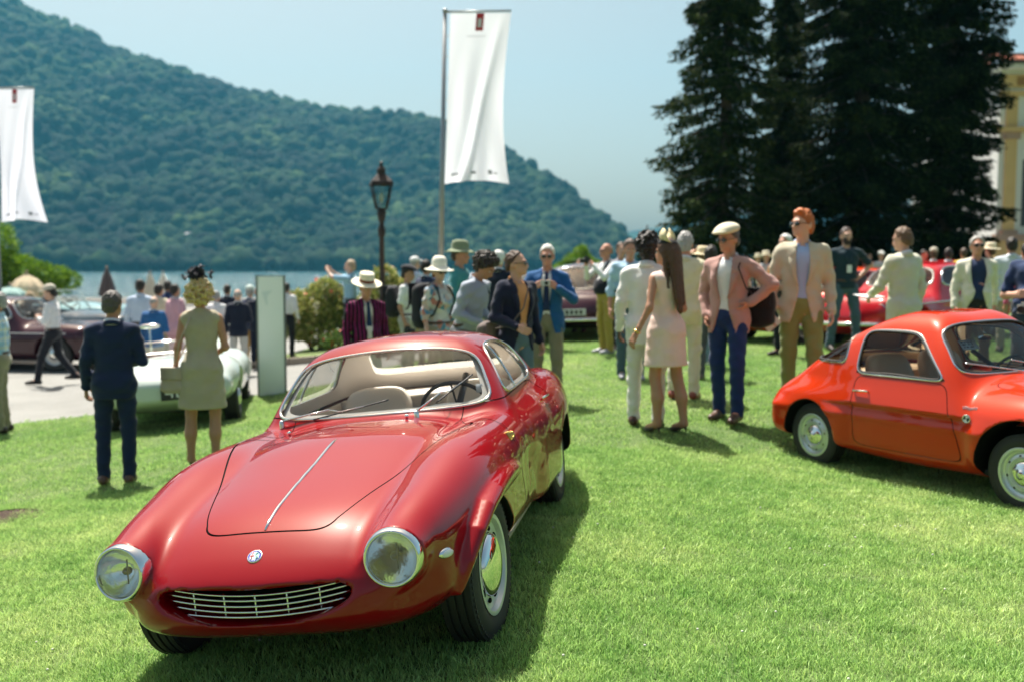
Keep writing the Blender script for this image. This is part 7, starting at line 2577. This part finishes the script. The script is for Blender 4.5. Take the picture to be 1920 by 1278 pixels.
P['pink_l'] = person('dark haired person in a pink suit beside the cream jacket, facing the lake', 329, 533, Y=18.0, yaw=150, skin=TAN, hair='short', hair_c=DARK_H, top='jacket', top_m=cloth((.55, .31, .37)), shirt_m=WHITE_C, leg_m=cloth((.55, .31, .37)), near=False, female=True)
P['navy_far'] = person('dark haired man in navy half hidden behind the pink suit', 316, 527, Y=22.0, yaw=170, skin=TAN, hair='short', hair_c=DARK_H, top='shirt', top_m=cloth((.03, .05, .14)), leg_m=DKTR, near=False)
P['white_far'] = person('person in a white shirt half hidden behind the blonde woman', 406, 548, Y=18.6, yaw=175, skin=FAIR, hair='short', hair_c=GREY_H, top='shirt', top_m=WHITE_C, leg_m=cloth((.45, .34, .32)), near=False)
P['blazer'] = person('balding man in a dark blazer and light grey trousers near the grey pillar', 446, 545, Y=17.3, yaw=190, skin=FAIR, hair='bald', hair_c=GREY_H, top='jacket', top_m=NAVY2, shirt_m=WHITE_C, leg_m=cloth((.44, .43, .41)), arms=('hang', 'front'), near=False)
P['dark_far'] = person('dark haired man in a dark suit behind the balding blazer', 427, 534, Y=21.0, yaw=170, skin=TAN, hair='short', hair_c=DARK_H, top='jacket', top_m=NAVY2, shirt_m=WHITE_C, leg_m=NAVY2, near=False)
P['mustard'] = person('man in navy jacket, mustard trousers and white cap behind the grey pillar', 469, 536, Y=19.2, yaw=160, skin=FAIR, hair='short', hair_c=GREY_H, top='jacket', top_m=NAVY, shirt_m=WHITE_C, leg_m=cloth((.40, .25, .06)), hat='baseball', hat_c=(.55, .62, .58), near=False)
P['black_far'] = person('man in a black suit partly hidden by the grey pillar', 484, 542, Y=18.4, yaw=200, skin=RED_, hair='bald', hair_c=BRN_H, top='jacket', top_m=NAVY2, shirt_m=WHITE_C, leg_m=NAVY2, near=False, arms=('front', 'front'))
P['pillar_r'] = person('dark haired person in white just right of the grey pillar', 538, 546, Y=20.0, yaw=170, skin=TAN, hair='short', hair_c=DARK_H, top='shirt', top_m=WHITE_C, leg_m=DKTR, near=False)
P['polo'] = person('man in a light blue polo shirt raising a camera towards the lake', 657, 488, Y=20.0, yaw=-100, skin=FAIR, hair='short', hair_c=(.40, .30, .20), top='polo', top_m=cloth((.30, .50, .66)), leg_m=NAVY2, arms=('photo_high', 'photo_high'), near=False)
P['stripe'] = person('man in a maroon and black striped blazer and straw boater with brown band', 686, 507, Y=10.4, yaw=24, skin=RED_, hair='short', hair_c=GREY_H, top='jacket', top_m=stripe_mat('blazer_stripes', (.17, .010, .075), (.008, .006, .012), 24, .5, 'X'), shirt_m=cloth((.66, .62, .56)), leg_m=WHITE_C, tie=(.02, .04, .10), hat='boater', hat_c=(.74, .68, .52), band_c=(.17, .045, .02), nod=20, open_w=1.15, fat=.15)
P['tee'] = person('man in a white T-shirt and dark beret carrying a camera at his side', 764, 497, Y=14.2, yaw=75, skin=TAN, hair='short', hair_c=DARK_H, top='tee', top_m=WHITE_C, leg_m=cloth((.42, .40, .36)), hat='flatcap', hat_c=(.012, .013, .02), near=False, nod=8)
P['navy_mid'] = person('dark haired man in a navy jacket behind the white T-shirt', 800, 488, Y=15.4, yaw=140, skin=TAN, hair='short', hair_c=DARK_H, top='jacket', top_m=NAVY, shirt_m=WHITE_C, leg_m=KHAKI, near=False)
P['cap_far'] = person('man in a white cap far behind, near the lamp post', 779, 483, Y=22.0, yaw=120, skin=FAIR, hair='short', hair_c=GREY_H, top='shirt', top_m=cloth((.45, .52, .66)), leg_m=KHAKI, hat='baseball', hat_c=(.74, .74, .74), near=False)
P['blond_far'] = person('fair haired person behind the yellowish shrub', 735, 500, Y=23.0, yaw=30, skin=FAIR, hair='short', hair_c=(.5, .38, .2), top='shirt', top_m=cloth((.4, .45, .3)), leg_m=KHAKI, near=False)
P['sunhat'] = person('woman in a white sun hat, dark sunglasses and a multicoloured patterned shirt', 823, 478, Y=11.3, yaw=48, skin=FAIR, hair='short', hair_c=(.20, .08, .03), top='rolled', top_m=patch_mat('patterned_shirt', [(.52, .50, .48), (.10, .24, .36), (.55, .42, .36), (.50, .20, .16), (.30, .40, .50), (.62, .60, .56)], 16), leg_m=KHAKI, hat='sunhat', hat_c=(.74, .71, .62), glasses=True, female=True, turn=-15, nod=8)
P['camo'] = person('tall man in a green camouflage hat and teal shirt', 862, 449, Y=12.2, yaw=75, skin=RED_, hair='short', hair_c=BRN_H, top='shirt', top_m=cloth((.05, .24, .26)), leg_m=KHAKI, hat='bucket', hat_c=(.20, .24, .15), arms=('front', 'front'), nod=6)
P['curly'] = person('man with dark curly hair in a grey blue shirt looking down at his camera', 874, 474, Y=9.7, yaw=62, skin=TAN, hair='curly', hair_c=(.040, .030, .025), top='shirt', top_m=cloth((.34, .38, .45)), leg_m=cloth((.16, .17, .19)), arms=('front', 'front'), lean=15, nod=30, turn=6)
P['orange'] = person('man in a dark navy jacket, orange shirt and blue jeans with sunglasses', 968, 472, Y=8.95, yaw=38, skin=FAIR, hair='receding', hair_c=(.075, .04, .025), top='jacket', top_m=cloth((.012, .016, .040)), shirt_m=cloth((.66, .32, .13)), leg_m=cloth((.10, .17, .235)), arms=('hang', ((.27, .0, 1.17), (.17, -.24, 1.06))), glasses=True, turn=38, open_w=1.5, hem=.82)
P['white_back'] = person('white haired man in a black jacket facing away behind the navy jacket', 936, 470, Y=13.5, yaw=165, skin=FAIR, hair='short', hair_c=WHITE_H, top='jacket', top_m=NAVY2, shirt_m=WHITE_C, leg_m=NAVY2, near=False)
P['blue_cam'] = person('white haired man in a bright blue jacket photographing with a small silver camera', 1026, 460, Y=10.7, yaw=-6, skin=RED_, hair='short', hair_c=WHITE_H, top='jacket', top_m=cloth((.012, .085, .24)), shirt_m=WHITE_C, leg_m=cloth((.20, .18, .13)), tie=(.015, .03, .09), arms=(((.30, -.08, 1.20), (.085, -.27, 1.335)), ((.30, -.08, 1.20), (.085, -.27, 1.335))), glasses=True, watch=1, open_w=1.2, nod=6)
P['phone_far'] = person('person in pale clothes holding up a phone behind the blue jacket', 1086, 487, Y=20.5, yaw=-20, skin=TAN, hair='short', hair_c=BRN_H, top='shirt', top_m=cloth((.6, .64, .7)), leg_m=KHAKI, arms=('photo_high', 'photo_high'), near=False)
P['vest'] = person('man in a dark waistcoat and mustard trousers lifting a camera to the left', 1136, 457, feet_py=666, yaw=-62, skin=RED_, hair='bald', hair_c=(.30, .22, .16), top='vest', top_m=cloth((.014, .016, .026)), shirt_m=WHITE_C, leg_m=cloth((.36, .27, .06)), arms=('photo', 'photo'), glasses=True, fat=.35, shoe_c=(.35, .35, .38))
P['blue_shirt'] = person('man in a light blue shirt and jeans looking down, arms at his sides', 1180, 449, feet_py=714, yaw=2, skin=RED_, hair='short', hair_c=(.09, .06, .05), top='rolled', top_m=cloth((.38, .55, .70)), leg_m=JEAN, fat=.4, nod=16, hem=.99, shoe_c=(.28, .28, .32), stance='contra', lanyard=True)
P['head_mid'] = person('dark haired man half hidden behind the light blue shirt', 1164, 455, Y=16.2, yaw=10, skin=FAIR, hair='short', hair_c=BRN_H, top='shirt', top_m=cloth((.3, .3, .34)), leg_m=DKTR, near=False)
P['white_suit'] = person('dark haired man in an all white suit, back turned beside the pink dress', 1213, 440, feet_py=802, yaw=168, skin=BROWN_, hair='curly', hair_c=(.014, .010, .010), top='jacket', top_m=cloth((.74, .73, .70)), shirt_m=WHITE_C, leg_m=cloth((.72, .70, .66)), arms=('hang', 'front'), shoe_c=(.07, .03, .02), hem=.76, turn=10)
P['dress'] = person('woman with long brown hair in a pale pink dress, high heels and cream fascinator', 1249, 450, feet_py=816, yaw=214, skin=TAN, hair='long', hair_c=(.085, .042, .022), top='dress', top_m=cloth((.80, .60, .53)), arms=(((.30, .06, 1.17), (.34, -.02, .93)), 'belly'), female=True, shoes='heel', shoe_c=(.07, .05, .05), hat='fascinator', turn=14, stance='heel', watch=1, dress_hem=1.0)
P['cream'] = person('grey haired man in a cream suit behind the woman in pink', 1284, 436, feet_py=752, yaw=158, skin=RED_, hair='short', hair_c=(.33, .32, .31), top='jacket', top_m=cloth((.62, .58, .40)), shirt_m=WHITE_C, leg_m=cloth((.60, .56, .45)), arms=('hang', 'front'), shoe_c=(.20, .045, .025))
P['straw'] = person('person in a straw hat and dark top with both arms raised to take a picture', 1316, 461, feet_py=690, yaw=-160, skin=TAN, hair='short', hair_c=(.2, .12, .06), top='tee', top_m=NAVY2, leg_m=cloth((.17, .26, .33)), arms=('up', 'up'), hat='straw', hat_c=(.62, .52, .34), near=False, shoe_c=(.6, .6, .6))
P['grey_tr'] = person('man in white shirt and grey trousers hidden behind the pink jacket', 1332, 462, feet_py=716, yaw=160, skin=TAN, hair='short', hair_c=DARK_H, top='shirt', top_m=WHITE_C, leg_m=cloth((.085, .09, .11)), arms=('front', 'hang'), shoe_c=(.12, .10, .09))
P['pink'] = person('man in a dusty pink jacket, blue trousers and cream flat cap, hand on hip', 1366, 420, feet_py=793, yaw=-34, skin=RED_, hair='short', hair_c=(.10, .08, .07), top='jacket', top_m=cloth((.44, .255, .225)), shirt_m=WHITE_C, leg_m=cloth((.014, .034, .125)), arms=('hip', 'pocket'), hat='flatcap', hat_c=(.68, .62, .47), glasses=True, nod=10, turn=-18, shoe_c=(.09, .05, .035), open_w=1.4, stance='contra')
for k, (px, hy, Y_, lab) in enumerate(((1435, 470, 23, 'person in a straw hat far behind, left of the white haired man'), (1455, 476, 21, 'person in a pale hat and orange top just behind the white haired man'))):
    P['hat%d' % k] = person(lab, px, hy, Y=Y_, yaw=20, skin=FAIR, hair='short', hair_c=BRN_H, top='tee', top_m=cloth(((.5, .5, .5), (.6, .28, .10))[k]), leg_m=KHAKI, hat='straw', hat_c=(.68, .62, .46), near=False)
P['denim'] = person('white haired man in a denim shirt and black trousers', 1470, 440, feet_py=671, yaw=-58, skin=RED_, hair='short', hair_c=WHITE_H, top='shirt', top_m=cloth((.10, .145, .215)), leg_m=DKTR, near=True, arms=('front', 'hang'), lanyard=True)
P['red'] = person('tall red haired man in a beige linen jacket, blue shirt and green trousers', 1502, 394, feet_py=778, yaw=-12, skin=(.60, .36, .27), hair='quiff', hair_c=(.42, .115, .025), top='jacket', top_m=cloth((.51, .46, .345)), shirt_m=cloth((.36, .47, .72)), leg_m=cloth((.21, .25, .085)), glasses=True, turn=-48, open_w=1.2, shoe_c=(.15, .08, .05), stance='contra', arms=('hang', 'hang'))
P['beard'] = person('bearded man in a dark T-shirt and jeans wearing a pass on a lanyard', 1584, 430, feet_py=661, yaw=2, skin=FAIR, hair='short', hair_c=(.045, .028, .022), top='tee', top_m=cloth((.014, .034, .048)), leg_m=JEAN, arms=('hip', 'hang'), beard=(.035, .02, .016), lanyard=True, stance='wide')
P['linen'] = person('brown haired man in a pale linen suit seen from behind, holding papers', 1692, 427, Y=10.6, yaw=205, skin=FAIR, hair='short', hair_c=(.13, .075, .04), top='jacket', top_m=cloth((.56, .56, .45)), shirt_m=WHITE_C, leg_m=cloth((.54, .54, .44)), arms=('fwd', 'hang'), hem=.74, turn=12, nod=12)
P['white_blazer'] = person('grey haired man in an off white blazer over a navy shirt, walking forward', 1829, 443, Y=11.6, yaw=-12, skin=RED_, hair='short', hair_c=(.34, .33, .31), top='jacket', top_m=cloth((.64, .62, .51)), shirt_m=cloth((.018, .032, .085)), leg_m=DKTR, glasses=True, open_w=1.9, arms=('walk_b', 'hang'), fat=.1)
P['seer'] = person('dark haired man in a light striped jacket facing away near the villa', 1893, 446, Y=14.2, yaw=165, skin=TAN, hair='short', hair_c=DARK_H, top='jacket', top_m=stripe_mat('seersucker', (.62, .66, .68), (.44, .52, .58), 60, .5, 'X'), shirt_m=WHITE_C, leg_m=KHAKI)
P['navy_polo'] = person('man in a navy polo shirt at the right edge with a camera on a strap', 1938, 432, Y=9.4, yaw=-42, skin=FAIR, hair='short', hair_c=BRN_H, top='polo', top_m=cloth((.016, .036, .10)), leg_m=DKTR, arms=('cross', 'cross'), fat=.3)
far = [(1650, 492, 26, 'tee', (.45, .46, .48), 'baseball', (.74, .72, .68), 10, 'man in a white cap far behind the linen suit'),
       (1628, 494, 29, 'tee', (.5, .12, .10), None, None, 20, 'dark haired person in red far off left of the linen suit'),
       (1748, 478, 19.5, 'shirt', (.60, .63, .66), 'baseball', (.45, .42, .34), 160, 'man in a greenish cap and white shirt behind the cherry red car'),
       (1776, 474, 17.8, 'shirt', (.72, .74, .78), None, None, 150, 'dark haired man in a bright white shirt left of the off white blazer'),
       (1804, 466, 20.5, 'tee', (.66, .48, .06), None, None, 170, 'dark haired person in yellow behind the off white blazer'),
       (1730, 486, 22.0, 'shirt', (.66, .68, .72), None, None, 30, 'person in a pale shirt just right of the linen suit'),
       (1853, 454, 17.0, 'shirt', (.40, .30, .22), 'straw', (.66, .58, .42), 200, 'person in a wide straw hat behind the off white blazer'),
       (1922, 456, 12.6, 'shirt', (.55, .10, .22), None, None, 180, 'person in a bright pink top at the right edge behind the navy polo'),
       (1420, 482, 26.0, 'tee', (.5, .5, .42), 'straw', (.6, .55, .4), 0, 'person in a small straw hat farthest back, right of the pink jacket'),
       (1548, 478, 27.0, 'tee', (.3, .32, .36), None, None, 10, 'dark haired person far behind the redhead, near the trees')]
for k, (px, hy, Y_, tp_, c_, ht, hc_, yw, lab) in enumerate(far):
    P['far%d' % k] = person(lab, px, hy, Y=Y_, yaw=yw, skin=(FAIR, TAN)[k % 2], hair='short', hair_c=(BRN_H, DARK_H)[k % 2], top=tp_, top_m=cloth(c_), leg_m=(KHAKI, DKTR, JEAN)[k % 3], hat=ht, hat_c=hc_ or (1, 1, 1), near=False)

# ------------------------------------------------------------------ things they carry
def mid(a, b): return (Vector(a) + Vector(b)) / 2
q = P['walk']; hand_camera(mid(q['hands'][1], q['hands'][-1]) + Vector((-.05, 0, .03)), -88, 'black camera held by the walking man in the white shirt')
q = P['curly']; hand_camera(mid(q['hands'][1], q['hands'][-1]) + Vector((.0, 0, .03)), 62, 'black camera in the hands of the curly haired man')
q = P['blue_cam']; hand_camera(mid(q['hands'][1], q['hands'][-1]) + Vector((0, -.02, .01)), -6, 'small silver camera held up by the man in the blue jacket', 'compact')
q = P['vest']; hand_camera(mid(q['hands'][1], q['hands'][-1]) + Vector((-.02, 0, .02)), -62, 'camera held up by the man in the dark waistcoat')
q = P['polo']; hand_camera(mid(q['hands'][1], q['hands'][-1]), -100, 'camera raised by the man in the light blue polo shirt', 'compact')
q = P['phone_far']; hand_camera(mid(q['hands'][1], q['hands'][-1]), -20, 'black phone held up behind the bright blue jacket', 'phone')
q = P['tee']; hand_camera(q['hands'][-1] + Vector((0, 0, -.03)), 75, 'black camera hanging in the hand of the man in the white T-shirt')
q = P['straw']; hand_camera(mid(q['hands'][1], q['hands'][-1]), -160, 'dark phone raised by the person in the straw hat', 'phone')
q = P['red']; ph = hand_camera(q['hands'][-1] + Vector((-.005, -.02, -.03)), -12, 'white phone in the right hand of the red haired man', 'phone', (.66, .72, .66)); ph.rotation_euler.y = R(50)
q = P['navy_polo']
cpos = q['T']((0, -.26, 1.02)); hand_camera(cpos, -50, 'camera with pale lens hanging on the navy polo man', 'camera', (.55, .55, .56))
strap('camera_strap', 'black strap of the camera hanging on the navy polo man', 'strap', [q['T'](p) for p in ((.05, -.04, 1.50), (.07, -.20, 1.30), (.05, -.27, 1.06))], .008, BLACK)
q = P['linen']
pp_ = empty('papers', Matrix.Translation(q['hands'][1] + Vector((0, 0, .03))) @ Matrix.Rotation(R(25), 4, 'Z')); tag(pp_, 'white folded papers held by the man in the linen suit', 'papers')
for k in range(2):
    mb = MB(); mb.box((-.14, -.10, k * .006), (.14, .10, k * .006 + .003), 0, Matrix.Rotation(R(12 - 5 * k), 4, 'X')); mb.build('sheet', mat('paper', (.78, .78, .78), .7), pp_, smooth=False)

def soft_bag(name, label, c, size, yaw, m, strap_pts=None, flap=True):
    o = empty(name, Matrix.Translation(c) @ Matrix.Rotation(R(yaw), 4, 'Z')); tag(o, label, 'bag')
    sx, sy, sz = size
    def fb(X, Y, Z):
        b = ((np.abs(X / sx) ** 4 + np.abs(Y / (sy * (1 + .25 * np.clip(-Z / sz, -1, 1)))) ** 3 + np.abs(Z / sz) ** 5) ** .25 - 1) * min(size)
        return b + .004 * np.sin(30 * X + 12 * Z) * np.sin(25 * Z)
    V, F = isosurface(fb, (-sx * 1.3, -sy * 1.5, -sz * 1.2), (sx * 1.3, sy * 1.5, sz * 1.2), .014, 1)
    np_mesh('bag_body', V, F, m, o)
    if flap:
        mb = MB(); V_ = []
        for i in range(9):
            z = sz * (1.0 - .95 * i / 8)
            V_ += [(-sx * .93, -sy * 1.06 - .004, z), (sx * .93, -sy * 1.06 - .004, z)]
        mb.add(V_, [(2 * i, 2 * i + 1, 2 * i + 3, 2 * i + 2) for i in range(8)]); f_ = mb.build('flap', m, o); f_.modifiers.new('thick', 'SOLIDIFY').thickness = .005
    if strap_pts:
        inv = o.matrix_world.inverted()
        mb = MB(); mb.tube([inv @ Vector(p) for p in strap_pts], .007, 6); mb.build('strap', m, o)
    return o
q = P['blonde']
bp_ = q['T']((.235, .02, .84))
soft_bag('shoulder_bag', 'beige leather shoulder bag at the side of the blonde woman', bp_, (.13, .045, .12), 0, mat('beige_leather', (.40, .33, .27), .5, bump=.1), [q['T'](p) for p in ((.24, .02, .98), (.18, .12, 1.20), (.09, .13, 1.40), (.08, .0, 1.475), (.10, -.14, 1.30), (.24, -.06, .98))])
q = P['orange']
soft_bag('shoulder_bag', 'grey messenger bag behind the hip of the man in the orange shirt', q['T']((-.24, .14, .93)), (.15, .06, .16), 60, cloth((.16, .13, .12)), [q['T'](p) for p in ((-.24, .10, 1.02), (-.16, -.12, 1.08), (-.04, -.165, 1.24), (.07, -.10, 1.43), (.085, .0, 1.50), (.05, .13, 1.38), (-.18, .17, 1.05))])
q = P['pink']
soft_bag('shoulder_bag', 'black shoulder bag behind the man in the pink jacket', q['T']((.20, .20, 1.03)), (.17, .08, .19), -34, cloth((.014, .013, .014)), [q['T'](p) for p in ((.20, .16, 1.18), (.16, .16, 1.42), (.13, .02, 1.512), (.135, -.12, 1.40), (.20, -.10, 1.22), (.24, .08, 1.1))])
def rucksack(q, label, m, sz=1.0):
    o = soft_bag('rucksack', label, q['T']((0, .235, 1.22)), (.155 * sz, .09 * sz, .23 * sz), q['yaw'] + 180, m, None, True)
    inv = o.matrix_world.inverted()
    for s in (1, -1):
        mb = MB(); mb.tube([inv @ q['T'](p) for p in ((s * .09, .17, 1.42), (s * .10, .06, 1.50), (s * .11, -.08, 1.46), (s * .125, -.15, 1.32), (s * .15, -.06, 1.12), (s * .14, .14, 1.06))], .012, 6); mb.build('strap', m, o)
    return o
rucksack(P['sunhat'], 'big black rucksack on the back of the woman in the white sun hat', cloth((.016, .017, .022)), 1.15)
rucksack(P['tee'], 'dark rucksack worn by the man in the white T-shirt', cloth((.02, .02, .026)))
q = P['curly']
strap('camera_strap', 'black camera strap round the neck of the curly haired man', 'strap', [q['T'](p) for p in ((.06, .06, 1.50), (.075, -.05, 1.48), (.09, -.165, 1.32), (.06, -.21, 1.14))], .008, BLACK)
